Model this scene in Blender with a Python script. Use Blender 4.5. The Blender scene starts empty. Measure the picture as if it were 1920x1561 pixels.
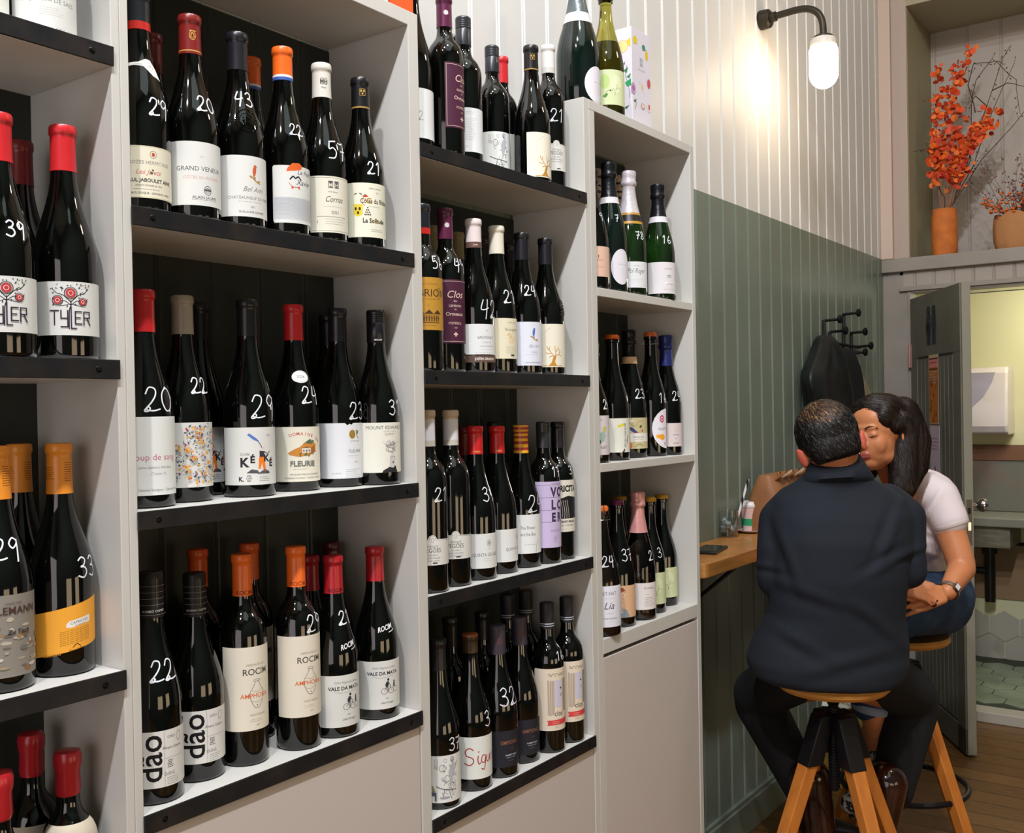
import bpy, bmesh, math, random
from mathutils import Vector, Matrix
R = math.radians
SC = bpy.context.scene
COL = SC.collection
# ------------------------------------------------------------------ camera
CAM = Vector((1.2323, -0.6254, 1.5))
RT = Vector((0.8100933, 0.5860238, -0.0180277))
UP = Vector((0.0103826, 0.0164046, 0.9998115))
FW = Vector((-0.5862091, 0.8101278, -0.0072048))
FPX = 1899.876
cam = bpy.data.objects.new('camera', bpy.data.cameras.new('camera'))
COL.objects.link(cam)
cam.data.sensor_width = 36.0
cam.data.sensor_fit = 'HORIZONTAL'
cam.data.lens = FPX / 1920 * 36
cam.data.clip_start = 0.02
m = Matrix.Identity(4)
for i in range(3):
    m[i][0] = RT[i]; m[i][1] = UP[i]; m[i][2] = -FW[i]; m[i][3] = CAM[i]
cam.matrix_world = m
SC.camera = cam
def ray(u, v):
    return FW + RT * ((u - 960) / FPX) - UP * ((v - 780.5) / FPX)
def J(u, v, d):            # a measured point of the photograph at a known distance -> world point
    return CAM + ray(u, v) * d
def at(u, v, X=None, Y=None, Z=None):
    r = ray(u, v)
    t = (X - CAM.x) / r.x if X is not None else (Y - CAM.y) / r.y if Y is not None else (Z - CAM.z) / r.z
    return CAM + r * t
# ------------------------------------------------------------------ world, lights, exposure
W = bpy.data.worlds.new('world'); SC.world = W
W.use_nodes = True
W.node_tree.nodes['Background'].inputs[0].default_value = (0.75, 0.85, 0.9, 1)
W.node_tree.nodes['Background'].inputs[1].default_value = 0.05
SC.view_settings.view_transform = 'Standard'
SC.view_settings.look = 'None'
SC.view_settings.exposure = -0.1
SC.view_settings.gamma = 1.0
SC.view_settings.use_curve_mapping = False
SC.cycles.max_bounces = 10
SC.cycles.diffuse_bounces = 3
SC.cycles.glossy_bounces = 3
SC.cycles.transmission_bounces = 10
SC.cycles.transparent_max_bounces = 16
SC.cycles.caustics_reflective = False
SC.cycles.caustics_refractive = False
SC.cycles.sample_clamp_indirect = 4
def light(name, kind, loc, energy, color, size=0.2, size_y=None, target=None, spot=None):
    l = bpy.data.lights.new(name, kind); l.energy = energy; l.color = color
    if kind == 'AREA':
        l.shape = 'RECTANGLE' if size_y else 'DISK'; l.size = size
        if size_y: l.size_y = size_y
    else:
        l.shadow_soft_size = size
    if spot: l.spot_size = R(spot); l.spot_blend = 0.6
    o = bpy.data.objects.new(name, l); COL.objects.link(o); o.location = loc
    if target is not None:
        o.rotation_euler = (Vector(target) - Vector(loc)).to_track_quat('-Z', 'Y').to_euler()
    return o
# daylight through the shop front behind the camera
light('shop_front_daylight', 'AREA', (1.5, -3.3, 1.4), 46, (1.0, 0.89, 0.89), 2.7, 2.2, (0.5, 1.0, 1.5))
# small ceiling spots in a row over the room
for yy, en in ((-1.7, 84), (-0.6, 84), (0.5, 50)):
    light('ceiling_spot', 'AREA', (1.18, yy, 4.5), en, (0.97, 0.96, 1.0), 0.14, None, (0.2, yy + 0.7, 1.3))
light('ceiling_glow', 'AREA', (1.6, 0.6, 4.55), 20, (0.80, 0.98, 1.0), 1.6, 3.0, (1.4, 0.8, 0))
light('added_niche_fill', 'POINT', (1.7, 2.7, 3.7), 36, (1.0, 0.78, 0.62), 0.12)  # unseen warm light added to brighten the niche over the door
# unseen warm lights added low across the room to lift the shelf undersides
for yy in (-0.1, 1.5): light('added_underside_fill', 'AREA', (2.75, yy, 0.8), 7, (1.0, 0.74, 0.46), 0.9, 0.6, (0.0, yy + 0.3, 1.3))
light('toilet_lamp', 'POINT', (0.55, 5.1, 1.95), 14, (1.0, 0.96, 0.78), 0.12)
# ------------------------------------------------------------------ materials
def lin(h):
    h = h.lstrip('#'); c = [int(h[i:i+2], 16) / 255 for i in (0, 2, 4)]
    return tuple(x / 12.92 if x <= 0.04045 else ((x + 0.055) / 1.055) ** 2.4 for x in c) + (1,)
MATS = {}
def mat(name, hexc='808080', rough=0.6, metal=0.0, spec=0.5, trans=0.0, ior=1.45, coat=0.0, sss=0.0, alpha=1, emit=None, es=0,
        noise=None, bump=None, stretch=(1, 1, 1)):
    if name in MATS: return MATS[name]
    M = bpy.data.materials.new(name); M.use_nodes = True
    nt = M.node_tree; b = nt.nodes['Principled BSDF']
    c = lin(hexc)
    b.inputs['Base Color'].default_value = c
    b.inputs['Roughness'].default_value = rough
    b.inputs['Metallic'].default_value = metal
    b.inputs['Specular IOR Level'].default_value = spec
    b.inputs['Transmission Weight'].default_value = trans
    b.inputs['IOR'].default_value = ior
    b.inputs['Coat Weight'].default_value = coat
    b.inputs['Coat Roughness'].default_value = 0.05
    if sss: b.inputs['Subsurface Weight'].default_value = sss; b.inputs['Subsurface Scale'].default_value = 0.01; b.inputs['Subsurface Radius'].default_value = (1, 0.3, 0.15)
    if emit: b.inputs['Emission Color'].default_value = lin(emit); b.inputs['Emission Strength'].default_value = es
    if noise or bump:
        tc = nt.nodes.new('ShaderNodeTexCoord'); mp = nt.nodes.new('ShaderNodeMapping'); mp.inputs['Scale'].default_value = stretch
        nt.links.new(tc.outputs['Object'], mp.inputs['Vector'])
        if noise:   # (other colour, scale, lo, hi)
            n = nt.nodes.new('ShaderNodeTexNoise'); n.inputs['Scale'].default_value = noise[1]; n.inputs['Detail'].default_value = 5
            nt.links.new(mp.outputs[0], n.inputs['Vector'])
            r = nt.nodes.new('ShaderNodeMapRange'); r.inputs[1].default_value = noise[2]; r.inputs[2].default_value = noise[3]
            nt.links.new(n.outputs[0], r.inputs[0])
            mx = nt.nodes.new('ShaderNodeMix'); mx.data_type = 'RGBA'
            mx.inputs[6].default_value = c; mx.inputs[7].default_value = lin(noise[0])
            nt.links.new(r.outputs[0], mx.inputs[0]); nt.links.new(mx.outputs[2], b.inputs['Base Color'])
        if bump:    # (scale, strength, distance)
            n2 = nt.nodes.new('ShaderNodeTexNoise'); n2.inputs['Scale'].default_value = bump[0]; n2.inputs['Detail'].default_value = 4
            nt.links.new(mp.outputs[0], n2.inputs['Vector'])
            bp = nt.nodes.new('ShaderNodeBump'); bp.inputs['Strength'].default_value = bump[1]; bp.inputs['Distance'].default_value = bump[2]
            nt.links.new(n2.outputs[0], bp.inputs['Height']); nt.links.new(bp.outputs[0], b.inputs['Normal'])
    MATS[name] = M
    return M
def ink(h):
    return mat('ink_' + h, h, 0.55, spec=0.3)
GL = {
 'dark': mat('dark_bottle_glass', '030403', 0.045, spec=0.55, coat=0.4),
 'deepgreen': mat('deep_green_glass', '0a1a15', 0.06, spec=0.6, coat=0.4, noise=('050d0a', 9, .3, .7)),
 'green': mat('green_glass', '16330f', 0.05, spec=0.6, coat=0.4, noise=('081506', 10, .3, .6)),
 'olive': mat('olive_glass', 'b5b04c', 0.03, trans=1.0, ior=1.45),
 'rose': mat('clear_pink_glass', 'f2d8c4', 0.02, trans=1.0, ior=1.45),
}
WINE = {'olive': mat('white_wine', 'a8a03a', 0.2, trans=0.5), 'rose': mat('rose_wine', 'b06a3a', 0.15, trans=0.6)}
PAINT = mat('cream_shelf_paint', 'cccbc5', 0.42, bump=(60, 0.05, 0.002))
DOORP = mat('cupboard_paint', 'c8c0ba', 0.45, bump=(50, 0.04, 0.002))
STEEL = mat('blackened_steel', '24262a', 0.45, metal=0.55, noise=('3a3430', 14, .45, .75), bump=(80, .1, .002))
SCREWM = mat('black_screw', '0c0c0d', 0.35, metal=0.7)
CHALK = mat('white_chalk_pen', 'e8ecf4', 0.7)
# ------------------------------------------------------------------ mesh builder
class MB:
    def __init__(s): s.bm = bmesh.new(); s.ms = []; s.cur = 0
    def m(s, material):
        if material not in s.ms: s.ms.append(material)
        s.cur = s.ms.index(material); return s
    def face(s, vs, smooth=False):
        try: f = s.bm.faces.new(vs)
        except ValueError: return None
        f.material_index = s.cur; f.smooth = smooth; return f
    def poly(s, pts, smooth=False):
        return s.face([s.bm.verts.new(p) for p in pts], smooth)
    def box(s, a, b, M=None):
        x0, y0, z0 = a; x1, y1, z1 = b
        v = [Vector(p) for p in ((x0,y0,z0),(x1,y0,z0),(x1,y1,z0),(x0,y1,z0),(x0,y0,z1),(x1,y0,z1),(x1,y1,z1),(x0,y1,z1))]
        if M: v = [M @ p for p in v]
        v = [s.bm.verts.new(p) for p in v]
        for q in ((3,2,1,0),(4,5,6,7),(0,1,5,4),(1,2,6,5),(2,3,7,6),(3,0,4,7)): s.face([v[i] for i in q])
        return s
    def lathe(s, prof, seg=32, M=None, smooth=True, mats=None):
        rings = []
        for r, z in prof:
            if r < 1e-6:
                p = Vector((0, 0, z)); rings.append([s.bm.verts.new(M @ p if M else p)])
            else:
                ring = []
                for i in range(seg):
                    a = 2 * math.pi * i / seg
                    p = Vector((r * math.cos(a), r * math.sin(a), z)); ring.append(s.bm.verts.new(M @ p if M else p))
                rings.append(ring)
        for k in range(len(rings) - 1):
            A, B = rings[k], rings[k+1]
            if mats: s.m(mats[k])
            for i in range(seg):
                j = (i + 1) % seg
                if len(A) == 1 and len(B) == 1: continue
                if len(A) == 1: s.face([A[0], B[j], B[i]], smooth)
                elif len(B) == 1: s.face([A[i], A[j], B[0]], smooth)
                else: s.face([A[i], A[j], B[j], B[i]], smooth)
        return s
    def tube(s, pts, r, seg=8, r1=None, caps=True):
        pts = [Vector(p) for p in pts]; n = len(pts); rings = []
        prev = None
        for k, p in enumerate(pts):
            t = (pts[min(k+1, n-1)] - pts[max(k-1, 0)]).normalized()
            if prev is None:
                a = t.orthogonal().normalized()
            else:
                a = (prev - t * prev.dot(t)).normalized()
            prev = a; b = t.cross(a)
            rr = r if r1 is None else r + (r1 - r) * k / max(1, n - 1)
            if callable(r): rr = r(k / max(1, n-1))
            rings.append([s.bm.verts.new(p + (a * math.cos(2*math.pi*i/seg) + b * math.sin(2*math.pi*i/seg)) * rr) for i in range(seg)])
        for k in range(n - 1):
            for i in range(seg):
                j = (i + 1) % seg
                s.face([rings[k][i], rings[k][j], rings[k+1][j], rings[k+1][i]], True)
        if caps:
            s.face(rings[0][::-1]); s.face(rings[-1])
        return s
    def cyl(s, a, b, r, seg=20, r1=None):
        a, b = Vector(a), Vector(b)
        M = Matrix.Translation(a) @ (b - a).to_track_quat('Z', 'Y').to_matrix().to_4x4()
        L = (b - a).length; r1 = r if r1 is None else r1
        return s.lathe([(0, 0), (r, 0), (r1, L), (0, L)], seg, M, smooth=True)
    def ell(s, c, rad, rot=None, sub=3):
        M = Matrix.Translation(Vector(c)) @ (rot.to_4x4() if rot else Matrix.Identity(4)) @ Matrix.Diagonal((*rad, 1))
        n0 = set(s.bm.faces)
        bmesh.ops.create_icosphere(s.bm, subdivisions=sub, radius=1, matrix=M)
        for f in s.bm.faces:
            if f not in n0: f.material_index = s.cur; f.smooth = True
        return s
    def build(s, name, parent=None, bevel=0, sharp=35, segs=2):
        bmesh.ops.recalc_face_normals(s.bm, faces=s.bm.faces)
        me = bpy.data.meshes.new(name); s.bm.to_mesh(me); s.bm.free()
        for x in s.ms: me.materials.append(x)
        o = bpy.data.objects.new(name, me); COL.objects.link(o)
        if parent: o.parent = parent
        if bevel:
            b = o.modifiers.new('bevel', 'BEVEL'); b.width = bevel; b.segments = segs; b.limit_method = 'ANGLE'; b.angle_limit = R(40)
        me.set_sharp_from_angle(angle=R(sharp)) if any(p.use_smooth for p in me.polygons) else None
        return o
def thing(name, label, cat, loc=(0, 0, 0), rotz=0, group=None):
    o = bpy.data.objects.new(name, None); COL.objects.link(o); o.location = loc; o.rotation_euler = (0, 0, rotz)
    o.empty_display_size = 0.05
    return tag(o, label, cat, group)
def tag(o, label, cat, group=None):
    o['label'] = label; o['category'] = cat
    if group: o['group'] = group
    return o
def struct(o): o['kind'] = 'structure'; return o
def sx(h, k): return mat(h, k)
# ------------------------------------------------------------------ room
XW = -0.2124      # left wall plane
YE = 4.52         # end wall plane
CEIL = 4.7
WHITE = mat('cream_board_paint', 'd8d8d4', 0.5, bump=(40, .05, .002))
GREEN = mat('green_board_paint', '7a8579', 0.33, noise=('6e7a6c', 3, .35, .7), bump=(40, .06, .002))
ENDP = mat('grey_green_frame_paint', '98918a', 0.5, noise=('8b867d', 6, .3, .7), bump=(30, .05, .002))
def boards(y0, y1, z0, z1, pitch=0.107, off=2.844, g=0.0045, d=0.0045, plane='X', base=0.0):
    """board and groove section extruded upwards"""
    b = MB()
    ks = range(int(math.floor((y0 - off) / pitch)), int(math.ceil((y1 - off) / pitch)) + 1)
    prof = [(y0, 0)]
    for k in ks:
        c = off + k * pitch
        if c - g - 0.012 < y0 or c + g + 0.001 > y1: continue
        prof += [(c - 0.0115, 0), (c - 0.009, 0.0025), (c - g, 0.0), (c, -d), (c + g, 0)]
    prof.append((y1, 0))
    return prof
def wall_panel(name, prof, z0, z1, mt, f):
    b = MB(); b.m(mt)
    lo = [b.bm.verts.new(f(p, q, z0)) for p, q in prof]; hi = [b.bm.verts.new(f(p, q, z1)) for p, q in prof]
    for i in range(len(prof) - 1): b.face([lo[i], lo[i+1], hi[i+1], hi[i]])
    return struct(b.build(name))
fl = lambda p, q, z: (XW + q, p, z)
wall_panel('wall_left_lower', boards(-3.5, YE, 0, 2.2), 0, 2.2055, GREEN, fl)
wall_panel('wall_left_upper', boards(-3.5, YE, 2.2, CEIL), 2.2055, CEIL, WHITE, fl)
# skirting under the counter
b = MB(); b.m(GREEN); b.box((XW, 1.96, 0), (XW + .022, YE, .108)).box((XW, 1.96, .108), (XW + .014, YE, .122)); struct(b.build('baseboard_left', bevel=.003))
# floor
FLOORM = bpy.data.materials.new('oak_floorboards'); FLOORM.use_nodes = True
nt = FLOORM.node_tree; pb = nt.nodes['Principled BSDF']; pb.inputs['Roughness'].default_value = 0.38
tc = nt.nodes.new('ShaderNodeTexCoord'); mp = nt.nodes.new('ShaderNodeMapping'); mp.inputs['Rotation'].default_value = (0, 0, 0)
nt.links.new(tc.outputs['Object'], mp.inputs[0])
bk = nt.nodes.new('ShaderNodeTexBrick'); bk.inputs['Scale'].default_value = 1; bk.inputs['Brick Width'].default_value = 1.3; bk.inputs['Row Height'].default_value = 0.115
bk.inputs['Mortar Size'].default_value = 0.0025; bk.inputs['Color1'].default_value = lin('7d5a30'); bk.inputs['Color2'].default_value = lin('6a4a26'); bk.inputs['Mortar'].default_value = lin('1c140a')
nt.links.new(mp.outputs[0], bk.inputs[0])
nz = nt.nodes.new('ShaderNodeTexNoise'); m2 = nt.nodes.new('ShaderNodeMapping'); m2.inputs['Scale'].default_value = (3, 40, 1); nt.links.new(tc.outputs['Object'], m2.inputs[0]); nt.links.new(m2.outputs[0], nz.inputs[0]); nz.inputs['Detail'].default_value = 6
mx = nt.nodes.new('ShaderNodeMix'); mx.data_type = 'RGBA'; mx.blend_type = 'MULTIPLY'; mx.inputs[0].default_value = .75
rr = nt.nodes.new('ShaderNodeMapRange'); rr.inputs[1].default_value = .3; rr.inputs[2].default_value = .65; rr.inputs[3].default_value = .35; rr.inputs[4].default_value = 1.15
nt.links.new(nz.outputs[0], rr.inputs[0]); nt.links.new(bk.outputs[0], mx.inputs[6]); nt.links.new(rr.outputs[0], mx.inputs[7]); nt.links.new(mx.outputs[2], pb.inputs['Base Color'])
b = MB(); b.m(FLOORM); b.box((XW - .05, -3.5, -.05), (3.0, 4.5, 0)); struct(b.build('floor'))
CP = mat('ceiling_paint', 'c9c3b2', .7)
b = MB(); b.m(CP); b.box((XW - .05, -3.5, CEIL), (3.05, YE + .05, CEIL + .05)); struct(b.build('ceiling'))
b = MB(); b.m(mat('dark_green_plaster', '4e5650', .7)); b.box((3.0, -3.5, 0), (3.05, YE + .05, CEIL)); struct(b.build('wall_right'))
b = MB(); b.m(mat('shop_front_plaster', '55564f', .7)); b.box((XW - .05, -3.56, 0), (3.05, -3.5, CEIL)); struct(b.build('wall_front'))
# end wall: boarded partition with the doorway, ledge on top, niche above
DX0, DX1, DZ = -.083, .60, 2.035
gl_ = lambda p, q, z: (p, YE - q, z)
def endprof(x0, x1): return boards(x0, x1, 0, 0, pitch=.088, off=.031)
b = MB(); b.m(ENDP)
b.box((XW, YE, 0), (DX0 - .012, YE + .08, 2.14))              # post strip by the corner
b.box((DX1 + .01, YE, 0), (3.0, YE + .08, 2.12))
b.box((DX0 - .012, YE + .004, DZ + .03), (DX1 + .01, YE + .08, 2.14))
struct(b.build('wall_end', bevel=.002))
for i, (x0, x1) in enumerate(((-.115, .9),)):
    o = wall_panel('trim_%d' % (i + 7), endprof(x0, x1), 2.062, 2.135, mat('partition_board_paint', 'a29a92', .5), lambda p, q, z: (p, YE - .002 - q, z))
b = MB(); b.m(ENDP)
b.box((XW, YE - .028, 2.135), (3.0, YE + .06, 2.2)); struct(b.build('trim_1', bevel=.004))       # ledge fascia
b = MB(); b.m(ENDP); b.box((-.13, YE - .018, 2.04), (DX1 + .08, YE + .002, 2.062)); struct(b.build('trim_2', bevel=.002))
# door frame jambs
b = MB(); b.m(ENDP); b.box((DX0 - .012, YE - .006, 0), (DX0, YE + .11, DZ)).box((DX1, YE - .006, 0), (DX1 + .012, YE + .11, DZ)).box((DX0 - .012, YE - .006, DZ - .004), (DX1 + .012, YE + .11, DZ + .012))
struct(b.build('trim_3', bevel=.002))
b = MB(); b.m(mat('pink_cream_trim', 'cdb9ab', .5)); b.box((XW, YE - .03, 2.2), (-.155, YE + .02, CEIL)); struct(b.build('trim_4', bevel=.004))
b = MB(); b.m(mat('niche_trim', 'b3a398', .5)); b.box((-.155, YE - .012, 2.2), (-.082, YE + .02, CEIL)); struct(b.build('trim_5', bevel=.003))
# niche (storage space over the toilet)
NY = 4.98
b = MB(); b.m(mat('niche_side_paint', '9a9474', .6)); b.box((-.13, YE, 2.12), (-.08, NY, 3.44)); struct(b.build('wall_niche_side'))
o = wall_panel('wall_niche_back', boards(-.08, 3.0, 0, 0, pitch=.16, off=.1), 2.2, 3.44, mat('niche_back_paint', 'b4aca4', .6), lambda p, q, z: (p, NY - q, z))
b = MB(); b.m(mat('niche_ceiling_paint', 'a19a82', .6)); b.box((-.13, YE - .01, 3.42), (3.0, NY + .05, 3.5)); struct(b.build('ceiling_niche'))
b = MB(); b.m(WHITE); b.box((-.08, YE, 3.5), (3.0, YE + .05, CEIL)); struct(b.build('wall_end_upper'))
b = MB(); b.m(ENDP); b.box((-.13, YE + .0, 2.12), (3.0, NY + .05, 2.2)); struct(b.build('trim_6'))     # niche deck
# toilet room
TW = mat('toilet_cream_wall', 'd8d4b0', .6)
TY = 5.6
for nm_, a_, c_ in (('wall_toilet_back', (-.5, TY, 0), (1.6, TY + .05, 2.11)), ('wall_toilet_left', (-.55, YE + .08, 0), (-.5, TY, 2.11)), ('wall_toilet_right', (1.6, YE + .08, 0), (1.65, TY, 2.11))):
    b = MB(); b.m(TW); b.box(a_, c_); struct(b.build(nm_))
b = MB(); b.m(mat('toilet_ceiling', 'e4dfbf', .6)); b.box((-.5, YE + .08, 2.115), (1.6, TY, 2.119)); struct(b.build('ceiling_toilet'))
TILE = mat('hexagon_floor_tile', '8d9c86', .25, noise=('6d7d6a', 5, .35, .65)); TILEL = mat('tile_grout', '3d4238', .7)
b = MB(); b.m(TILEL); b.box((-.5, YE - .02, 0), (1.6, TY, .046)); struct(b.build('floor_toilet'))
def hexes(b, f, u0, u1, v0, v1, s=.09, th=.003):
    dx = s * math.sqrt(3); dy = s * 1.5; r = 0
    v = v0
    while v < v1:
        u = u0 + (dx / 2 if r % 2 else 0)
        while u < u1:
            pts = [(u + s * .965 * math.sin(R(60 * k)), v + s * .965 * math.cos(R(60 * k))) for k in range(6)]
            if all(u0 <= p[0] <= u1 and v0 <= p[1] <= v1 for p in pts):
                top = [b.bm.verts.new(f(p[0], p[1], th)) for p in pts]; bot = [b.bm.verts.new(f(p[0], p[1], 0)) for p in pts]
                b.face(top)
                for k in range(6): b.face([bot[k], bot[(k+1) % 6], top[(k+1) % 6], top[k]])
            u += dx
        v += dy; r += 1
b = MB(); b.m(TILE); hexes(b, lambda u, v, t: (u, v, .046 + t), -.5, 1.6, YE + .06, TY); struct(b.build('floor_toilet_tiles'))
b = MB(); b.m(mat('white_wall_tile', 'b4b0a6', .25)); hexes(b, lambda u, v, t: (u, TY - .004 - t, v), -.5, 1.6, -.04, .37); struct(b.build('wall_toilet_tiles'))
b = MB(); b.m(mat('threshold_white', 'b7b2a8', .4)); b.box((DX0, YE - .05, 0), (DX1, YE + .06, .05)); struct(b.build('trim_8', bevel=.004))
b = MB(); b.m(mat('brown_dado_strip', '7a5540', .5)); b.box((-.5, TY - .02, 1.163), (1.6, TY, 1.251)); struct(b.build('trim_9', bevel=.003))
b = MB(); b.m(mat('grey_splashback', '77766f', .35, noise=('8e6f66', 3, .4, .7))); b.box((-.5, TY - .012, .88), (1.6, TY, 1.163)); struct(b.build('trim_10'))
b = MB(); b.m(mat('beige_lower_toilet_panel', '96785c', .5)); b.box((-.5, TY - .012, .385), (1.6, TY, .70)); struct(b.build('trim_11'))
# ------------------------------------------------------------------ toilet fittings
WP = mat('glossy_white_plastic', 'd9cfd2', .22, spec=.5)
t = thing('hand_dryer', 'white curved hand dryer on the toilet wall', 'hand dryer', (0.03, TY, 1.31))
b = MB(); b.m(WP)
pr = [(-.0, 0), (-.17, 0), (-.21, .015), (-.225, .05), (-.2, .34), (-.17, .375), (0, .375)]
b2 = []
for X in (-.16, -.152, .152, .16):
    k = .94 if abs(X) == .16 else 1
    b2.append([b.bm.verts.new((X, y * k, .1875 + (z - .1875) * (.97 if k < 1 else 1))) for y, z in pr])
for i in range(3):
    for j in range(len(pr) - 1): b.face([b2[i][j], b2[i+1][j], b2[i+1][j+1], b2[i][j+1]])
b.face(b2[0]); b.face(b2[3][::-1])
b.build('dryer_shell', t, bevel=.012, segs=3)
b = MB(); b.m(mat('grey_dryer_front', 'a6a0b4', .3))
q = [(-.155, .345), (.10, .345), (.085, .29), (.04, .21), (-.04, .13), (-.155, .06)]
f0 = [b.bm.verts.new((x, -.2005 - (.345 - z) * .083 - .004, z)) for x, z in q]; f1 = [b.bm.verts.new((x, -.19 - (.345 - z) * .083, z)) for x, z in q]
b.face(f0)
for k in range(len(q)): b.face([f1[k], f1[(k+1) % len(q)], f0[(k+1) % len(q)], f0[k]])
b.build('front_cover', t, bevel=.002)
t = thing('sink_cabinet', 'grey boxed basin unit fixed under the hand dryer', 'sink', (0, TY, .71))
b = MB(); b.m(mat('grey_wood_box', '857f6e', .5, noise=('6f6a5a', 8, .4, .6), stretch=(1, 1, 6)))
b.box((-.3, -.33, 0), (.215, -.005, .115)); b.build('cabinet_box', t, bevel=.004)
b = MB(); b.m(mat('grey_basin_top', '8c8c84', .35)); b.box((-.32, -.36, .116), (.5, -.005, .165)); b.build('basin_top', t, bevel=.006)
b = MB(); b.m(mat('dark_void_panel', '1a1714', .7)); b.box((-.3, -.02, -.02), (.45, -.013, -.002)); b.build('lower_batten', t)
BLK = mat('black_plastic', '0a0a0b', .4)
t = thing('waste_pipe', 'black plastic waste trap under the basin unit', 'pipe', (0.05, TY - .1, .38))
b = MB(); b.m(BLK); b.tube([(0.02, 0, 0), (0.02, 0, .3)], .028, 14).tube([(0.02, 0, .27), (0.02, 0, .325)], .04, 14).tube([(.02, 0, .17), (-.25, 0, .17)], .02, 12); b.build('trap', t)
t = thing('toilet_brush', 'black looped handle object on the toilet floor', 'brush', (-.03, 5.15, .05))
b = MB(); b.m(BLK); b.tube([(0, 0, 0), (0, 0, .24), (.012, 0, .27), (.03, 0, .275), (.042, 0, .25), (.042, 0, .2), (.03, 0, .17)], .007, 8); b.build('handle', t)
b = MB(); b.m(mat('brush_holder', '3a2f22', .5)); b.lathe([(0, .001), (.04, .001), (.045, .13), (.04, .14), (0, .14)], 20); b.build('holder', t)
# ------------------------------------------------------------------ the open door
dv = Vector((.262 - DX0, 3.93 - 4.50, 0)).normalized(); ang = math.atan2(dv.y, dv.x); DW = .665; DH = 1.985
DOORM = mat('olive_grey_door_paint', '6d6a5e', .5, noise=('5e5d52', 5, .35, .65)); DEDGE = mat('door_edge_paint', '8d8b7d', .5)
t = bpy.data.objects.new('door_1', None); COL.objects.link(t); t.location = (DX0 + .012, 4.495, .012); t.rotation_euler = (0, 0, ang); struct(t)
t['label'] = 'open boarded toilet door with paper notices'
b = MB(); b.m(DOORM)      # local: x along the door, y thickness (+y is the far side), z up
b.box((0, -.0, 0), (DW, .036, DH)); b.m(DEDGE).box((DW, 0, 0), (DW + .004, .036, DH)); dm = b.build('door_leaf', t, bevel=.002)
b = MB(); b.m(DOORM)
for k in range(9):
    x0 = .1 + k * .052; b.box((x0, -.006, .12), (x0 + .047, -.0, DH - .29))
b.build('board_panel', t, bevel=.002)
b = MB(); b.m(DOORM); b.box((0, -.008, DH - .29), (DW, 0, DH)).box((0, -.008, 0), (.09, 0, DH - .29)).box((DW - .09, -.008, 0), (DW, 0, DH - .29)).box((0, -.008, 0), (DW, 0, .11)); b.build('frame_rail', t, bevel=.002)
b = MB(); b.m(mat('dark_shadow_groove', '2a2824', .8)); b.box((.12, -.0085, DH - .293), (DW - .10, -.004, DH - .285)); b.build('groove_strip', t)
CHR = mat('chrome', 'c9c2c4', .12, metal=1.0)
kz = 1.045
b = MB(); b.m(CHR); b.tube([(DW - .06, .036, kz), (DW - .06, .075, kz)], .009, 12).lathe([(0, 0), (.012, 0), (.026, .012), (.03, .026), (.024, .04), (0, .046)], 20, Matrix.Translation((DW - .06, .07, kz)) @ Matrix.Rotation(R(-90), 4, 'X')); b.build('door_knob', t)
b = MB(); b.m(CHR); b.tube([(DW - .06, -.008, kz), (DW - .06, -.045, kz)], .009, 12).lathe([(0, 0), (.012, 0), (.026, .012), (.03, .026), (.024, .04), (0, .046)], 20, Matrix.Translation((DW - .06, -.04, kz)) @ Matrix.Rotation(R(90), 4, 'X')); b.build('door_knob', t)
b = MB(); b.m(mat('worn_steel_plate', '6b665c', .4, metal=.7)); b.box((DW + .004, .007, kz - .16), (DW + .006, .029, kz + .03)); b.build('latch_plate', t)
b = MB(); b.m(BLK); b.box((DW + .0061, .012, kz - .03), (DW + .0075, .024, kz - .005)); b.m(CHR).box((DW + .0061, .012, kz - .1), (DW + .0078, .024, kz - .065)); b.build('latch', t)
b = MB(); b.m(mat('pink_brass_hinge', 'c49a92', .35, metal=.6)); b.box((-.012, -.012, DH - .33), (.012, -.008, DH - .22)).tube([(-.002, -.014, DH - .33), (-.002, -.014, DH - .22)], .006, 10); b.build('hinge', t)
b = MB(); b.m(mat('blue_black_sign', '141a26', .4))   # two standing figures
for s_, cx in ((1, .272), (-1, .345)):
    b.lathe([(0, 0), (.02, 0), (.02, .004), (0, .004)], 16, Matrix.Translation((cx, -.008, DH - .082)) @ Matrix.Rotation(R(90), 4, 'X'))
    for x0, x1, z0, z1 in ((-.025, .025, -.165, -.105), (-.02, -.004, -.235, -.165), (.004, .02, -.235, -.165)): b.box((cx + x0, -.012, DH + z0), (cx + x1, -.008, DH + z1))
    if s_ > 0: b.box((cx - .028, -.012, DH - .19), (cx + .028, -.008, DH - .14))
b.build('toilet_sign', t)
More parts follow.
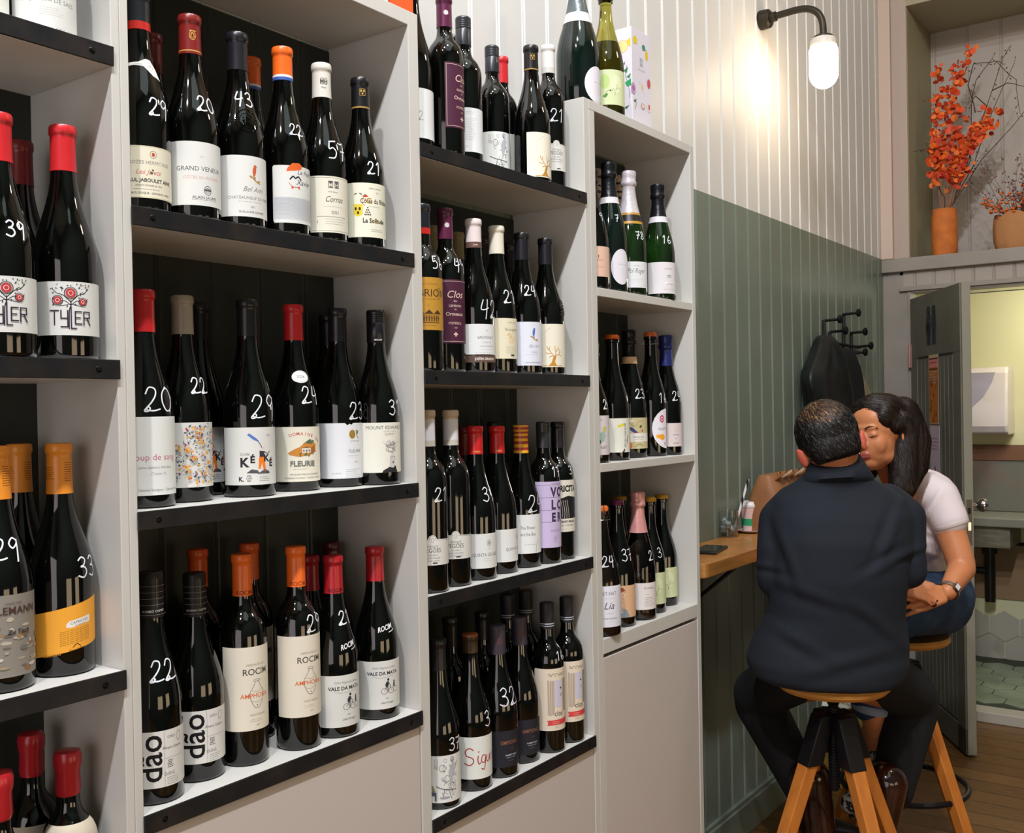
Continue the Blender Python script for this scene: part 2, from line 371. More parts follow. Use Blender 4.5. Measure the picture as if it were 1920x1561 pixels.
# ------------------------------------------------------------------ coat hooks and coats
t = thing('coat_rack', 'black branching coat rack with round knobs on the green wall', 'coat rack', (XW, 3.85, 1.75))
HK = mat('black_iron', '101315', .5, metal=.3)
ends = [(1550, 598), (1586, 583), (1566, 612), (1606, 612), (1618, 648), (1600, 664)]
b = MB(); b.m(HK)
loc = Vector((XW, 3.85, 1.75))
sp = at(1582, 660, X=XW + .012) - loc
def wp(u, v, d=.012): return at(u, v, X=XW + d) - loc
b.tube([wp(1582, 588), wp(1582, 690)], .007, 8).tube([wp(1545, 600), wp(1545, 660)], .007, 8).tube([wp(1545, 640), wp(1612, 651)], .007, 8).tube([wp(1556, 622), wp(1556, 645)], .007, 8).tube([wp(1596, 624), wp(1596, 662)], .007, 8)
b.build('rack_frame', t)
for (u, v), (bu, bv) in zip(ends, [(1545, 601), (1581, 589), (1556, 622), (1594, 624), (1605, 650), (1594, 662)]):
    a = wp(bu, bv); kx = (a + Vector((.06, 0, 0.002)))
    b = MB(); b.m(HK); b.tube([a, kx], .006, 8).lathe([(0, 0), (.014, .0), (.0175, .006), (.0175, .012), (.01, .016), (0, .016)], 16, Matrix.Translation(kx) @ Matrix.Rotation(R(90), 4, 'Y')); b.build('hook', t)
def drape(name, label, secs, mt, n=64, cat='coat', fold=.012):
    """hanging cloth: closed sections (u0,u1,v, back X, front X)"""
    b = MB(); b.m(mt); rings = []
    for (u0, u1, v, xb, xf) in secs:
        A = at(u0, v, X=(xb + xf) / 2); B = at(u1, v, X=(xb + xf) / 2); c = (A + B) / 2; hy = abs(B.y - A.y) / 2; hx = (xf - xb) / 2
        ring = []
        for i in range(n):
            a = 2 * math.pi * i / n
            k = 1 + (.13 * math.sin(5 * a + .8 + v * .008) + .07 * math.sin(11 * a + v * .014) + .07 * math.sin(3 * a + v * .04)) * min(1, max(.1, (v - secs[0][2]) / 60))
            ring.append(b.bm.verts.new((max(c.x + hx * k * math.cos(a), XW + .004), c.y + hy * (1 + .06 * math.sin(5 * a + 1)) * math.sin(a), A.z + (B.z - A.z) * 0)))
        rings.append(ring)
    for k in range(len(rings) - 1):
        for i in range(n): b.face([rings[k][i], rings[k][(i+1) % n], rings[k+1][(i+1) % n], rings[k+1][i]], True)
    b.face(rings[0]); b.face(rings[-1])
    o = b.build(name, None, sharp=60); s = o.modifiers.new('sub', 'SUBSURF'); s.levels = 1; s.render_levels = 2
    return tag(o, label, cat)
LEA = mat('black_leather', '0a0d0e', .42, bump=(30, .3, .004), noise=('161c1d', 10, .4, .6))
drape('leather_jacket', 'black leather jacket hanging from the coat rack on its nearer hook', [(1540, 1554, 626, -.19, -.14), (1533, 1562, 636, -.2, -.125), (1528, 1574, 660, -.205, -.11), (1519, 1582, 682, -.205, -.10), (1511, 1587, 700, -.205, -.09), (1512, 1592, 725, -.205, -.085), (1519, 1594, 750, -.205, -.085), (1523, 1592, 790, -.205, -.08), (1524, 1590, 830, -.205, -.085)], LEA)
drape('dark_coat', 'dark coat hanging behind the leather jacket toward the corner', [(1575, 1592, 650, -.19, -.14), (1570, 1602, 668, -.2, -.13), (1575, 1611, 700, -.205, -.12), (1580, 1614, 750, -.205, -.12), (1580, 1616, 800, -.205, -.12)], mat('dark_coat_cloth', '0b1214', .8, bump=(200, .2, .002)))
drape('beige_coat', 'beige garment showing beside the dark coat under the rack', [(1594, 1606, 690, -.2, -.15), (1598, 1616, 715, -.205, -.14), (1605, 1632, 745, -.205, -.13), (1608, 1640, 800, -.205, -.13)], mat('beige_cloth', '8c8468', .85))
# ------------------------------------------------------------------ wall lamp
t = thing('wall_lamp', 'lit wall lamp with opal glass on a bent black pipe', 'wall lamp', (XW, 2.988, 2.925))
BR = mat('dark_bronze', '3a352c', .45, metal=.7)
b = MB(); b.m(BR); b.lathe([(0, 0), (.034, 0), (.036, .008), (.034, .036), (.028, .042), (0, .042)], 24, Matrix.Rotation(R(90), 4, 'Y')); b.build('wall_mount', t)
def arc(p0, p1, p2, n=10): return [Vector(p0) * (1-t_)**2 + Vector(p1) * 2 * t_ * (1-t_) + Vector(p2) * t_**2 for t_ in [i / n for i in range(n+1)]]
LXo = .235
b = MB(); b.m(BR); b.tube([(.04, 0, .002), (.08, 0, .004)] + arc((.13, 0, .006), (LXo, 0, .008), (LXo, 0, -.085), 12) + [(LXo, 0, -.11)], .0125, 14).tube([(.04, 0, .002), (.062, 0, .002)], .018, 14); b.build('arm', t)
b = MB(); b.m(BR); b.lathe([(0, -.105), (.02, -.105), (.034, -.112), (.034, -.12), (0, -.12)], 24, Matrix.Translation((LXo, 0, 0))); b.build('collar', t)
b = MB(); b.m(mat('white_porcelain', 'd8cfc4', .25)); b.lathe([(0, -.12), (.04, -.12), (.046, -.128), (.047, -.148), (.045, -.152), (0, -.152)], 32, Matrix.Translation((LXo, 0, 0))); b.build('porcelain_holder', t)
OP = mat('lit_opal_glass', 'ffffff', .3, emit='ffe4c0', es=34)
b = MB(); b.m(OP)
pr = [(0, -.153), (.046, -.153), (.0505, -.16), (.0505, -.245)] + [(.0505 * math.cos(R(a)), -.245 - .052 * math.sin(R(a))) for a in range(10, 90, 10)] + [(0, -.297)]
b.lathe(pr, 32, Matrix.Translation((LXo, 0, 0))); b.build('glass_shade', t)
# ------------------------------------------------------------------ niche decoration
t = thing('terracotta_vase', 'tall terracotta vase standing on the ledge over the toilet door', 'vase', (at(1770, 470, Y=4.56).x, 4.575, 2.2))
VR = .0585
b = MB(); b.m(mat('terracotta', 'cf7632', .75, noise=('be6a2e', 20, .4, .6)))
b.lathe([(0, .001), (VR * .93, .001), (VR, .02), (VR * 1.01, .15), (VR * .97, .195), (VR * .93, .212), (VR * .97, .222), (VR * .9, .225), (VR * .8, .2), (VR * .8, .15), (0, .15)], 32); b.build('vase_body', t)
random.seed(5)
base = Vector(t.location)
def npx(u, v, y=4.575): return at(u, v, Y=y)
t2 = thing('dried_flowers', 'spray of orange dried leaves standing in the terracotta vase', 'dried flowers', base + Vector((0, 0, .2)))
o2 = Vector(t2.location)
LO = [mat('orange_leaf', 'd94e1e', .6), mat('light_orange_leaf', 'e8752c', .6), mat('deep_orange_leaf', 'b8351a', .6)]
ST = mat('pink_brown_stem', 'a06a4a', .7)
stems = [[(1772, 380), (1768, 300), (1775, 200), (1800, 130), (1822, 90)], [(1770, 380), (1762, 310), (1752, 240), (1760, 180), (1758, 128)], [(1775, 380), (1776, 300), (1782, 230), (1790, 170), (1805, 140)],
         [(1778, 380), (1792, 320), (1805, 270), (1835, 230), (1868, 205)], [(1768, 380), (1755, 330), (1750, 280), (1757, 250), (1748, 182)], [(1776, 380), (1785, 330), (1800, 250), (1790, 200), (1785, 130)], [(1780, 380), (1798, 330), (1815, 280), (1840, 250), (1862, 225)]]
st = MB(); st.m(ST); lf = [MB() for _ in LO]
for k, s_ in enumerate(lf): s_.m(LO[k])
def leaf(b, p, r, n):
    n = n.normalized(); a = n.orthogonal().normalized(); c = n.cross(a); ph = random.random() * 6
    cen = b.bm.verts.new(p + n * r * .18); ring = []
    for i in range(9):
        t_ = 2 * math.pi * i / 9; rr = r * (1.05 + .25 * math.cos(t_))
        ring.append(b.bm.verts.new(p + (a * math.cos(t_ + ph) + c * math.sin(t_ + ph)) * rr - n * r * .1 * math.sin(2 * t_)))
    for i in range(9): b.face([cen, ring[i], ring[(i+1) % 9]], True)
for s_ in stems:
    pts = [npx(u, v, 4.575 + random.uniform(-.03, .04) * (380 - v) / 250) - o2 for u, v in s_]
    pts[0].z = min(pts[0].z, .0); pts = [Vector((pts[0].x * .3, 0, -.03))] + pts
    fine = []
    for i in range(len(pts) - 1):
        for q_ in range(5): fine.append(pts[i].lerp(pts[i+1], q_ / 5))
    fine.append(pts[-1]); st.tube(fine, .0022, 5, r1=.001)
    for p in fine[9:]:
        for _ in range((9 if .16 < p.z < .34 else 5) if p.z < .42 else 3):
            d = Vector((random.gauss(0, 1), random.gauss(0, 1), random.gauss(0, 1)))
            b_ = lf[random.choice([0, 0, 1, 2])]
            leaf(b_, p + d * .014, random.uniform(.008, .016), Vector((random.gauss(0, 1), -1.2 + random.gauss(0, .8), random.gauss(0, 1))))
st.build('stem', t2)
lv = MB(); o_ = None
for k, s_ in enumerate(lf): s_.build('leaves', t2)['kind'] = 'stuff'
TW_ = mat('brown_twig', '4a362a', .8)
t3 = thing('dried_twigs', 'bare brown twigs spreading from the terracotta vase', 'dried twigs', base + Vector((.005, .0, .2)))
o3 = Vector(t3.location); b = MB(); b.m(TW_); bd = MB(); bd.m(mat('dark_dry_bud', '3d2620', .8))
tw = [[(1785, 380), (1810, 320), (1850, 200), (1880, 110), (1895, 85)], [(1787, 380), (1825, 310), (1860, 210), (1902, 118)], [(1788, 380), (1840, 300), (1900, 235), (1935, 190)], [(1785, 380), (1820, 300), (1822, 200), (1830, 150), (1860, 110), (1905, 150), (1912, 210)],
      [(1830, 210), (1815, 160), (1825, 120), (1870, 115), (1885, 120)], [(1770, 370), (1745, 310), (1740, 280), (1712, 284)], [(1850, 200), (1830, 180), (1820, 190)], [(1860, 170), (1890, 155), (1930, 165)]]
for w in tw:
    pts = [npx(u, v, 4.6 + random.uniform(-.03, .03)) - o3 for u, v in w]
    if w[0][1] >= 370: pts = [Vector((0, 0, -.03))] + pts
    fine = []
    for i in range(len(pts) - 1):
        for q_ in range(4): fine.append(pts[i].lerp(pts[i+1], q_ / 4) + Vector((random.gauss(0, .0015),) * 3))
    fine.append(pts[-1]); b.tube(fine, .003, 5, r1=.0012)
    for p in fine[6:]:
        if random.random() < .6: 
            d = Vector((random.gauss(0, .014), random.gauss(0, .014), random.gauss(0, .014))); b.tube([p, p + d], .0009, 4); bd.ell(p + d, (.003, .003, .004), sub=1)
b.build('twig', t3); bd.build('buds', t3)['kind'] = 'stuff'
t = thing('paper_wrapped_pot', 'brown paper wrapped pot on the ledge beside the terracotta vase', 'plant pot', (at(1905, 455, Y=4.59).x, 4.60, 2.2))
b = MB(); b.m(mat('kraft_paper', 'b07c4e', .8, bump=(25, .5, .01)))
rings = []
for z, r_ in ((0.001, .075), (.04, .085), (.1, .088), (.15, .084), (.163, .08)):
    rings.append([b.bm.verts.new((r_ * (1 + .05 * math.sin(5 * a)) * math.cos(a) * 1.15, r_ * .7 * (1 + .05 * math.cos(7 * a)) * math.sin(a), z * (1 + .1 * math.sin(3 * a)))) for a in [2 * math.pi * i / 40 for i in range(40)]])
for k in range(4):
    for i in range(40): b.face([rings[k][i], rings[k][(i+1) % 40], rings[k+1][(i+1) % 40], rings[k+1][i]], True)
b.face(rings[0]); b.build('paper_wrap', t)
b = MB(); b.m(mat('dark_soil', '2a1c14', .9)); b.lathe([(0, .13), (.07, .13), (.07, .135), (0, .14)], 20, Matrix.Diagonal((1.1, .68, 1, 1))); b.build('filling', t)
t4 = thing('dried_bouquet', 'mixed dried bouquet with small orange buds in the paper wrapped pot', 'dried flowers', Vector(t.location) + Vector((0, 0, .13)))
b = MB(); b.m(TW_); bd = MB(); bd.m(mat('rust_bud', '8c4a30', .8)); be = MB(); be.m(LO[1]); b5 = MB(); b5.m(mat('mauve_bud', '6b4750', .8))
for k in range(46):
    a = random.uniform(-1.1, 1.1); L = random.uniform(.12, .36); p = Vector((0, 0, 0)); d = Vector((math.sin(a) * .9, random.uniform(-.35, .3), math.cos(a)))
    pts = [p + Vector((random.uniform(-.03, .03), random.uniform(-.02, .02), 0))]
    for s_ in range(5): pts.append(pts[-1] + d * L / 5 + Vector((random.gauss(0, .006), random.gauss(0, .006), 0)))
    b.tube(pts, .0013, 4, r1=.0007)
    for p in pts[2:]:
        for _ in range(2):
            d2 = Vector((random.gauss(0, .012), random.gauss(0, .012), random.gauss(0, .012))); b.tube([p, p + d2], .0006, 3)
            (be if L < .18 else random.choice([bd, b5])).ell(p + d2, (.004, .004, .004) if L > .18 else (.009, .009, .007), sub=1)
b.build('stem', t4); bd.build('brown_buds', t4)['kind'] = 'stuff'; be.build('orange_buds', t4)['kind'] = 'stuff'; b5.build('mauve_buds', t4)['kind'] = 'stuff'
# ------------------------------------------------------------------ shelving
D = .2124 - .004      # unit depth (a hair off the wall)
def unit(name_label, y0, y1, zt, lw, rw, shelves, top, bottom_z, cat='shelving unit'):
    """y0,y1 inner opening; lw, rw side panel widths"""
    t = thing('shelving_unit', name_label, cat, (-D, (y0 + y1) / 2, 0))
    o = Vector(t.location)
    def bx(nm, a, c, m_, bev=.0012, parent=t):
        b = MB(); b.m(m_); b.box(Vector(a) - o, Vector(c) - o); return b.build(nm, parent, bevel=bev)
    return t, bx
def strip(t, bx, y0, y1, z, th=.0257):
    s_ = bx('metal_edge_strip', (.0005, y0 - .002, z - th), (.0045, y1 + .002, z + .0005), STEEL, .0008)
    for yy in (y0 + .03, y1 - .03):
        o = Vector(t.location)
        b = MB(); b.m(SCREWM)
        c = Vector((.0045, yy, z - th * .5)) - o
        b.lathe([(0, .0012), (.0022, .0012), (.0042, .0004), (.0046, 0)], 14, Matrix.Translation(c) @ Matrix.Rotation(R(90), 4, 'Y'))
        b.m(mat('screw_slot', '020202', .8)).box(c + Vector((.0011, -.0022, -.0004)), c + Vector((.0016, .0022, .0004))).box(c + Vector((.0011, -.0004, -.0022)), c + Vector((.0016, .0004, .0022)))
        b.build('screw', s_)
def shelf(bx, y0, y1, z, th=.0257): bx('shelf_board', (-D, y0, z - th), (0, y1, z), PAINT)
BACKM = mat('shade_dark_back_board', '272b27', .5)  # shade inside the shelf bays is put into this dark colour
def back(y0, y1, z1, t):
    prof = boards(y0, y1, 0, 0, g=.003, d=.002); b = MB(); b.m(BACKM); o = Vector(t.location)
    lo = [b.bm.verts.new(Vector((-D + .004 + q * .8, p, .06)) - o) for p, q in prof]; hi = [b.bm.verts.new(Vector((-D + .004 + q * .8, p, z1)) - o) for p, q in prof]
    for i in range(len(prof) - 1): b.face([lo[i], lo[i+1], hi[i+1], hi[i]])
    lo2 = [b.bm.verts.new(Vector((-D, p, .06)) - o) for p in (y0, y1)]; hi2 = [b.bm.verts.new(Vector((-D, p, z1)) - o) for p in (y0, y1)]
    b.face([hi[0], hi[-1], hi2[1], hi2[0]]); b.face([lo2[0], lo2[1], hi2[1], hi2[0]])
    b.build('shade_back_panel', t)  # sheet added in front of the wall to carry that shade
# unit A : beside the picture edge
tA, bx = unit('cream shelving unit cut by the picture edge, four bottle shelves with black edge strips', -.42, .1713, 0, 0, 0, 0, 0, 0)
bx('side_panel', (-D, .1715, 0), (.0, .1845, 2.9), PAINT); bx('side_panel', (-D, -.45, 0), (.0, -.42, 2.9), PAINT)
for z in (1.9965, 1.5755, 1.1567, .7372, 2.42):
    shelf(bx, -.42, .1713, z); strip(tA, bx, -.42, .1713, z)
bx('cupboard_door', (-.018, -.418, .06), (-.002, .169, .70), DOORP); bx('plinth', (-D, -.42, 0), (-.03, .1713, .058), DOORP)
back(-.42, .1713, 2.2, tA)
# unit B : wide tall unit
tB, bx = unit('tall cream shelving unit with closed top and three bottle shelves', .1982, .7748, 2.2317, 0, 0, 0, 0, 0)
bx('side_panel', (-D, .1849, 0), (.0, .1980, 2.2317), PAINT); bx('side_panel', (-D, .7750, 0), (.0, .8022, 2.2317), PAINT)
bx('top_panel', (-D, .1982, 2.2052), (0, .7748, 2.2317), PAINT)
for z in (1.7875, 1.368, .9497): shelf(bx, .1982, .7748, z); strip(tB, bx, .1982, .7748, z)
bx('cupboard_door', (-.018, .2, .06), (-.0015, .773, .920), DOORP); bx('plinth', (-D, .1982, 0), (-.03, .7748, .058), DOORP)
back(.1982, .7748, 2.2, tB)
# unit C : open top shelf
tC, bx = unit('cream shelving unit with open top shelf between the tall unit and the narrow unit', .8024, 1.3816, 0, 0, 0, 0, 0, 0)
for z in (1.9967, 1.5745, 1.1545, .7392): shelf(bx, .8026, 1.3814, z); strip(tC, bx, .8026, 1.3814, z)
bx('cupboard_door', (-.018, .805, .06), (-.0015, 1.379, .712), DOORP); bx('plinth', (-D, .8026, 0), (-.03, 1.3814, .058), DOORP)
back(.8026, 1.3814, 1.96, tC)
# unit D : narrow
tD, bx = unit('narrow cream shelving unit with plain cream shelf edges and cupboard below', 1.4298, 1.9358, 2.2196, 0, 0, 0, 0, 0)
bx('side_panel', (-D, 1.3818, 0), (0, 1.4040, 2.2196), PAINT); bx('side_panel', (-D, 1.9360, 0), (0, 1.9568, 2.2196), PAINT)
bx('side_panel', (-D, 1.4043, 0), (-.0, 1.4296, 2.1960), PAINT)
bx('top_panel', (-D, 1.4043, 2.1964), (0, 1.9358, 2.2196), PAINT)
for z in (1.7834, 1.3674): bx('shelf_board', (-D, 1.4298, z - .0205), (-.0002, 1.9358, z), PAINT)
bx('shelf_board', (-D, 1.4298, .953 - .036), (0, 1.9358, .953), PAINT)
bx('cupboard_door', (-.018, 1.432, .06), (-.001, 1.934, .908), DOORP); bx('plinth', (-D, 1.4298, 0), (-.03, 1.9358, .058), DOORP)
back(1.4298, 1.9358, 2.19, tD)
# ------------------------------------------------------------------ flat artwork -> curved label
TXT = {}
def text2d(s, bold=0.0):
    k = (s, bold)
    if k not in TXT:
        c = bpy.data.curves.new('lettering', 'FONT'); c.body = s; c.resolution_u = 2 if len(s) > 8 else 3; c.offset = bold
        o = bpy.data.objects.new('lettering', c); me = o.to_mesh()
        TXT[k] = ([(v.co.x, v.co.y) for v in me.vertices], [tuple(p.vertices) for p in me.polygons])
        o.to_mesh_clear(); bpy.data.objects.remove(o); bpy.data.curves.remove(c)
    return TXT[k]
def smooth_line(pts, n=6):
    if len(pts) < 3: return pts
    out = []
    P_ = [pts[0]] + list(pts) + [pts[-1]]
    for i in range(1, len(P_) - 2):
        p0, p1, p2, p3 = P_[i-1:i+3]
        for k in range(n):
            t = k / n
            out.append(tuple(.5 * (2*b_ + (c-a)*t + (2*a-5*b_+4*c-d)*t*t + (3*b_-a-3*c+d)*t**3) for a, b_, c, d in zip(p0, p1, p2, p3)))
    out.append(pts[-1]); return out
def ribbon(pts, w, smooth=True):
    pts = smooth_line(pts) if smooth else pts
    vs, fs = [], []; n = len(pts)
    for i, p in enumerate(pts):
        a = pts[max(i-1, 0)]; c = pts[min(i+1, n-1)]
        dx, dy = c[0]-a[0], c[1]-a[1]; l = math.hypot(dx, dy) or 1
        nx, ny = -dy/l*w/2, dx/l*w/2
        if i == 0: q = (p[0]-dx/l*w*.3, p[1]-dy/l*w*.3)
        elif i == n-1: q = (p[0]+dx/l*w*.3, p[1]+dy/l*w*.3)
        else: q = p
        vs += [(q[0]+nx, q[1]+ny), (q[0]-nx, q[1]-ny)]
    for i in range(n-1): fs.append((2*i, 2*i+1, 2*i+3, 2*i+2))
    return vs, fs
def el_geo(e):
    """-> verts2d, faces, colour"""
    k = e[0]
    if k == 'R':
        _, x0, y0, x1, y1, c = e; return [(x0,y0),(x1,y0),(x1,y1),(x0,y1)], [(0,1,2,3)], c
    if k == 'E':
        _, cx, cy, rx, ry, c = e[:6]; n = 28 if max(rx, ry) > 3 else 10
        return [(cx+rx*math.cos(2*math.pi*i/n), cy+ry*math.sin(2*math.pi*i/n)) for i in range(n)], [tuple(range(n))], c
    if k == 'P': return list(e[1]), [tuple(range(len(e[1])))], e[2]
    if k == 'T':
        _, x, y, size, s, c = e[:6]; o = e[6] if len(e) > 6 else {}
        vs, fs = text2d(s, o.get('bold', 0)); 
        if not vs: return [], [], c
        x0 = min(v[0] for v in vs); x1 = max(v[0] for v in vs); al = o.get('al', 'c')
        sxx = size * o.get('sx', 1); ox = {'c': (x0+x1)/2, 'l': x0, 'r': x1}[al]
        out = []
        for v in vs:
            px, py = (v[0]-ox)*sxx, v[1]*size
            px += py * o.get('slant', 0)
            a = R(o.get('rot', 0)); out.append((x + px*math.cos(a) - py*math.sin(a), y + px*math.sin(a) + py*math.cos(a)))
        return out, fs, c
    if k == 'S':
        vs, fs = ribbon(e[1], e[2]); return vs, fs, e[3]
    if k == 'L':    # lines of tiny print
        _, x0, x1, y, n, dy, c = e[:7]; h = e[7] if len(e) > 7 else .5; rnd = random.Random(int(x0*7+y*13+n)); vs, fs = [], []
        for r_ in range(n):
            x = x0 + rnd.uniform(0, 1); xe = x1 - rnd.uniform(0, (x1-x0)*.3)
            while x < xe:
                w = rnd.uniform(.8, 3.2); yy = y - r_*dy; i = len(vs)
                vs += [(x, yy), (min(x+w, xe), yy), (min(x+w, xe), yy+h), (x, yy+h)]; fs.append((i, i+1, i+2, i+3)); x += w + .7
        return vs, fs, c
    if k == 'O':    # ring
        _, cx, cy, rx, ry, w, c = e; n = 28
        vs = []
        for i in range(n):
            a = 2*math.pi*i/n; vs += [(cx+rx*math.cos(a), cy+ry*math.sin(a)), (cx+(rx-w)*math.cos(a), cy+(ry-w)*math.sin(a))]
        return vs, [(2*i, 2*i+1, (2*i+3) % (2*n), (2*i+2) % (2*n)) for i in range(n)], c
def art_mesh(name, els, fmap, parent=None, step=5.0, lift=.05, ystep=None, clip=None, paper=None, base=.15):
    """els drawn in mm; fmap(x mm, y mm, lift mm) -> point in metres. One mesh, one material slot per colour"""
    bm = bmesh.new(); ms = []; lays = bm.verts.layers.float.new('lift')
    for n_, e in enumerate(els):
        g = el_geo(e)
        if not g[0]: continue
        vs, fs, c = g
        M_ = paper if (paper and c == 'paper') else ink(c)
        if M_ not in ms: ms.append(M_)
        mi = ms.index(M_); bv = []
        for x, y in vs:
            v = bm.verts.new((x, y, 0)); v[lays] = base + lift * n_ if n_ else base; bv.append(v)
        for f in fs:
            try: ff = bm.faces.new([bv[i] for i in f]); ff.material_index = mi
            except ValueError: pass
    if clip:
        (x0, y0, x1, y1) = clip
        for co, no in (((x0,0,0),(-1,0,0)), ((x1,0,0),(1,0,0)), ((0,y0,0),(0,-1,0)), ((0,y1,0),(0,1,0))):
            bmesh.ops.bisect_plane(bm, geom=bm.verts[:] + bm.edges[:] + bm.faces[:], plane_co=co, plane_no=no, clear_outer=True)
    xs = [v.co.x for v in bm.verts]; ys = [v.co.y for v in bm.verts]
    if not xs: bm.free(); return None
    x = math.ceil(min(xs) / step) * step
    while x < max(xs):
        bmesh.ops.bisect_plane(bm, geom=bm.verts[:] + bm.edges[:] + bm.faces[:], plane_co=(x + .001, 0, 0), plane_no=(1, 0, 0)); x += step
    if ystep:
        y = math.ceil(min(ys) / ystep) * ystep
        while y < max(ys):
            bmesh.ops.bisect_plane(bm, geom=bm.verts[:] + bm.edges[:] + bm.faces[:], plane_co=(0, y + .001, 0), plane_no=(0, 1, 0)); y += ystep
    for f in bm.faces:
        if f.normal.z < 0: f.normal_flip()
    for v in bm.verts:
        v.co = fmap(v.co.x, v.co.y, v[lays])
    for f in bm.faces: f.smooth = True
    me = bpy.data.meshes.new(name); bm.to_mesh(me); bm.free()
    for M_ in ms: me.materials.append(M_)
    o = bpy.data.objects.new(name, me); COL.objects.link(o)
    if parent: o.parent = parent
    return o
# handwriting: stroke digits in a 0.6 x 1 box
DG = {
 '0': [[(.34, .98), (.1, .75), (.05, .4), (.2, .05), (.42, .1), (.56, .5), (.5, .85), (.3, .98)]],
 '1': [[(.12, .78), (.34, 1), (.3, .5), (.26, 0)]],
 '2': [[(.06, .72), (.2, .97), (.45, .92), (.46, .68), (.28, .38), (.02, .06), (.14, .02), (.22, .14), (.14, .2), (.1, .08), (.35, .04), (.6, .1)]],
 '3': [[(.1, .86), (.3, 1), (.5, .86), (.4, .62), (.22, .55), (.45, .5), (.54, .25), (.35, .02), (.08, .12)]],
 '4': [[(.22, .98), (.08, .5), (.3, .45), (.55, .55)], [(.5, 1), (.44, .5), (.36, -.05)]],
 '5': [[(.16, .95), (.13, .55), (.35, .62), (.52, .4), (.4, .08), (.1, .05)], [(.16, .95), (.55, 1)]],
 '6': [[(.45, .98), (.2, .7), (.08, .3), (.25, .02), (.48, .15), (.42, .42), (.15, .35)]],
 '7': [[(.05, .92), (.3, .9), (.55, .97), (.35, .5), (.22, 0)], [(.15, .48), (.55, .52)]],
 '8': [[(.45, .85), (.25, .98), (.12, .78), (.3, .55), (.5, .25), (.3, .02), (.08, .2), (.28, .5), (.48, .8), (.45, .85)]],
 '9': [[(.5, .85), (.28, .98), (.08, .75), (.22, .52), (.46, .7), (.52, .9), (.44, .4), (.36, -.1)]],
}
def price_els(s, h, w=2.6, c='e8ecf4'):
    out = []; x = -len(s) * .33 * h
    for ch in s:
        for st_ in DG[ch]: out.append(('S', [(x + px * h, (py - .5) * h) for px, py in st_], w, c))
        x += .68 * h
    return out
# ------------------------------------------------------------------ bottles
PROF = {
 'bur': [(0, 0), (.9, 0), (.97, .006), (1, .018), (1, .41), (.985, .45), (.94, .49), (.87, .53), (.77, .575), (.66, .62), (.56, .665), (.48, .71), (.42, .76), (.39, .81), (.375, .88), (.37, 1)],
 'bor': [(0, 0), (.9, 0), (.97, .006), (1, .018), (1, .595), (.985, .625), (.93, .655), (.82, .685), (.66, .71), (.52, .732), (.44, .755), (.405, .785), (.395, .85), (.39, 1)],
 'cha': [(0, 0), (.9, 0), (.97, .006), (1, .018), (1, .36), (.985, .41), (.94, .46), (.86, .52), (.75, .58), (.63, .64), (.52, .70), (.43, .76), (.37, .82), (.34, .90), (.34, 1)],
}
PROF['mag'] = PROF['cha']
def prof_r(ty, R_, H, z):
    P_ = PROF[ty][2:]; q = z / H
    if q <= P_[0][1]: return P_[0][0] * R_
    for (a, za), (b_, zb) in zip(P_, P_[1:]):
        if q <= zb: return (a + (b_ - a) * (q - za) / (zb - za)) * R_
    return P_[-1][0] * R_
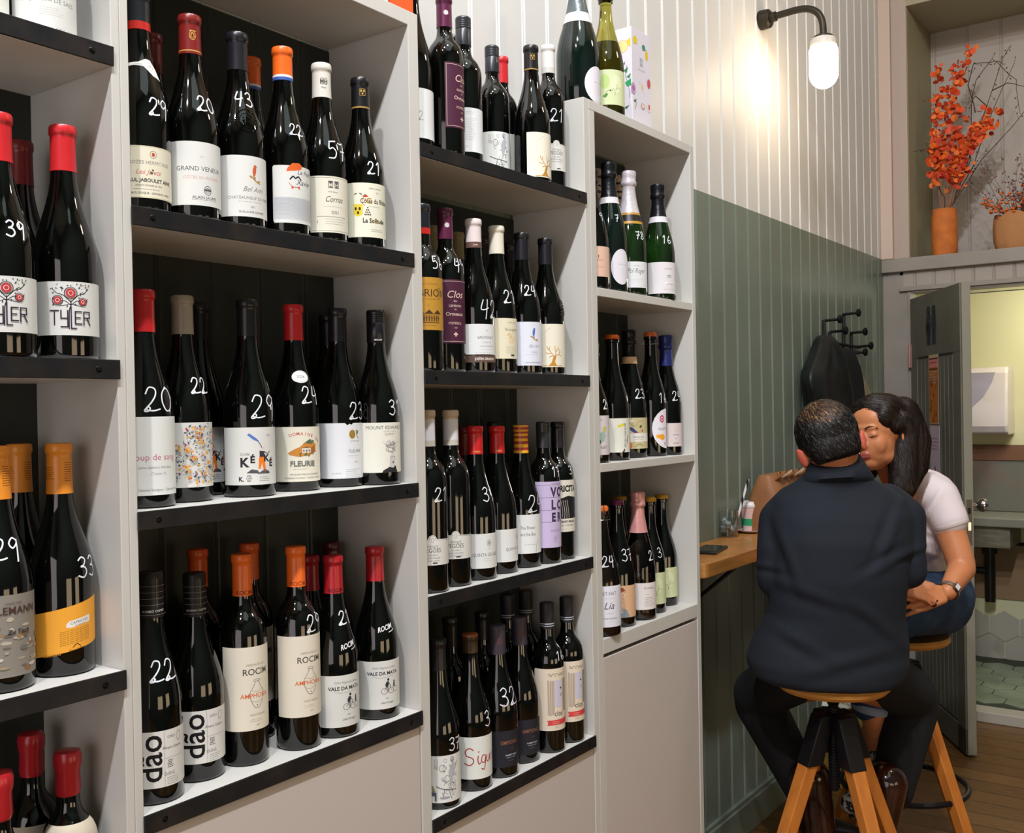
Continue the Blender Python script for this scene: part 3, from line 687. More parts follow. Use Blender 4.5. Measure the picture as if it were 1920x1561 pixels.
CAPS = {  # colour, length in m, kind, bands [(z0 frac from capsule bottom, z1 frac, colour)], text
 'red': ('c9262c', .062, 'foil', [], None), 'darkred': ('6e1a1a', .062, 'foil', [], None), 'crimson': ('a81a24', .062, 'foil', [], None),
 'crimson_word': ('a81a24', .064, 'foil', [], ('ROCIM', '5a1014', 9)), 'maroon': ('4a0e16', .05, 'foil', [], None),
 'darkred_crest': ('7c1f1c', .060, 'foil', [(.06, .09, 'c29a4a')], ('crest', 'c29a4a', 14)), 'orange': ('d65a1c', .062, 'foil', [], None),
 'orange_word': ('ee6d22', .066, 'foil', [], ('ROCIM', 'a03a10', 9)), 'orange_print': ('e8912e', .068, 'foil', [], ('print', '7a4a10', 10)),
 'orange_band': ('f06a1e', .056, 'foil', [(0, .09, '3a5aa8'), (.09, .16, 'e6e6e6')], None),
 'black': ('1b1a20', .060, 'foil', [], None), 'blackband': ('20242a', .058, 'foil', [(0, .2, 'c8281e')], None),
 'white': ('dcdad6', .066, 'foil', [(0, .2, 'c8c8c0')], None), 'cream': ('e2ddcc', .060, 'foil', [], None), 'beige': ('a89c74', .06, 'foil', [], None),
 'taupe': ('a39a8e', .060, 'foil', [], None), 'gold': ('b8822a', .06, 'foil', [], None),
 'white_crest': ('d8d6cc', .060, 'foil', [], ('mono', '4a4a46', 12)), 'black_crest': ('17171a', .056, 'foil', [(.0, .05, 'a08040')], ('bells', 'c8a04a', 11)),
 'white_brown': ('e2d6d4', .060, 'foil', [(0, .2, '6b5048')], ('JUSTIN', 'efe6e0', 3)), 'beige_white': ('c9b59c', .070, 'foil', [(0, .16, 'c4c0b4'), (.16, .74, 'd9d9de')], None),
 'purple': ('5a2040', .062, 'foil', [], ('cross', 'e0d8d8', 12)), 'red_word': ('c81e22', .058, 'foil', [], ('NITRO', 'e0b060', 5)),
 'striped': ('a8322a', .062, 'foil', [(.0, .10, 'eeb02c'), (.2, .32, 'eeb02c'), (.42, .52, 'eeb02c'), (.6, .69, 'eeb02c'), (.76, .83, 'eeb02c'), (.92, .985, 'eeb02c')], None),
 'rust': ('8a4a28', .038, 'waxlow', [(0, .85, '3a2c14')], None), 'plumgrey': ('3a3340', .060, 'plain', [], ('dots', '8a4a44', 10)),
 'wax': ('b3202a', .058, 'wax', [], None), 'screw': ('2a2d31', .060, 'screw', [], None), 'screw_text': ('17161b', .060, 'screw', [], ('MOUNT', 'd8d8dc', 4)),
 'stitch': ('0d0d0f', .066, 'stitch', [], ('ALVARO CASTRO', 'c8c8cc', 4.5)), 'black_dots': ('1b1c22', .058, 'plain', [(.10, .13, 'b8c0cc'), (.18, .22, 'b8c0cc')], None),
 'none': (None, 0, None, [], None), 'pale_print': ('c9a98c', .10, 'foil', [(.34, .42, '4a2a20'), (.52, .57, '2c2220'), (.74, .8, '3a2a24'), (.14, .22, 'b06a28')], None),
 'crown': ('c8a23c', .012, 'crown', [], None), 'crown_orange': ('e0661e', .012, 'crown', [], None), 'crown_purple': ('6e2450', .013, 'crown', [], None), 'crown_gold': ('c8982c', .012, 'crown', [], None),
 'champ_black': ('14161a', .095, 'champ', [], None), 'champ_black_band': ('15181c', .105, 'champ', [(0, .15, 'd8d6dc')], None),
 'champ_band': ('5c6668', .12, 'champ', [(0, .2, 'd8dadc')], None), 'champ_white': ('d2ccd2', .14, 'champ', [(0, .05, 'b48a2c'), (.05, .17, '1c1a16'), (.17, .21, 'b48a2c')], ('POL', 'c8a04a', 7)),
 'champ_flower': ('111214', .09, 'champ', [(0, .2, 'd8b48a')], None), 'champ_blue': ('27306e', .085, 'champ', [], None), 'champ_pink': ('d89a96', .105, 'champ', [], None),
 'wire': ('d86a2a', .030, 'wire', [], None),
}
def cyl_map(rf, zc, phi):
    """rf(z) radius; label centre height zc; azimuth phi (rad)"""
    rref = rf(zc)
    def f(x, y, l):
        z = zc + y / 1000; r_ = rf(z) + l / 1000; a = phi + x / 1000 / rref
        return Vector((r_ * math.cos(a), r_ * math.sin(a), z))
    return f
def capsule(t, ty, R_, H, cs, phi):
    colr, L, kind, bands, tx = CAPS[cs]
    if colr is None: return
    nr = prof_r(ty, R_, H, H * .93) ; z0 = H - L
    shiny = {'foil': .32, 'wax': .25, 'waxlow': .4, 'screw': .3, 'plain': .5, 'stitch': .45, 'champ': .3, 'crown': .35, 'wire': .4}[kind]
    M0 = mat('capsule_%s_%s' % (colr, kind), colr, shiny, metal=.25 if kind in ('champ', 'crown') else 0, spec=.55, bump=(70, .5, .003) if kind == 'champ' else ((30, .25, .003) if kind == 'wax' else None))
    g = .0009
    def rr(z): return prof_r(ty, R_, H, z) + g
    b = MB(); b.m(M0)
    if kind in ('foil', 'plain', 'stitch', 'waxlow'):
        lip = 1.09 if kind == 'foil' else 1.0
        if kind == 'waxlow': lip = 1.04
        pr = [(rr(z0) - g, z0)]
        n = 10
        for k in range(n + 1):
            z = z0 + (L - .014) * k / n; pr.append((rr(z), z))
        pr += [(rr(H - .013) * lip, H - .0125), (rr(H) * lip * 1.01, H - .009), (rr(H) * lip, H - .0035), (rr(H) * lip * .93, H - .0008), (rr(H) * .8, H), (0, H)]
        if kind in ('plain', 'stitch'):
            pr = [(rr(z0) - g, z0)] + [(rr(H) * 1.08, z0 + (L - .003) * k / 8) for k in range(9)] + [(rr(H) * .98, H - .0005), (0, H)]
    elif kind == 'wax':
        pr = [(rr(z0) - g, z0 - .002), (rr(z0) + .001, z0 + .004), (rr(H) * 1.02, z0 + .03), (rr(H) * 1.16, H - .02), (rr(H) * 1.18, H - .008), (rr(H) * 1.05, H - .002), (rr(H) * .6, H), (0, H)]
    elif kind == 'screw':
        k1 = 1.06; pr = [(rr(z0) - g, z0), (rr(H) * k1, z0 + .001), (rr(H) * k1, H - .026), (rr(H) * k1 * .97, H - .025), (rr(H) * k1, H - .024)]
        for q_ in range(4): zz = H - .021 + q_ * .004; pr += [(rr(H) * k1 * 1.02, zz), (rr(H) * k1 * .98, zz + .0015), (rr(H) * k1 * 1.02, zz + .003)]
        pr += [(rr(H) * k1, H - .002), (rr(H) * .96, H), (0, H)]
    elif kind == 'champ':
        pr = [(rr(z0) - g, z0)]
        for k in range(9): z = z0 + (L - .042) * k / 8; pr.append((rr(z) + .0006 * (k > 1), z))
        n1 = rr(H); pr += [(n1 * 1.1, H - .040), (n1 * 1.28, H - .037), (n1 * 1.3, H - .030), (n1 * 1.18, H - .026), (n1 * 1.2, H - .016), (n1 * 1.27, H - .008), (n1 * 1.18, H - .002), (n1 * .8, H), (0, H)]
    elif kind == 'crown':
        n1 = rr(H); pr = [(n1 * .9, H - L), (n1 * 1.22, H - L), (n1 * 1.18, H - .004), (n1 * .95, H - .0005), (0, H)]
    elif kind == 'wire':
        n1 = rr(H); pr = [(n1 * .85, H - .026), (n1 * 1.0, H - .018), (n1 * 1.12, H - .006), (n1 * .9, H - .001), (0, H)]
    bs = []
    mats = []
    if bands:
        # split profile at band edges
        edges = sorted({z0 + L * q_ for bb in bands for q_ in bb[:2]})
        out = [pr[0]]
        for (ra, za), (rb, zb) in zip(pr, pr[1:]):
            for e in edges:
                if za + 1e-6 < e < zb - 1e-6: out.append((ra + (rb - ra) * (e - za) / (zb - za), e))
            out.append((rb, zb))
        pr = out
        for (ra, za), (rb, zb) in zip(pr, pr[1:]):
            q_ = ((za + zb) / 2 - z0) / L; mm = M0
            for f0, f1, cc in bands:
                if f0 <= q_ <= f1: mm = mat('band_' + cc, cc, .4)
            mats.append(mm)
    b.lathe(pr, 32, None, True, mats or None)
    nm = {'crown': 'crown_cap', 'screw': 'screw_cap', 'wax': 'wax_seal', 'wire': 'cork'}.get(kind, 'capsule')
    c = b.build(nm, t, sharp=50)
    if kind == 'screw' or kind == 'stitch' or tx:
        els = []
        rz = rr(H) * 1.09
        if tx:
            k, tc, sz = tx
            if k == 'crest': els = [('O', 0, 0, 5, 7, 1, tc), ('O', 0, 0, 2.6, 4.6, .8, tc), ('R', -5, 6, 5, 7.5, tc), ('S', [(-4, -4), (0, 3), (4, -4)], .8, tc)]
            elif k == 'mono': els = [('R', -5.5, -5.5, 5.5, 5.5, tc), ('R', -4.7, -4.7, 4.7, 4.7, 'b8b6aa'), ('T', 0, -3.4, 9, 'MH', tc, {'bold': .03}), ('T', 0, -12, 4, 'Mark', tc)]
            elif k == 'bells': els = [('E', -2.4, 3, 1.6, 2, tc), ('E', 2.4, 3, 1.6, 2, tc), ('E', 0, -1.6, 1.6, 2, tc), ('R', -5, 6.4, 5, 7, tc), ('R', -5, -5.4, 5, -4.8, tc), ('R', -5.2, -5, -4.6, 7, tc), ('R', 4.6, -5, 5.2, 7, tc)]
            elif k == 'cross': els = [('O', 0, 0, 4, 4, .7, tc)] + [('P', [(0, 0), (5.5 * math.cos(R(a - 18)), 5.5 * math.sin(R(a - 18))), (4.2 * math.cos(R(a)), 4.2 * math.sin(R(a))), (5.5 * math.cos(R(a + 18)), 5.5 * math.sin(R(a + 18)))], tc) for a in range(0, 360, 45)]
            elif k == 'print': els = [('L', -26, -10, 8, 6, 3, tc, .9), ('L', 2, 16, 14, 9, 3, tc, .9)]
            elif k == 'dots': els = [('E', random.uniform(-4, 4), random.uniform(-6, 6), .7, .7, tc) for _ in range(14)] + [('O', 0, 0, 5, 7, .4, tc)]
            else: els = [('T', 0, -sz / 2, sz, k, tc, {'bold': .02})]
        if kind == 'stitch':
            for q_ in range(4):
                zq = 8 + q_ * 9
                for s_ in range(-9, 10): els.append(('R', s_ * 2.6, zq, s_ * 2.6 + 1.6, zq + .5, 'b8b8bc'))
            for s_ in range(16): els.append(('R', 3, 5 + s_ * 2.6, 3.5, 6.6 + s_ * 2.6, 'b8b8bc'))
            for s_ in range(-9, 10): els.append(('R', s_ * 2.6, -6, s_ * 2.6 + 1.6, -5.5, 'b8b8bc'))
        if els:
            zc = {'ROCIM': z0 + .007, 'JUSTIN': z0 + .006, 'NITRO': z0 + .006, 'MOUNT': z0 + .006, 'POL': z0 + .055}.get(tx[0] if tx else '', z0 + .027)
            if kind == 'stitch': zc = z0 + .011
            rf = (lambda z: rr(H) * 1.08) if kind in ('plain', 'stitch', 'screw') else rr
            art_mesh('capsule_print', els, cyl_map(rf, zc, phi + .25), c, step=3, lift=.02, base=.12)
    if kind == 'wire':
        b = MB(); b.m(CHR); n1 = prof_r(ty, R_, H, H)
        for q_ in range(4):
            a = phi + .4 + q_ * math.pi / 2
            b.tube([(n1 * .8 * math.cos(a), n1 * .8 * math.sin(a), H + .0006), (n1 * 1.25 * math.cos(a), n1 * 1.25 * math.sin(a), H - .004), (n1 * 1.4 * math.cos(a), n1 * 1.4 * math.sin(a), H - .034)], .0007, 5)
        b.tube([(n1 * 1.35 * math.cos(a), n1 * 1.35 * math.sin(a), H - .034) for a in [2 * math.pi * i / 20 for i in range(21)]], .0008, 5)
        b.build('wire_cage', t)
def L_base(W, Hh, shape='rect', c='d9dbd7'):
    if shape == 'oval': return [('E', 0, 0, W / 2, Hh / 2, c)]
    if shape == 'round':
        r_ = 4; pts = []
        for cx, cy, a0 in ((W/2-r_, Hh/2-r_, 0), (-W/2+r_, Hh/2-r_, 90), (-W/2+r_, -Hh/2+r_, 180), (W/2-r_, -Hh/2+r_, 270)):
            pts += [(cx + r_*math.cos(R(a0+k*30)), cy + r_*math.sin(R(a0+k*30))) for k in range(4)]
        return [('P', pts, c)]
    return [('R', -W/2, -Hh/2, W/2, Hh/2, c)]
def T(x, y, s, tx, c='3a3a3c', **k): return ('T', x, y, s, tx, c, k)
def tree_art(c1, x=0, y=0, s=1.0, gold='c08a3a'):
    E_ = [('P', [(x-8*s, y-18*s), (x-3*s, y-12*s), (x-1*s, y-6*s), (x+2*s, y-1*s), (x+6*s, y+1*s), (x+5*s, y-6*s), (x+3*s, y-11*s), (x+7*s, y-18*s)], gold)]
    for br in ([(2,-2),(-3,4),(-7,10),(-6,15)], [(-3,4),(-9,3),(-13,5)], [(4,0),(5,7),(3,13),(4,17)], [(5,0),(11,2),(15,7)], [(11,2),(15,-1),(18,1)], [(5,6),(9,11),(10,16)], [(-6,9),(-10,12),(-11,16)], [(3,-4),(-2,-1),(-7,-3)], [(13,4),(13,9),(11,12)]):
        E_.append(('S', [(x+a*s, y+b_*s) for a, b_ in br], 1.1*s, gold))
    E_.append(('R', x-20*s, y-19*s, x+20*s, y-18*s, gold)); return E_
def bird(x, y, c1, c2='b08a3c'):
    return [('P', [(x-2, y-10), (x-3.5, y-2), (x-3, y+4), (x, y+8), (x+3, y+8), (x+3.4, y+5), (x+3, y-1), (x+1, y-7)], c1), ('E', x+1, y+7.5, 2.6, 2.4, c1), ('P', [(x+3, y+8), (x+5.5, y+7), (x+3, y+6.6)], '4a3a2a'), ('P', [(x-1.6, y-9), (x+.4, y-16), (x+2, y-9)], '8a6a5a'),
            ('S', [(x-8, y-8), (x-3, y-11), (x+4, y-16), (x+10, y-18)], 2, c2), ('E', x+8, y-15, 2.6, 1.6, c2), ('E', x-6, y-9, 2.4, 1.5, c2)]
def lab(name, W, Hh):
    h = Hh / 2; w = W / 2; rnd = random.Random(hash(name) % 1000 if False else sum(map(ord, name)))
    if name == 'saes': return L_base(W, Hh) + [T(0, -4, 8, 'QUINTA DE SAES', '8a8880'), ('L', -16, 16, -12, 4, 3, 'b0aea6'), ('O', 0, 16, 7, 9, .5, 'a8a69c')]
    if name == 'tree':
        E_ = L_base(W, Hh)
        E_ += [('S', [(-2.5, -h+8), (-2, -4), (0, 4), (0, 10)], 1.4, '33303c')]
        for sgn in (-1, 1):
            E_ += [('S', [(0, 4), (sgn*8, 10), (sgn*16, 8), (sgn*22, 13)], 1.0, '33303c'), ('S', [(0, 8), (sgn*9, 17), (sgn*17, 20), (sgn*23, 26)], 1.0, '33303c'), ('S', [(0, 6), (sgn*7, 4), (sgn*14, 3)], .8, '33303c')]
        for k in range(64):
            a = rnd.uniform(-25, 25); b_ = rnd.uniform(2, h - 3)
            if abs(a) < 9 and 10 < b_ < 28 or (a+16)**2+(b_-11)**2 < 36 or (a-15)**2+(b_-10)**2 < 30: continue
            dx, dy = rnd.uniform(-1.6, 1.6), rnd.uniform(-1, 1.6); E_.append(('P', [(a-dx, b_-dy), (a+dy*.6, b_-dx*.6), (a+dx, b_+dy), (a-dy*.6, b_+dx*.6)], '3c4a44'))
        for cx, cy, r_ in ((0, 20, 6), (-16, 10.5, 5), (15, 9, 4.2)): E_ += [('E', cx, cy, r_, r_, 'b83a3c'), ('O', cx, cy, r_*1.35, r_*1.35, .9, '33303c'), ('O', cx, cy, r_*.55, r_*.55, .8, 'e8c8c4')]
        c = '34243a'
        for pl in ([(-25,-3),(-15,-3)], [(-20,-3),(-20,-21)], [(-12,-3),(-12,-13),(-4,-13)], [(-4,-3),(-4,-24),(-12,-24)], [(0,-h+9),(6,-h+9)], [(0,2),(0,-h+9)], [(13,-4),(5,-4),(5,-20),(13,-20)], [(5,-12),(11,-12)], [(16,-21),(16,-4),(24,-4),(24,-12),(16,-12)], [(20,-12),(25,-21)]):
            vs = pl
            for a, b_ in zip(vs, vs[1:]):
                if a[0] == b_[0]: E_.append(('R', a[0]-.8, min(a[1], b_[1])-.8, a[0]+.8, max(a[1], b_[1])+.8, c))
                elif a[1] == b_[1]: E_.append(('R', min(a[0], b_[0])-.8, a[1]-.8, max(a[0], b_[0])+.8, a[1]+.8, c))
                else: E_.append(('S', [a, b_], 1.6, c))
        return E_
    if name == 'slant':
        o = 'f0a83a'; E_ = [('P', [(-w, h-9), (w, h+16), (w, -h+12), (-w+12, -h-6)], o)]
        E_ += [('P', [(-4, 9), (0, 13), (30, 18), (30, 9), (1, 4), (-4, 5)], 'ebe9e2'), T(14, 9.6, 5.2, 'CAPRICHO', '5a5a58', rot=8), T(15, 6.4, 2.4, 'DE MENDOZA', '5a5a58', rot=8)]
        for k in range(8): E_.append(T(8, 1 - k*2.5, 2.3, 'terrazas con vistas y viejas cepas al sol de la', '8a6a28', rot=8))
        return E_ + [('S', [(4, -22), (9, -18), (14, -21)], 1, '3a2c1c'), T(10, -26, 4, 'Finca de Raja', '3a2c1c', rot=8), T(-22, -32, 5, 'BODEGAS', 'd08e2a', rot=8)]
    if name == 'stone':
        E_ = L_base(W, Hh, c='8a857c')
        for k in range(60):
            x, y = rnd.uniform(-w, w), rnd.uniform(-h+6, h*.4); r1, r2 = rnd.uniform(3, 9), rnd.uniform(1.5, 4)
            E_.append(('P', [(x + r1*rnd.uniform(.7, 1)*math.cos(R(a)), y + r2*rnd.uniform(.7, 1)*math.sin(R(a))) for a in range(0, 360, 40)], rnd.choice(['a08f74', 'b8b0a0', '6b6660', '9a7e58', 'c4c0b4', '75706a', '8c6a48', 'a49c8e'])))
        return [q_ for q_ in E_] + [T(4, h-24, 13, 'ALLEMANN', '4a3430', bold=.01), T(6, h-12, 3.4, 'COLLECTION', '4a4038'), T(12, 2, 8, 'Zu Tisch', '2e2a28', bold=.02, slant=.2)]
    if name == 'beige': return L_base(W, Hh, c='c9c0ac') + [T(0, 0, 8, 'SELECTION', '6a6456')]
    if name == 'plain': return L_base(W, Hh, c='dfe0d8') + [('L', -14, 14, 4, 6, 4, '8a8a84')]
    if name == 'crozes':
        b_ = 'e0dcc6'; E_ = L_base(W, Hh, c=b_) + [('R', -w, h-1.4, w, h-.8, 'b8ac6c'), ('R', -w, -h+.8, w, -h+1.4, 'b8ac6c')]
        return E_ + [('O', 4, 25, 5, 5.5, .8, '8a8470'), ('E', 4, 25, 2.4, 3, 'c05038'), T(-2, 11, 7, 'CROZES HERMITAGE', '8a8a80'), T(-3, -3, 9.5, 'Les Jalets', 'cf6a6a', slant=.35), ('E', 1, -1, 2, 2, '2e6a4a'), ('E', 3, 3, 1.4, 1.4, '2e6a4a'), T(0, -14, 7, 'PAUL JABOULET AINE', '2a2a2c', bold=.02), T(-2, -20, 3.2, 'MAISON FONDEE EN 1834', '6a6a66'), ('L', -24, 24, -24.5, 1, 3, '7a7a74'), T(-2, -31, 4, 'VIN BIOLOGIQUE - ORGANIC WINE', '4a4a48')]
    if name == 'venuer': return L_base(W, Hh) + [T(-2, 4, 9.5, 'GRAND VENEUR', '4a4a48'), T(0, -8, 6.4, 'CÔTES DU RHÔNE', 'cf9a90'), ('O', 8, -24, 6, 7, 1, '5a5a58'), ('R', 3, -25, 13, -22, '5a5a58'), ('O', 8, -24, 3, 4, .8, '5a5a58'), T(4, -37, 6.4, 'ALAIN JAUME', '3a3a3a'), ('R', -16, -38.5, 24, -38.2, '5a5a58'), T(0, 24, 3, '2021', 'b8b8b0')]
    if name == 'robin': return L_base(W, Hh) + bird(6, 24, 'c8623e') + [T(4, -8, 11, 'Bel Ami', '8a8880', slant=.4), T(0, -20, 6.6, 'CHATEAUNEUF DU PAPE', '8a8a86'), ('L', -20, 20, -24, 1, 3, 'a8a8a4'), T(2, -33, 4, '2021', '8a8a86'), T(2, -41, 4.4, 'GUILLAUME GONNET', '5a5a58')]
    if name == 'beret':
        E_ = L_base(W, Hh, 'round'); o = 'd9622a'
        E_ += [('P', [(-20, h-10), (-18, h-4), (-10, h+4), (2, h+5), (8, h+1), (6, h-5), (-6, h-8)], o), ('S', [(-14, 24), (-9, 29), (-5, 26), (0, 29), (5, 24)], 2.4, '1f2430'), ('S', [(-16, 18), (-10, 12), (-4, 12)], .9, 'c05030'), ('P', [(-12, 8), (-5, 13), (3, 8), (2, 14), (-5, 11), (-12, 14)], 'cf5a3a'), T(14, 33, 10, 'Le Petit', '3a4a58', slant=.3), T(12, 16, 12, 'Xavier', '3a4a58', slant=.3)]
        for k in range(24): E_.append(('R', -w+2, -h+6+k*1.5, w-3-(k % 5), -h+6.4+k*1.5, '9aa4bc'))
        return E_
    if name == 'cornas':
        b_ = 'dedccb'; return L_base(W, Hh, c=b_) + [('R', -w+2, h-3, w-2, h-2.4, '6a6a64'), ('R', -w+2, -h+2.4, w-2, -h+3, '6a6a64'), ('R', -6, h-20, 2, h-8, '5a5a56'), ('R', 5, h-20, 13, h-8, '5a5a56'), T(-2, h-18, 9, 'M', 'd2d0c0', bold=.02), T(9, h-18, 9, 'H', 'd2d0c0', bold=.02), T(2, 20, 3.2, 'Mark Haisma', '6a6a66'), T(4, 4, 14, 'Cornas', '5a5a58', slant=.35, sx=.8), ('L', -14, 22, -4, 1, 3, 'a0a098'), T(5, -16, 7.5, '2021', '6a6a66'), ('R', -26, -21, 28, -20.5, '6a6a64'), ('L', -12, 26, -25, 3, 4, 'a0a098'), ('R', -26, -32, -25, -28, '3a3a38')]
    if name == 'cotes':
        b_ = 'e3e3cf'; E_ = L_base(W, Hh, c=b_)
        E_ += [('S', [(-28, 27), (-24, 29)], 1.6, '2c2c2c'), ('S', [(-19, 29), (-15, 27)], 1.6, '2c2c2c'), ('P', [(-30, 10), (-14, 10), (-14, -8), (-22, -12), (-30, -8)], 'dcc83a'), ('E', -26, 2, 2, 3, '2c2c2c'), ('E', -19, 2, 2, 3, '2c2c2c'), ('E', -22, -5, 2, 3, '2c2c2c')]
        E_ += [('E', -9, 24, 5, 1.6, 'b8402c'), ('E', -9, 25.6, 2.4, 2, 'b8402c'), ('S', [(-12, 23), (-14, 12), (-10, 8)], .8, 'b8402c')]
        for r_ in range(4):
            for q_ in range(r_ + 1): E_.append(('E', -5 + (q_ - r_/2) * 3.2, 4 - r_*4, 1.1, 1.5, '2c2c2c'))
        return E_ + [T(12, 12, 12, 'Côtes du Rhône', '4a3a28', sx=.75, bold=.01), T(-3, 12, 13, 'C', 'b8862c', bold=.03), T(8, -22, 11, 'La Solitude', '2c2824', sx=.9, bold=.02), T(10, -22, 11, 'S', 'b8862c', bold=.03), ('L', -4, 24, 6, 1, 3, '9a9a90'), ('L', 0, 26, -34, 2, 3, '7a7a72'), T(10, 37, 3, 'FAMILLE LANÇON', '6a6a62'), T(14, 30, 3, '2021', '8a8a80')]
    if name == 'coup': return L_base(W, Hh, c='e2e6e4') + [T(-2, -6, 13, 'Coup de sang', 'c06a84'), T(0, -18, 5, 'Jérôme, Stéphanie et Olivier Breux', '7a7e86', slant=.4, sx=.7), T(4, -27, 5.5, '(Tome. V)', 'a08a98'), T(8, -50, 5.5, 'Cabernet Sauvignon - Cabernet Franc', '7a7478', sx=.8)]
    if name == 'floral':
        E_ = L_base(W, Hh)
        for k in range(300):
            x, y = rnd.uniform(-w+2, w-2), rnd.uniform(-h+5, h-3)
            if x < -8 and y > h - 34 + (x+8)*.5 - (-x-8)*.2 + 10: continue
            a = rnd.uniform(0, 6.28); L = rnd.uniform(3, 6); E_.append(('P', [(x, y), (x+L*.5*math.cos(a+.4), y+L*.5*math.sin(a+.4)), (x+L*math.cos(a), y+L*math.sin(a)), (x+L*.5*math.cos(a-.4), y+L*.5*math.sin(a-.4))], rnd.choice(['2c3a5e', '33446a', '44547a'])))
        for k in range(130):
            x, y = rnd.uniform(-w+3, w-3), rnd.uniform(-h+6, h-4); c = rnd.choice(['dc9a2c', 'e0a83c', 'd88a28', 'c8405a'])
            if x < -8 and y > h - 24: continue
            n_ = []
            for q_ in range(10): r_ = (3.4 if q_ % 2 == 0 else 1.2) * (1 if c != 'c8405a' else .7); n_.append((x + r_*math.cos(q_*.628), y + r_*math.sin(q_*.628)))
            E_.append(('P', n_, c))
        return E_ + [T(22, h-8, 4, 'Rouge', '6a6a7a', slant=.3)]
    if name == 'keke':
        c = '2c2a30'; E_ = L_base(W, Hh) + [('P', [(-16, h-12), (-13, h-9), (-2, h-17), (2, h-21), (0, h-22.5), (-6, h-20)], '5a7ac0'), ('S', [(1, h-22), (5, h-28), (8, h-34)], 1.2, c), ('E', 10, h-33, 2.8, 3.2, 'd8cfc6'), ('P', [(3, h-37), (12, h-38), (11, h-48), (3, h-47)], '3a3842'), ('S', [(12, h-39), (18, h-42), (22, h-38)], 1.2, c), ('P', [(2, h-47), (11, h-47), (13, h-60), (14, h-70), (10, h-70), (7, h-56), (5, h-64), (3, h-66), (1, h-66)], 'ee7c22'), ('P', [(-18, h-72), (-10, h-66), (0, h-68), (2, h-73)], '55535a'), ('P', [(2, h-72), (12, h-66), (20, h-70), (22, h-73)], '55535a'),
             T(-20, h-62, 20, 'K', c, bold=.04), T(-8, h-56, 15, 'É', c, bold=.04), T(16, h-54, 15, 'K', c, bold=.04), T(25, h-62, 15, 'É', c, bold=.04), T(-20, h-44, 5, 'CUVÉE', '7a7a80'), T(20, h-14, 4, '2023', '9a9aa0'), T(-26, -h+6, 10, 'K.', c, bold=.03), T(-14, -h+13, 4, 'DES', c), T(-14, -h+9, 4, 'COM', c), T(-14, -h+5, 4, 'BES', c), T(10, -h+17, 3.6, 'BEAUJOLAIS', c, bold=.02), ('L', 2, 24, -h+12, 3, 3, '6a6a70')]
        return E_
    if name == 'fleurie':
        b_ = 'e3e0cf'; E_ = L_base(W, Hh, c=b_)
        for k, ch in enumerate('DOMAINE DE COLONAT'):
            a = 105 - k * 5.6; rr_ = 70; E_.append(T(-2 + rr_*math.cos(R(a))*.9, h-84 + rr_*math.sin(R(a)), 7.5, ch, 'c0504c', rot=a-90, bold=.01) if ch != ' ' else ('R', 0, 0, .01, .01, b_))
        E_ += [('P', [(-24, 2), (-14, 8), (-4, 12), (6, 20), (18, 24), (28, 16), (26, 4), (14, -2), (-6, -4), (-20, -1)], 'c8863c'), ('P', [(2, 18), (14, 25), (24, 22), (18, 17)], '4a6a58'), ('P', [(10, 8), (24, 14), (28, 4), (16, 0)], 'a8642c'), ('R', 0, 2, 16, 10, 'd8d4c8'), ('P', [(-1, 10), (8, 13), (17, 10)], '8a5a3a'), ('R', 2, 4, 4, 7, '3a3a3a'), ('R', 7, 4, 9, 7, '3a3a3a'), ('R', 12, 4, 14, 7, '3a3a3a')]
        E_ += [('E', rnd.uniform(-4, 24), rnd.uniform(-3, 2), 1.4, 1.1, '5a6a3a') for _ in range(14)]
        return E_ + [T(2, -20, 12.5, 'FLEURIE', '6e7470', sx=1.0, bold=.03), ('L', -16, 20, -25, 1, 3, '9a9a90'), T(6, -35, 3.6, 'MIS EN BOUTEILLE AU DOMAINE', '6a6a62'), T(4, -41, 3.6, 'DOMAINE COLONAT - FLEURIE - FRANCE', '6a6a62')]
    if name == 'fleure': return [('P', [(-w, -h), (w, -h), (w, h), (8, h), (5, h-3), (0, h-1.4), (-3, h-4), (-7, h-1), (-8, h), (-w, h)], 'dde0e4'), ('E', 6, h-20, 6.5, 8, 'a8863c'), ('E', 6, h-20, 5.6, 7, '9a7a34'), ('P', [(14, h-12), (20, h-14), (19, h-20), (15, h-21)], '6a7a58'), ('S', [(15, h-21), (20, h-28)], 1.4, '9a7a34'), T(12, h-33, 3, 'OLIVIER RAVIER', '8a8a84'), T(12, h-52, 8, 'FLEURIE', '6e7078'), ('L', -4, 26, h-58, 1, 3, 'a0a0a4'), T(14, h-70, 3.4, '2023', '8a8a90'), ('L', -8, 26, h-82, 5, 3.4, '8a8a94'), T(-24, -h+8, 3.4, 'AL 13% Vol', '8a8a94')]
    if name == 'mount':
        c = '2a2a2e'; E_ = L_base(W, Hh, c='e2e2d6') + [T(2, h-12, 9, 'MOUNT EDWARD', '4a4a4c'), T(10, h-17, 3, 'CENTRAL OTAGO', '8a8a84'), T(10, h-23, 6, 'GAMAY', '9a8a80')]
        E_ += [('P', [(4, -h+8), (12, -h+12), (22, -h+12), (26, -h+2), (27, -h), (-6, -h), (-4, -h+4)], c), ('P', [(8, -h+10), (9, -h+30), (16, -h+34), (22, -h+28), (21, -h+12), (16, -h+8)], 'c8c8c4'), ('E', 16, -h+18, 1.6, 2.2, '5a5a5c'), ('S', [(11, -h+27), (14, -h+28)], .8, c), ('S', [(17, -h+28), (20, -h+27)], .8, c)]
        for k in range(44):
            x, y = rnd.uniform(2, 22), -h + rnd.uniform(34, 52); E_.append(('S', [(x, y), (x+rnd.uniform(-6, 6), y+rnd.uniform(-2, 6)), (x+rnd.uniform(-9, 9), y+rnd.uniform(0, 8))], .35, '8a8a92'))
        return E_
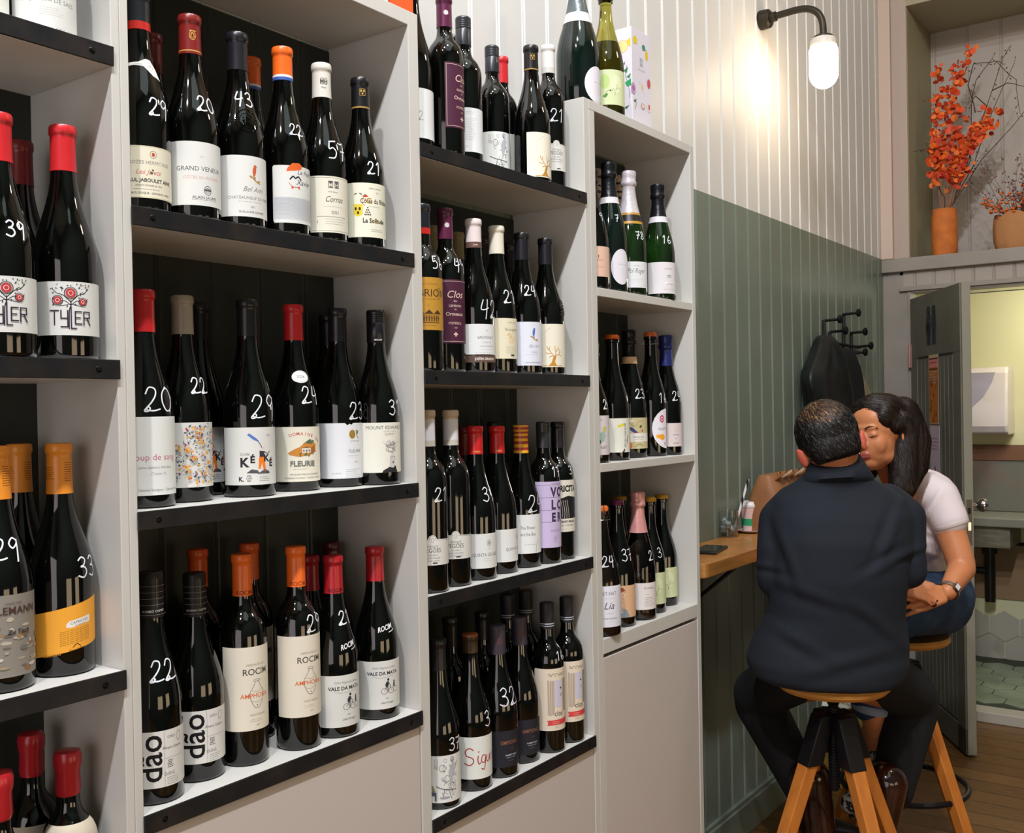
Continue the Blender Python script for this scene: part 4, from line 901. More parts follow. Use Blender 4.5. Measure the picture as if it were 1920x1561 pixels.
    if name == 'dao':
        c = '17171a'; return L_base(W, Hh, c='dededa') + [T(10, 2, 46, 'dão', c, rot=90, bold=.012), ('R', -22, -h+4, -21.5, h-4, '8a8a86'), ('L', -30, -24, h-8, 22, 3, '6a6a66', .4), T(25, h-12, 5.5, 'DÃO', '5a5a58'), ('O', 38, h-12, 4, 7, .6, '6a6a66'), T(27, h-27, 5.5, 'Álvaro Castro', '3a3a3a'), ('R', 14, h-40, 48, h-39.6, '8a8a86'), ('L', 18, 28, h-44, 5, 2.4, '5a5a58', 1.2), T(22, h-64, 6, 'D.O.C.', '3a3a3a'), ('L', 17, 38, h-68, 4, 3, '6a6a66'), ('R', 14, -h, 14.4, h, '8a8a86')]
    if name == 'amph':
        b_ = 'e3ddcc'; return L_base(W, Hh, c=b_) + [T(4, h-30, 5, 'HERDADE DO', '8a8478'), T(4, h-44, 14, 'ROCIM', '4e4a46', bold=.01), ('S', [(2, h-55), (-1, h-62), (-7, h-72), (-6, h-82), (0, h-94), (5, h-96), (10, h-94), (16, h-82), (17, h-72), (11, h-62), (8, h-55), (2, h-55)], .7, '5a564e'), ('O', 5, h-53, 6, 2, .6, '5a564e'), ('S', [(-5, h-68), (5, h-71), (15, h-68)], .4, '8a8478'), ('S', [(-6, h-84), (4, h-87), (14, h-84)], .4, '8a8478'), ('E', 5, h-92, 1, 1, '5a564e'), T(2, h-80, 10, 'AMPHORA', 'd8693a', bold=.005), T(6, h-108, 4.6, 'ALENTEJANO', 'a09a8c'), ('L', -8, 18, h-114, 2, 3, 'b0aa9c'), T(6, h-124, 3.6, '2021', 'a09a8c')]
    if name == 'vale':
        c = '35363c'; E_ = L_base(W, Hh, 'round') + [T(4, h-14, 6, 'Vinho Regional Lisboa', '7a7a80', slant=.4, sx=.85), T(2, h-25, 8.6, 'VALE DA MATA', c, bold=.03), ('S', [(-18, h-28), (0, h-30), (22, h-28)], .4, c)]
        x, y = 10, h-54
        E_ += [('O', x-7, y, 5.6, 5.6, .7, c), ('O', x+7, y, 5.6, 5.6, .7, c), ('S', [(x-7, y), (x-2, y+6), (x+5, y+6), (x+7, y)], .7, c), ('S', [(x-2, y+6), (x, y), (x+5, y+6)], .6, c), ('P', [(x-4, y+6), (x+1, y+8), (x+3, y+16), (x-2, y+17), (x-5, y+12)], c), ('E', x+1, y+20, 2.2, 2.6, c), ('S', [(x, y+14), (x+5, y+10), (x+6, y+7)], 1, c), ('S', [(x-1, y+7), (x+1, y+1), (x-1, y-3)], 1.1, c)]
        E_ += [('O', x+16, y+1, 5, 5, .6, '5a5a60'), ('E', x+14, y+15, 2, 2.4, '5a5a60'), ('P', [(x+11, y+6), (x+16, y+6), (x+16, y+13), (x+12, y+13)], '5a5a60')]
        return E_ + [T(8, h-68, 3.2, '2021', '7a7a80'), T(8, h-76, 5, 'Lisboa Portugal', '6a6a70', slant=.4, sx=.8)]
    if name == 'p22': return L_base(W, Hh, c='dfe2e2') + [q_ for q_ in [('S', [(a*16-6+d, b_*18-14) for a, b_ in DG['2'][0]], .8, '5a5a5c') for d in (0, 14)]]
    if name == 'ormeau':
        b_ = '4a2238'; c = 'd8c0b0'; return L_base(W, Hh, c=b_) + [('R', -w+3, h-4, w-3, h-3.3, c), ('R', -w+3, -h+3.3, w-3, -h+4, c), ('R', -w+3, -h+3.3, -w+3.7, h-3.3, c), ('R', w-3.7, -h+3.3, w-3, h-3.3, c), T(0, h-36, 20, 'Clos', c, slant=.3), T(0, h-44, 6, 'des', c), T(0, h-54, 9, 'cantons', c), T(0, h-60, 5, 'de', c), T(0, h-71, 10, 'Ormeaux', c, bold=.01), T(0, h-88, 6.5, 'POMEROL', c), T(0, h-96, 3.6, '2018', c), ('R', -1.4, h-112, 1.4, h-103, c), ('R', -4.5, h-109, 4.5, h-106, c)]
    if name == 'lines': return L_base(W, Hh, c='dfe2e2') + [('L', -18, 16, h-8, 3, 2.6, 'a0a2a4'), ('L', -18, 20, h-22, 14, 3.3, '9a9ca0'), ('L', -16, 4, -h+12, 2, 3, 'b08888')]
    if name in ('sketch', 'kitchen'):
        c = '5a5c66'; E_ = L_base(W, Hh, c='e0e2de') + [('S', [(-16, h-6), (-16, h-20)], .7, c), ('S', [(-12, h-6), (-12, h-20)], .7, c), ('O', -16, h-22, 1.6, 3, .6, c), ('O', -12, h-23, 1.6, 3, .6, c), ('O', 4, h-10, 3, 4, .6, c), ('O', -2, h-24, 6, 7, .8, c)]
        for k in range(50 if name == 'kitchen' else 34):
            x, y = rnd.uniform(-4, 28), rnd.uniform(-h+8, h-22); L = rnd.uniform(4, 10); a = rnd.choice([1.1, 1.9, 1.4, .2, 2.6]); E_.append(('S', [(x, y), (x+L*.5*math.cos(a)+rnd.uniform(-1, 1), y+L*.5*math.sin(a)), (x+L*math.cos(a), y+L*math.sin(a))], .6, c))
        E_ += [('S', [(-14, -h+32), (0, -h+26), (26, -h+22)], 1.2, c), ('S', [(2, -h+26), (-2, -h+8)], .9, c), ('S', [(10, -h+24), (16, -h+6)], .9, c), ('P', [(10, h-30), (18, h-14), (24, h-16), (22, h-34), (14, -h+26)], 'b0b2ba'), ('E', 18, h-8, 4, 5, c), ('E', 18, h-8, 3.2, 4.2, 'd0d0d4')]
        if name == 'kitchen': E_ += [('P', [(-30, -h+36), (-20, -h+32), (-16, -h+22), (-30, -h+20)], '8c9276'), ('P', [(-30, -h+20), (-14, -h+20), (-14, -h+4), (-17, -h+4), (-17, -h+14), (-30, -h+14)], '55586a'), ('E', 2, -h+10, 10, 2, 'a0a4b0')]
        return E_
    if name == 'goldtree': return L_base(W, Hh, c='e6e2cf') + tree_art('', 4, -h+26, 1.25) + [('S', [(-18, h-22), (-2, h-8)], .4, 'a0907a')]
    if name == 'pegoes':
        b_ = 'd9d9d4'; c = '4a4a4c'; E_ = [('P', [(-w, -h+8), (-w+5, -h), (w-5, -h), (w, -h+8), (w, h-12), (w-6, h-5), (9, h-3), (6, h+3), (0, h+5), (-6, h+3), (-9, h-3), (-w+6, h-5), (-w, h-12)], b_)]
        E_ += [('S', [(-w+1.5, -h+8), (-w+1.5, h-12), (-w+7, h-6.5), (-9, h-4.6), (-6, h+1), (0, h+3), (6, h+1), (9, h-4.6), (w-7, h-6.5)], .5, c), ('O', 0, h-5, 2.6, 4.6, .7, '8a8a86')]
        return E_ + [T(0, h-18, 4.6, 'ADEGA DE', c), T(0, h-28, 11.5, 'PEGÕES', c, sx=.85), T(0, h-34.5, 4.2, 'COLHEITA', '6a6a6a'), T(0, h-40, 4.2, 'SELECCIONADA', '6a6a6a'), T(0, h-45, 3.2, 'SELECTED HARVEST', '6a6a6a'), ('R', 0, -h+3, 9, -h+5.4, '2a2a2a')]
    if name == 'castle':
        b_ = 'b98a34'; c = '4a3420'; E_ = L_base(W, Hh, c=b_) + [T(2, h-36, 20, 'OBRION', c, bold=.005), T(0, h-14, 4, 'BORDEAUX ARCACHON', '7a5a2c'), ('O', 24, h-30, 6, 11, .8, c), T(2, h-42, 3, 'GRAND VIN DE BORDEAUX', '7a5a2c'), T(0, h-54, 3, '2017', '7a5a2c'), ('R', -26, -h+14, 24, -h+30, 'a67a2e')]
        for k in range(10): E_.append(('R', -25+k*5, -h+16, -23+k*5, -h+27, c))
        for k in range(3): E_.append(('P', [(-26+k*18, -h+30), (-17+k*18, -h+38), (-8+k*18, -h+30)], c))
        return E_ + [('R', -26, -h+13, 24, -h+14, c), ('R', -26, -h+22, 24, -h+22.6, c), ('L', -20, 20, -h+8, 1, 3, c)]
    if name == 'sante': return L_base(W, Hh, c='e0e4e4') + [T(4, h-30, 8.5, 'SANTENAY', '5a5c60', sx=.9), T(6, h-38, 3.4, 'PREMIER CRU', '8a8c90'), T(6, h-46, 4.2, 'CLOS ROUSSEAU', '8a8c90'), ('L', -10, 24, h-51, 1, 3, 'a8aaac'), T(6, h-14, 3, '2022', '7a7c80'), ('L', -22, 22, -h+3, 1, 3, 'a0a2a4'), ('R', -w, -h+0, -w+3, h, 'd0d4d2'), ('R', -w, -h-16, w, -h-2, '5f4a42'), T(2, -h-11.4, 7, 'JUSTIN GIRARDIN', 'e8e0d8', bold=.02, sx=.85)]
    if name == 'ivory': return L_base(W, Hh, c='e2dcc2') + [T(-2, h-26, 8, 'Bourgogne', '6a5c48'), T(-2, h-10, 3, 'DOMAINE GERBET', '7a6c58'), ('S', [(-14, h-36), (-10, h-32), (-6, h-38), (-10, h-42)], 2, 'd8b060'), ('R', -10, h-52, -8, h-38, 'dcc088'), ('R', -4, h-54, -2, h-36, 'dcc088'), ('R', 2, h-50, 4, h-38, 'dcc088'), ('L', -18, 14, -h+24, 4, 4, '7a6c58'), ('R', -6, -h+5, 4, -h+9, '3a4a3a')]
    if name == 'bluebird': return L_base(W, Hh, c='dde2ee') + bird(4, 24, '5a74b8') + [T(6, -8, 9, 'Bel Ami', '9aa0b0', slant=.4), T(6, -20, 6, 'LIRAC', '9aa0ac'), ('L', -16, 22, -24, 1, 3, 'a8aebc'), T(4, -42, 4.2, 'GUILLAUME GONNET', '5a5e6a')]
    if name == 'quinta': return L_base(W, Hh, c='dfe3e2') + [('O', 10, 16, 5, 7, 1, '8a8c8a'), ('E', 10, 16, 2.6, 4, 'a0a2a0'), T(10, 4, 3.2, '2021', '8a8c8a'), T(4, -11, 9.5, 'QUINTA DE SAES', '6a6c70', sx=.85), ('L', -6, 18, -16, 2, 4, 'a0a2a0')]
    if name == 'flower': return L_base(W, Hh, c='e2e6e6') + [T(-1, h-32, 10.5, 'The Flower', '5a5c60', sx=.72), T(-1, h-46, 10.5, 'and the Bee', '5a5c60', sx=.72), ('S', [(18, -h+2), (20, -h+18), (26, -h+28)], .8, '5a5c60'), T(4, h-66, 3, 'LO FLOR I LA ABELLA', '9a9ca0')]
    if name == 'vile':
        b_ = 'c6b8dc'; c = '3f3550'; E_ = L_base(W, Hh, c=b_)
        for y in (h-8, h-36, h-64, h-90): E_.append(('R', -w+3, y, w, y+.8, '6a5c80'))
        E_ += [T(8, h-33, 28, 'V', c, bold=.05, sx=.8), T(27, h-33, 28, 'O', c, bold=.05, sx=.8), T(8, h-61, 28, 'L', c, bold=.05, sx=.8), T(25, h-61, 26, 'C', c, bold=.05, sx=.8), T(8, h-88, 26, 'E', c, bold=.05, sx=.8), T(26, h-88, 26, 'R', c, bold=.05, sx=.8), T(12, h-112, 7, 'POSTIN', '8a7c9c'), ('L', 6, 20, h-122, 5, 3, '5a4c70'), T(14, h-6, 3, 'EXTRAVAGANT', '8a7c9c')]
        return E_
    if name == 'vineyard':
        c = '1c1c1e'; E_ = L_base(W, Hh, c='dcd9cc') + [T(4, h-26, 19, 'VERICITA', c, bold=.05, sx=.8), ('P', [(-w, -h+30), (w, -h+30), (w, h-44), (10, h-36), (-8, h-42), (-w, h-38)], c)]
        for k in range(12): E_.append(('S', [(-w+2+k*6, -h+31), (-w+12+k*5, -h+46), (-w+8+k*5, h-46)], .9, 'c8c6bc'))
        return E_ + [T(4, -h+21, 6.4, 'CABERNET FRANC', c, bold=.03), T(4, -h+13, 5, 'SINGLE VINEYARD', '7a7870'), ('L', -14, 18, -h+6, 1, 3, '8a8880')]
    if name == 'sigur':
        c = 'a83a38'; E_ = L_base(W, Hh, c='e2e6e0')
        for pl in ([(-6, 16), (-14, 20), (-22, 14), (-20, 5), (-8, 0), (-6, -8), (-14, -14), (-24, -10)], [(4, 4), (3, -4), (5, -12), (9, -10)], [(20, 4), (13, 3), (11, -8), (18, -10), (21, 2), (20, -12), (17, -24), (11, -22)], [(24, 3), (24, -8), (29, -10), (33, 3), (33, -8), (36, -9)], [(40, 3), (40, -10), (41, 0), (45, 4)]): E_.append(('S', pl, 2.2, c))
        return E_ + [('E', 5, 12, 1.5, 1.5, c)]
    if name == 'simp': return L_base(W, Hh, c='26262e') + [T(6, h-28, 10.5, 'SIMPSONS', '8c5a44', bold=.01, sx=.85), T(12, h-40, 7, 'W', '6a4438'), T(10, h-52, 4.6, 'RABBIT HOLE', 'b8b8c0', bold=.02), T(10, h-57, 4, 'PINOT NOIR', '9a9aa4'), ('L', 2, 18, h-62, 1, 3, '8a8a94')]
    if name == 'clos':
        E_ = L_base(W, Hh, 'round', 'e2d6c2') + [('S', [(-16, h-16), (0, h-11), (16, h-15), (24, h-10)], 1, '8a7a64')]
        for k in range(9): E_.append(('E', -14+k*4.6, h-12-((k % 2)*4), 2.4, 1.4, 'a8987c'))
        for k in range(6): E_.append(('R', -18+k*2.6, h-24-rnd.uniform(0, 3), -16.4+k*2.6, -h+36-rnd.uniform(0, 4), rnd.choice(['9a8878', 'b8a894', '85766a'])))
        for k in range(5): E_.append(('R', 20+k*2.6, h-24, 21.6+k*2.6, -h+40, rnd.choice(['9a8878', 'b8a894'])))
        return E_ + [('R', -2, -h+52, 17, h-26, 'c9c8dc'), ('E', 14, h-44, 2.6, 2.2, '3a3c4a'), ('S', [(16, h-56), (14, h-62)], 1.6, '2c2c34'), T(8, -h+32, 17, 'clos', '4a4038', sx=.85), ('P', [(-20, -h+12), (-18, -h+17), (-20, -h+23), (w-2, -h+25), (w-2, -h+13)], 'd84848'), ('L', -8, 14, -h+19, 2, 4, 'f0c8c0', .8), ('L', -4, 10, -h+9, 2, 3, '8a7a64')]
    if name == 'oval': return L_base(W, Hh, 'oval', 'dfdde4') + [T(3, 4, 5, 'EVOLUTION', 'a8a8b0'), ('L', -6, 12, -4, 5, 4, 'b8b8c0')]
    if name == 'chameleon': return L_base(W, Hh, c='ccd6a8') + [('E', -16, 14, 12, 18, 'b8cf82'), ('E', 14, 8, 16, 20, 'd8dfb8'), ('S', [(-14, -14), (-6, -8), (0, -10), (6, -4), (10, -14), (9, -20)], .8, '5a5a4a'), ('S', [(14, -6), (20, 0), (26, -4)], 1.2, '8aa04a'), ('P', [(-22, -22), (-12, -14), (-8, -18), (-14, -26)], '5a8a3c'), ('E', -2, -8, 2, 1.6, '3a3a30'), T(6, h-18, 12, 'Om', 'e2e6c8', slant=.2), ('S', [(12, -8), (14, 2), (18, 8)], 1, '8aa04a')]
    if name == 'pinkl': return L_base(W, Hh, c='dcb8a4') + [T(8, 2, 5.4, 'A. Lamblot', 'a0604c', slant=.2), T(12, -14, 3.6, 'CHAMPAGNE', 'b07a68'), ('P', [(-18, -h+8), (-10, -h+8), (-8, -h+24), (-4, -h+34), (-12, -h+26)], '7a5a50'), ('E', -4, -h+12, 3, 5, '8a6a60'), ('R', 6, 8, 8, 16, '6a4a44')]
    if name == 'polr': return L_base(W, Hh, c='dfe2e4') + [T(4, 4, 18, 'Pol Roger', '6a6c70', slant=.35, sx=.7), T(4, h-12, 3.4, 'CHAMPAGNE', '9a9ca0'), ('L', -12, 22, -12, 2, 5, 'a0a2a8')]
    if name == 'ante': return L_base(W, Hh, c='e0dde0') + [T(6, h-20, 6.4, 'ANTECH', '8a8a90'), T(8, h-42, 17, 'm', '7a7a80', bold=.01), ('S', [(-8, -16), (0, -12), (8, -17), (16, -11), (24, -15)], 3, 'f0f0f2'), T(10, -18, 6, 'Emotion', '6a6a70', slant=.4), T(8, -h+10, 3.4, 'CREMANT DE LIMOUX', '9a9aa0')]
    if name == 'etn': return L_base(W, Hh, c='d6cfd2') + [T(10, -h+14, 11, 'PET NAT', '5a5860'), ('P', [(-4, -8), (6, 4), (18, 10), (26, 0), (20, -16), (6, -18)], '9ab8b0'), ('E', 4, -16, 7, 7, '4a3a44'), ('E', 5, -16, 4, 4, '8a7a80'), ('E', -6, -8, 6, 4, '8aa860'), ('S', [(-2, 6), (2, 16), (8, 18)], 1, '5a5a58'), ('E', 22, 14, 6, 8, 'c8c070'), T(10, h-12, 6, 'L\'Fleur', 'a09aa0', slant=.4)]
    if name == 'petair': return L_base(W, Hh, c='dfe0d4') + [('P', [(0, h-18), (20, h-12), (22, h-18), (2, h-24)], 'ddd23a'), T(26, 0, 8.5, "PÉT EN L'AIR ROSÉ", '3a3a40', rot=90, bold=.01, sx=.85), ('S', [(6, h-34), (10, h-28), (16, h-36), (12, h-44), (6, h-38)], .8, 'd8d0a0'), ('R', -4, -20, -3.4, 20, 'b8bab0'), ('R', -8, -20, -7.4, 20, 'b8bab0'), ('P', [(12, -h), (20, -h+10), (22, -h+4), (18, -h)], '4a4a54'), ('P', [(30, -h+20), (34, -h+40), (32, -h+44), (28, -h+24)], '5a5a68')]
    if name == 'francois': return L_base(W, Hh, c='c4ba8e') + [('P', [(-20, h-26), (-12, h-24), (0, h-34), (4, h-40), (-4, h-40), (-14, h-34)], '3f4a80'), ('E', 3, h-38, 3, 2.6, 'b8506a'), ('S', [(-22, h-10), (-4, h-22), (10, h-8), (22, h-14)], .8, '6a5a3a'), ('P', [(8, h-24), (14, h-18), (18, h-22), (12, h-28)], '5a5a34'), ('E', -12, h-8, 5, 3.4, 'e2dccc'), ('E', 18, h-34, 3, 3, 'c05040'), ('R', -16, -h+18, w, -h+40, 'e3e1d8'), T(8, -h+28, 6, 'FRANÇOISE', '5a5a5c'), T(8, -h+23, 3, 'CRÉMANT DE LOIRE', '8a8a88'), ('E', -16, -h+8, 5, 8, 'cf7a38'), ('S', [(-4, -h+4), (8, -h+12), (20, -h+6)], 1.2, '4a4a34')]
    if name == 'piquette': return [('P', [(w, -h), (w, h)] + [(w-2-(W-4)*math.cos(R(a)), h*math.sin(R(a))) for a in range(80, -81, -16)], 'e3e0e8')] + [('E', 6, 26, 8, 10, 'c8385a'), ('O', 6, 26, 5, 6, 2, 'e0e0e8'), T(8, -4, 9, 'PIQUETTE', '5a5a6a', sx=.72), ('P', [(-12, -16), (-2, -16), (10, -14), (16, -24), (8, -32), (-4, -26), (-12, -24)], 'e8a428'), ('E', 16, -40, 3, 4, '9aa4c0')]
    if name == 'pinky': return L_base(W, Hh, c='dccfcf') + [T(4, -2, 6, 'BARRÉ', '6a5a60'), ('O', 4, 14, 5, 7, .6, '9a8a90'), T(4, -12, 3.4, 'BRUT', '8a7a80'), T(4, -24, 3.6, 'MÉTHODE', '5a4a50', bold=.02)]
    if name == 'lia': return L_base(W, Hh, c='dfe0ea') + [T(8, h-22, 12, 'PET-NAT', '6a6a74', sx=.85), T(8, -6, 24, 'Lia', '5a5a68', slant=.35), T(10, -18, 4.4, 'TXAKOLI', '9a9aa8'), T(8, -30, 4, 'MÉTHODE ANCESTRALE', '5a5a68', bold=.02), ('R', -4, h-30, 26, h-29.6, '9a9aa8'), ('L', 4, 20, -h+12, 1, 3, 'a0a0b0')]
    if name == 'portrait': return L_base(W, Hh, c='ddb48e') + [('P', [(-14, -h), (-18, -h+10), (-6, -h+22), (6, -h+26), (18, -h+18), (24, -h+6), (24, -h)], '8a94a0'), ('P', [(-4, -h+24), (-1, -h+34), (9, -h+34), (10, -h+22), (3, -h+16)], 'e0b8a0'), ('E', 4, h-26, 9, 12, 'e3bba4'), ('P', [(-10, h-24), (-12, h-12), (-4, h-5), (8, h-5), (14, h-12), (8, h-15), (-2, h-18), (-6, h-28)], 'a0583a'), ('S', [(6, h-24), (9, h-23)], .7, '5a3a30'), ('S', [(5, h-33), (9, h-32)], 1, 'b84a44'), ('P', [(-2, -h+18), (4, -h+10), (10, -h+18), (4, -h+14)], 'c8ccd4')] + [('O', -8+k*4, h-10-(k % 2)*4, 2.4, 2.4, .7, '8a3f2a') for k in range(6)]
    if name == 'larose': return L_base(W, Hh, c='e2dedc') + [T(-2, h-16, 9.5, 'la rosée', '5a4a50'), T(-8, h-31, 5, 'brut', '8a7a80'), ('L', -16, 14, h-38, 6, 4.4, '6a5a60', .9)]
    return L_base(W, Hh)
RADII = {}
def bottle(k, row, X, Y, Z, H, R_, pc, ty, cap, gl, labn, lz, pz, desc):
    t = thing('wine_bottle' if ty in ('bur', 'bor') else 'sparkling_wine_bottle', desc, 'bottle', (X, Y, Z), group={'0': 'wine bottles in the unit cut by the picture edge', '1': 'wine bottles in the tall unit', '2': 'wine bottles in the open topped unit', '3': 'bottles in and on the narrow unit'}[row[0]])
    pcr = R(pc)
    M_ = GL[gl]
    topz = H - .0015 if CAPS[cap][2] not in ('crown', 'wire') else H - .004
    b = MB(); b.m(M_)
    pr = [(r_ * R_, z * H) for r_, z in PROF[ty] if z * H < topz]
    pr.append((prof_r(ty, R_, H, topz), topz))
    if CAPS[cap][2] in ('crown', 'wire'): # glass finish ring
        n1 = prof_r(ty, R_, H, H); pr = [p for p in pr if p[1] < H - .03] + [(n1, H - .03), (n1 * 1.0, H - .022), (n1 * 1.22, H - .02), (n1 * 1.22, H - .014), (n1 * 1.02, H - .012), (n1 * 1.0, topz)]
    pr.append((0, topz))
    b.lathe(pr, 48); b.build('glass_body', t, sharp=50)
    if gl in WINE:
        b = MB(); b.m(WINE[gl]); fill = H * (.30 if gl == 'rose' and k == 'o3' else .6)
        pr = [(0, .006), (R_ * .9, .006)] + [(prof_r(ty, R_, H, z) - .0018, z) for z in [.012 + (fill - .012) * q_ / 10 for q_ in range(11)]] + [(0, fill)]
        b.lathe(pr, 40); b.build('wine', t)
    if cap != 'none': capsule(t, ty, R_, H, cap, pcr)
    rf = lambda z: prof_r(ty, R_, H, z)
    if lz and labn:
        z0, z1, face, hw = lz; zc = (z0 + z1) / 2; Hh = (z1 - z0) * 1000; Wm = 2 * R(hw) * R_ * 1000
        els = lab(labn, Wm, Hh)
        ex = 1000 if labn in ('slant', 'beret', 'pegoes', 'sante') else 0
        paper = None
        art_mesh('label', els, cyl_map(rf, zc, pcr + R(face)), t, step=4.0, clip=(-Wm/2, -Hh/2 - ex, Wm/2, Hh/2 + ex), lift=.012, base=.18, ystep=5 if (z1 > H * (.40 if ty == 'bur' else .35 if ty in ('cha', 'mag') else .585) or z0 < .019 * H) else None)
    if pz:
        tx, zc, dl, h = pz
        art_mesh('price_mark', price_els(tx, h * 1000, 2.0 if h > .02 else 1.6), cyl_map(rf, zc, pcr + R(dl)), t, step=3, lift=.006, base=.25)
    if k == 'f4': art_mesh('year_sticker', [('E', 0, 0, 15, 10.5, 'e8e8e4'), ('O', 0, 0, 13.6, 9.2, .4, '7a7a78'), T(0, -2.4, 7, '2024', '4a4a48')], cyl_map(rf, .193, pcr + R(22)), t, step=3)
    if k == 'e1': art_mesh('neck_label', [('P', [(-30, 6), (-8, 8), (4, 14), (12, 13), (20, 2), (25, -14), (12, -10), (0, 2), (-14, 3), (-30, 0)], 'e2e2dc'), ('O', 10, 4, 5.5, 5.5, .4, '6a6a66'), T(10, 2.4, 3.6, '2021', '5a5a58'), T(-8, 4, 3, 'Tradition', '8a8a84')], cyl_map(rf, .205, pcr + R(14)), t, step=3, ystep=4)
    if k in ('g5', 'g6'): art_mesh('white_script', [T(0, 0, 12, 'ROCIM', 'e8e8ec', slant=.3, rot=12, sx=.8, bold=.02), ('S', [(6, -4), (14, -2), (18, 1)], 1.4, 'e8e8ec')], cyl_map(rf, .150 if k == 'g5' else .158, pcr + R(38 if k == 'g5' else 28)), t, step=3, ystep=4)
    if k in ('e3', 'i6'):
        b = MB(); b.m(GL['dark']); zc = .165 if k == 'e3' else .15; ph = pcr + R(22 if k == 'e3' else 62); mp_ = cyl_map(rf, zc, ph)
        for ring, n_, rs in ((18, 30, 1.5), (12, 22, 1.1)):
            for q_ in range(n_):
                a = 2 * math.pi * q_ / n_; b.ell(mp_(ring * math.cos(a), ring * math.sin(a), .2), (.001 * rs, .001 * rs, .001 * rs), sub=1)
        for q_ in range(20): b.ell(mp_(random.uniform(-7, 7), random.uniform(-7, 7), .2), (.0014, .0014, .0014), sub=1)
        b.build('embossed_crest', t)
    if k == 'l1' or labn == 'oval': pass
    return t
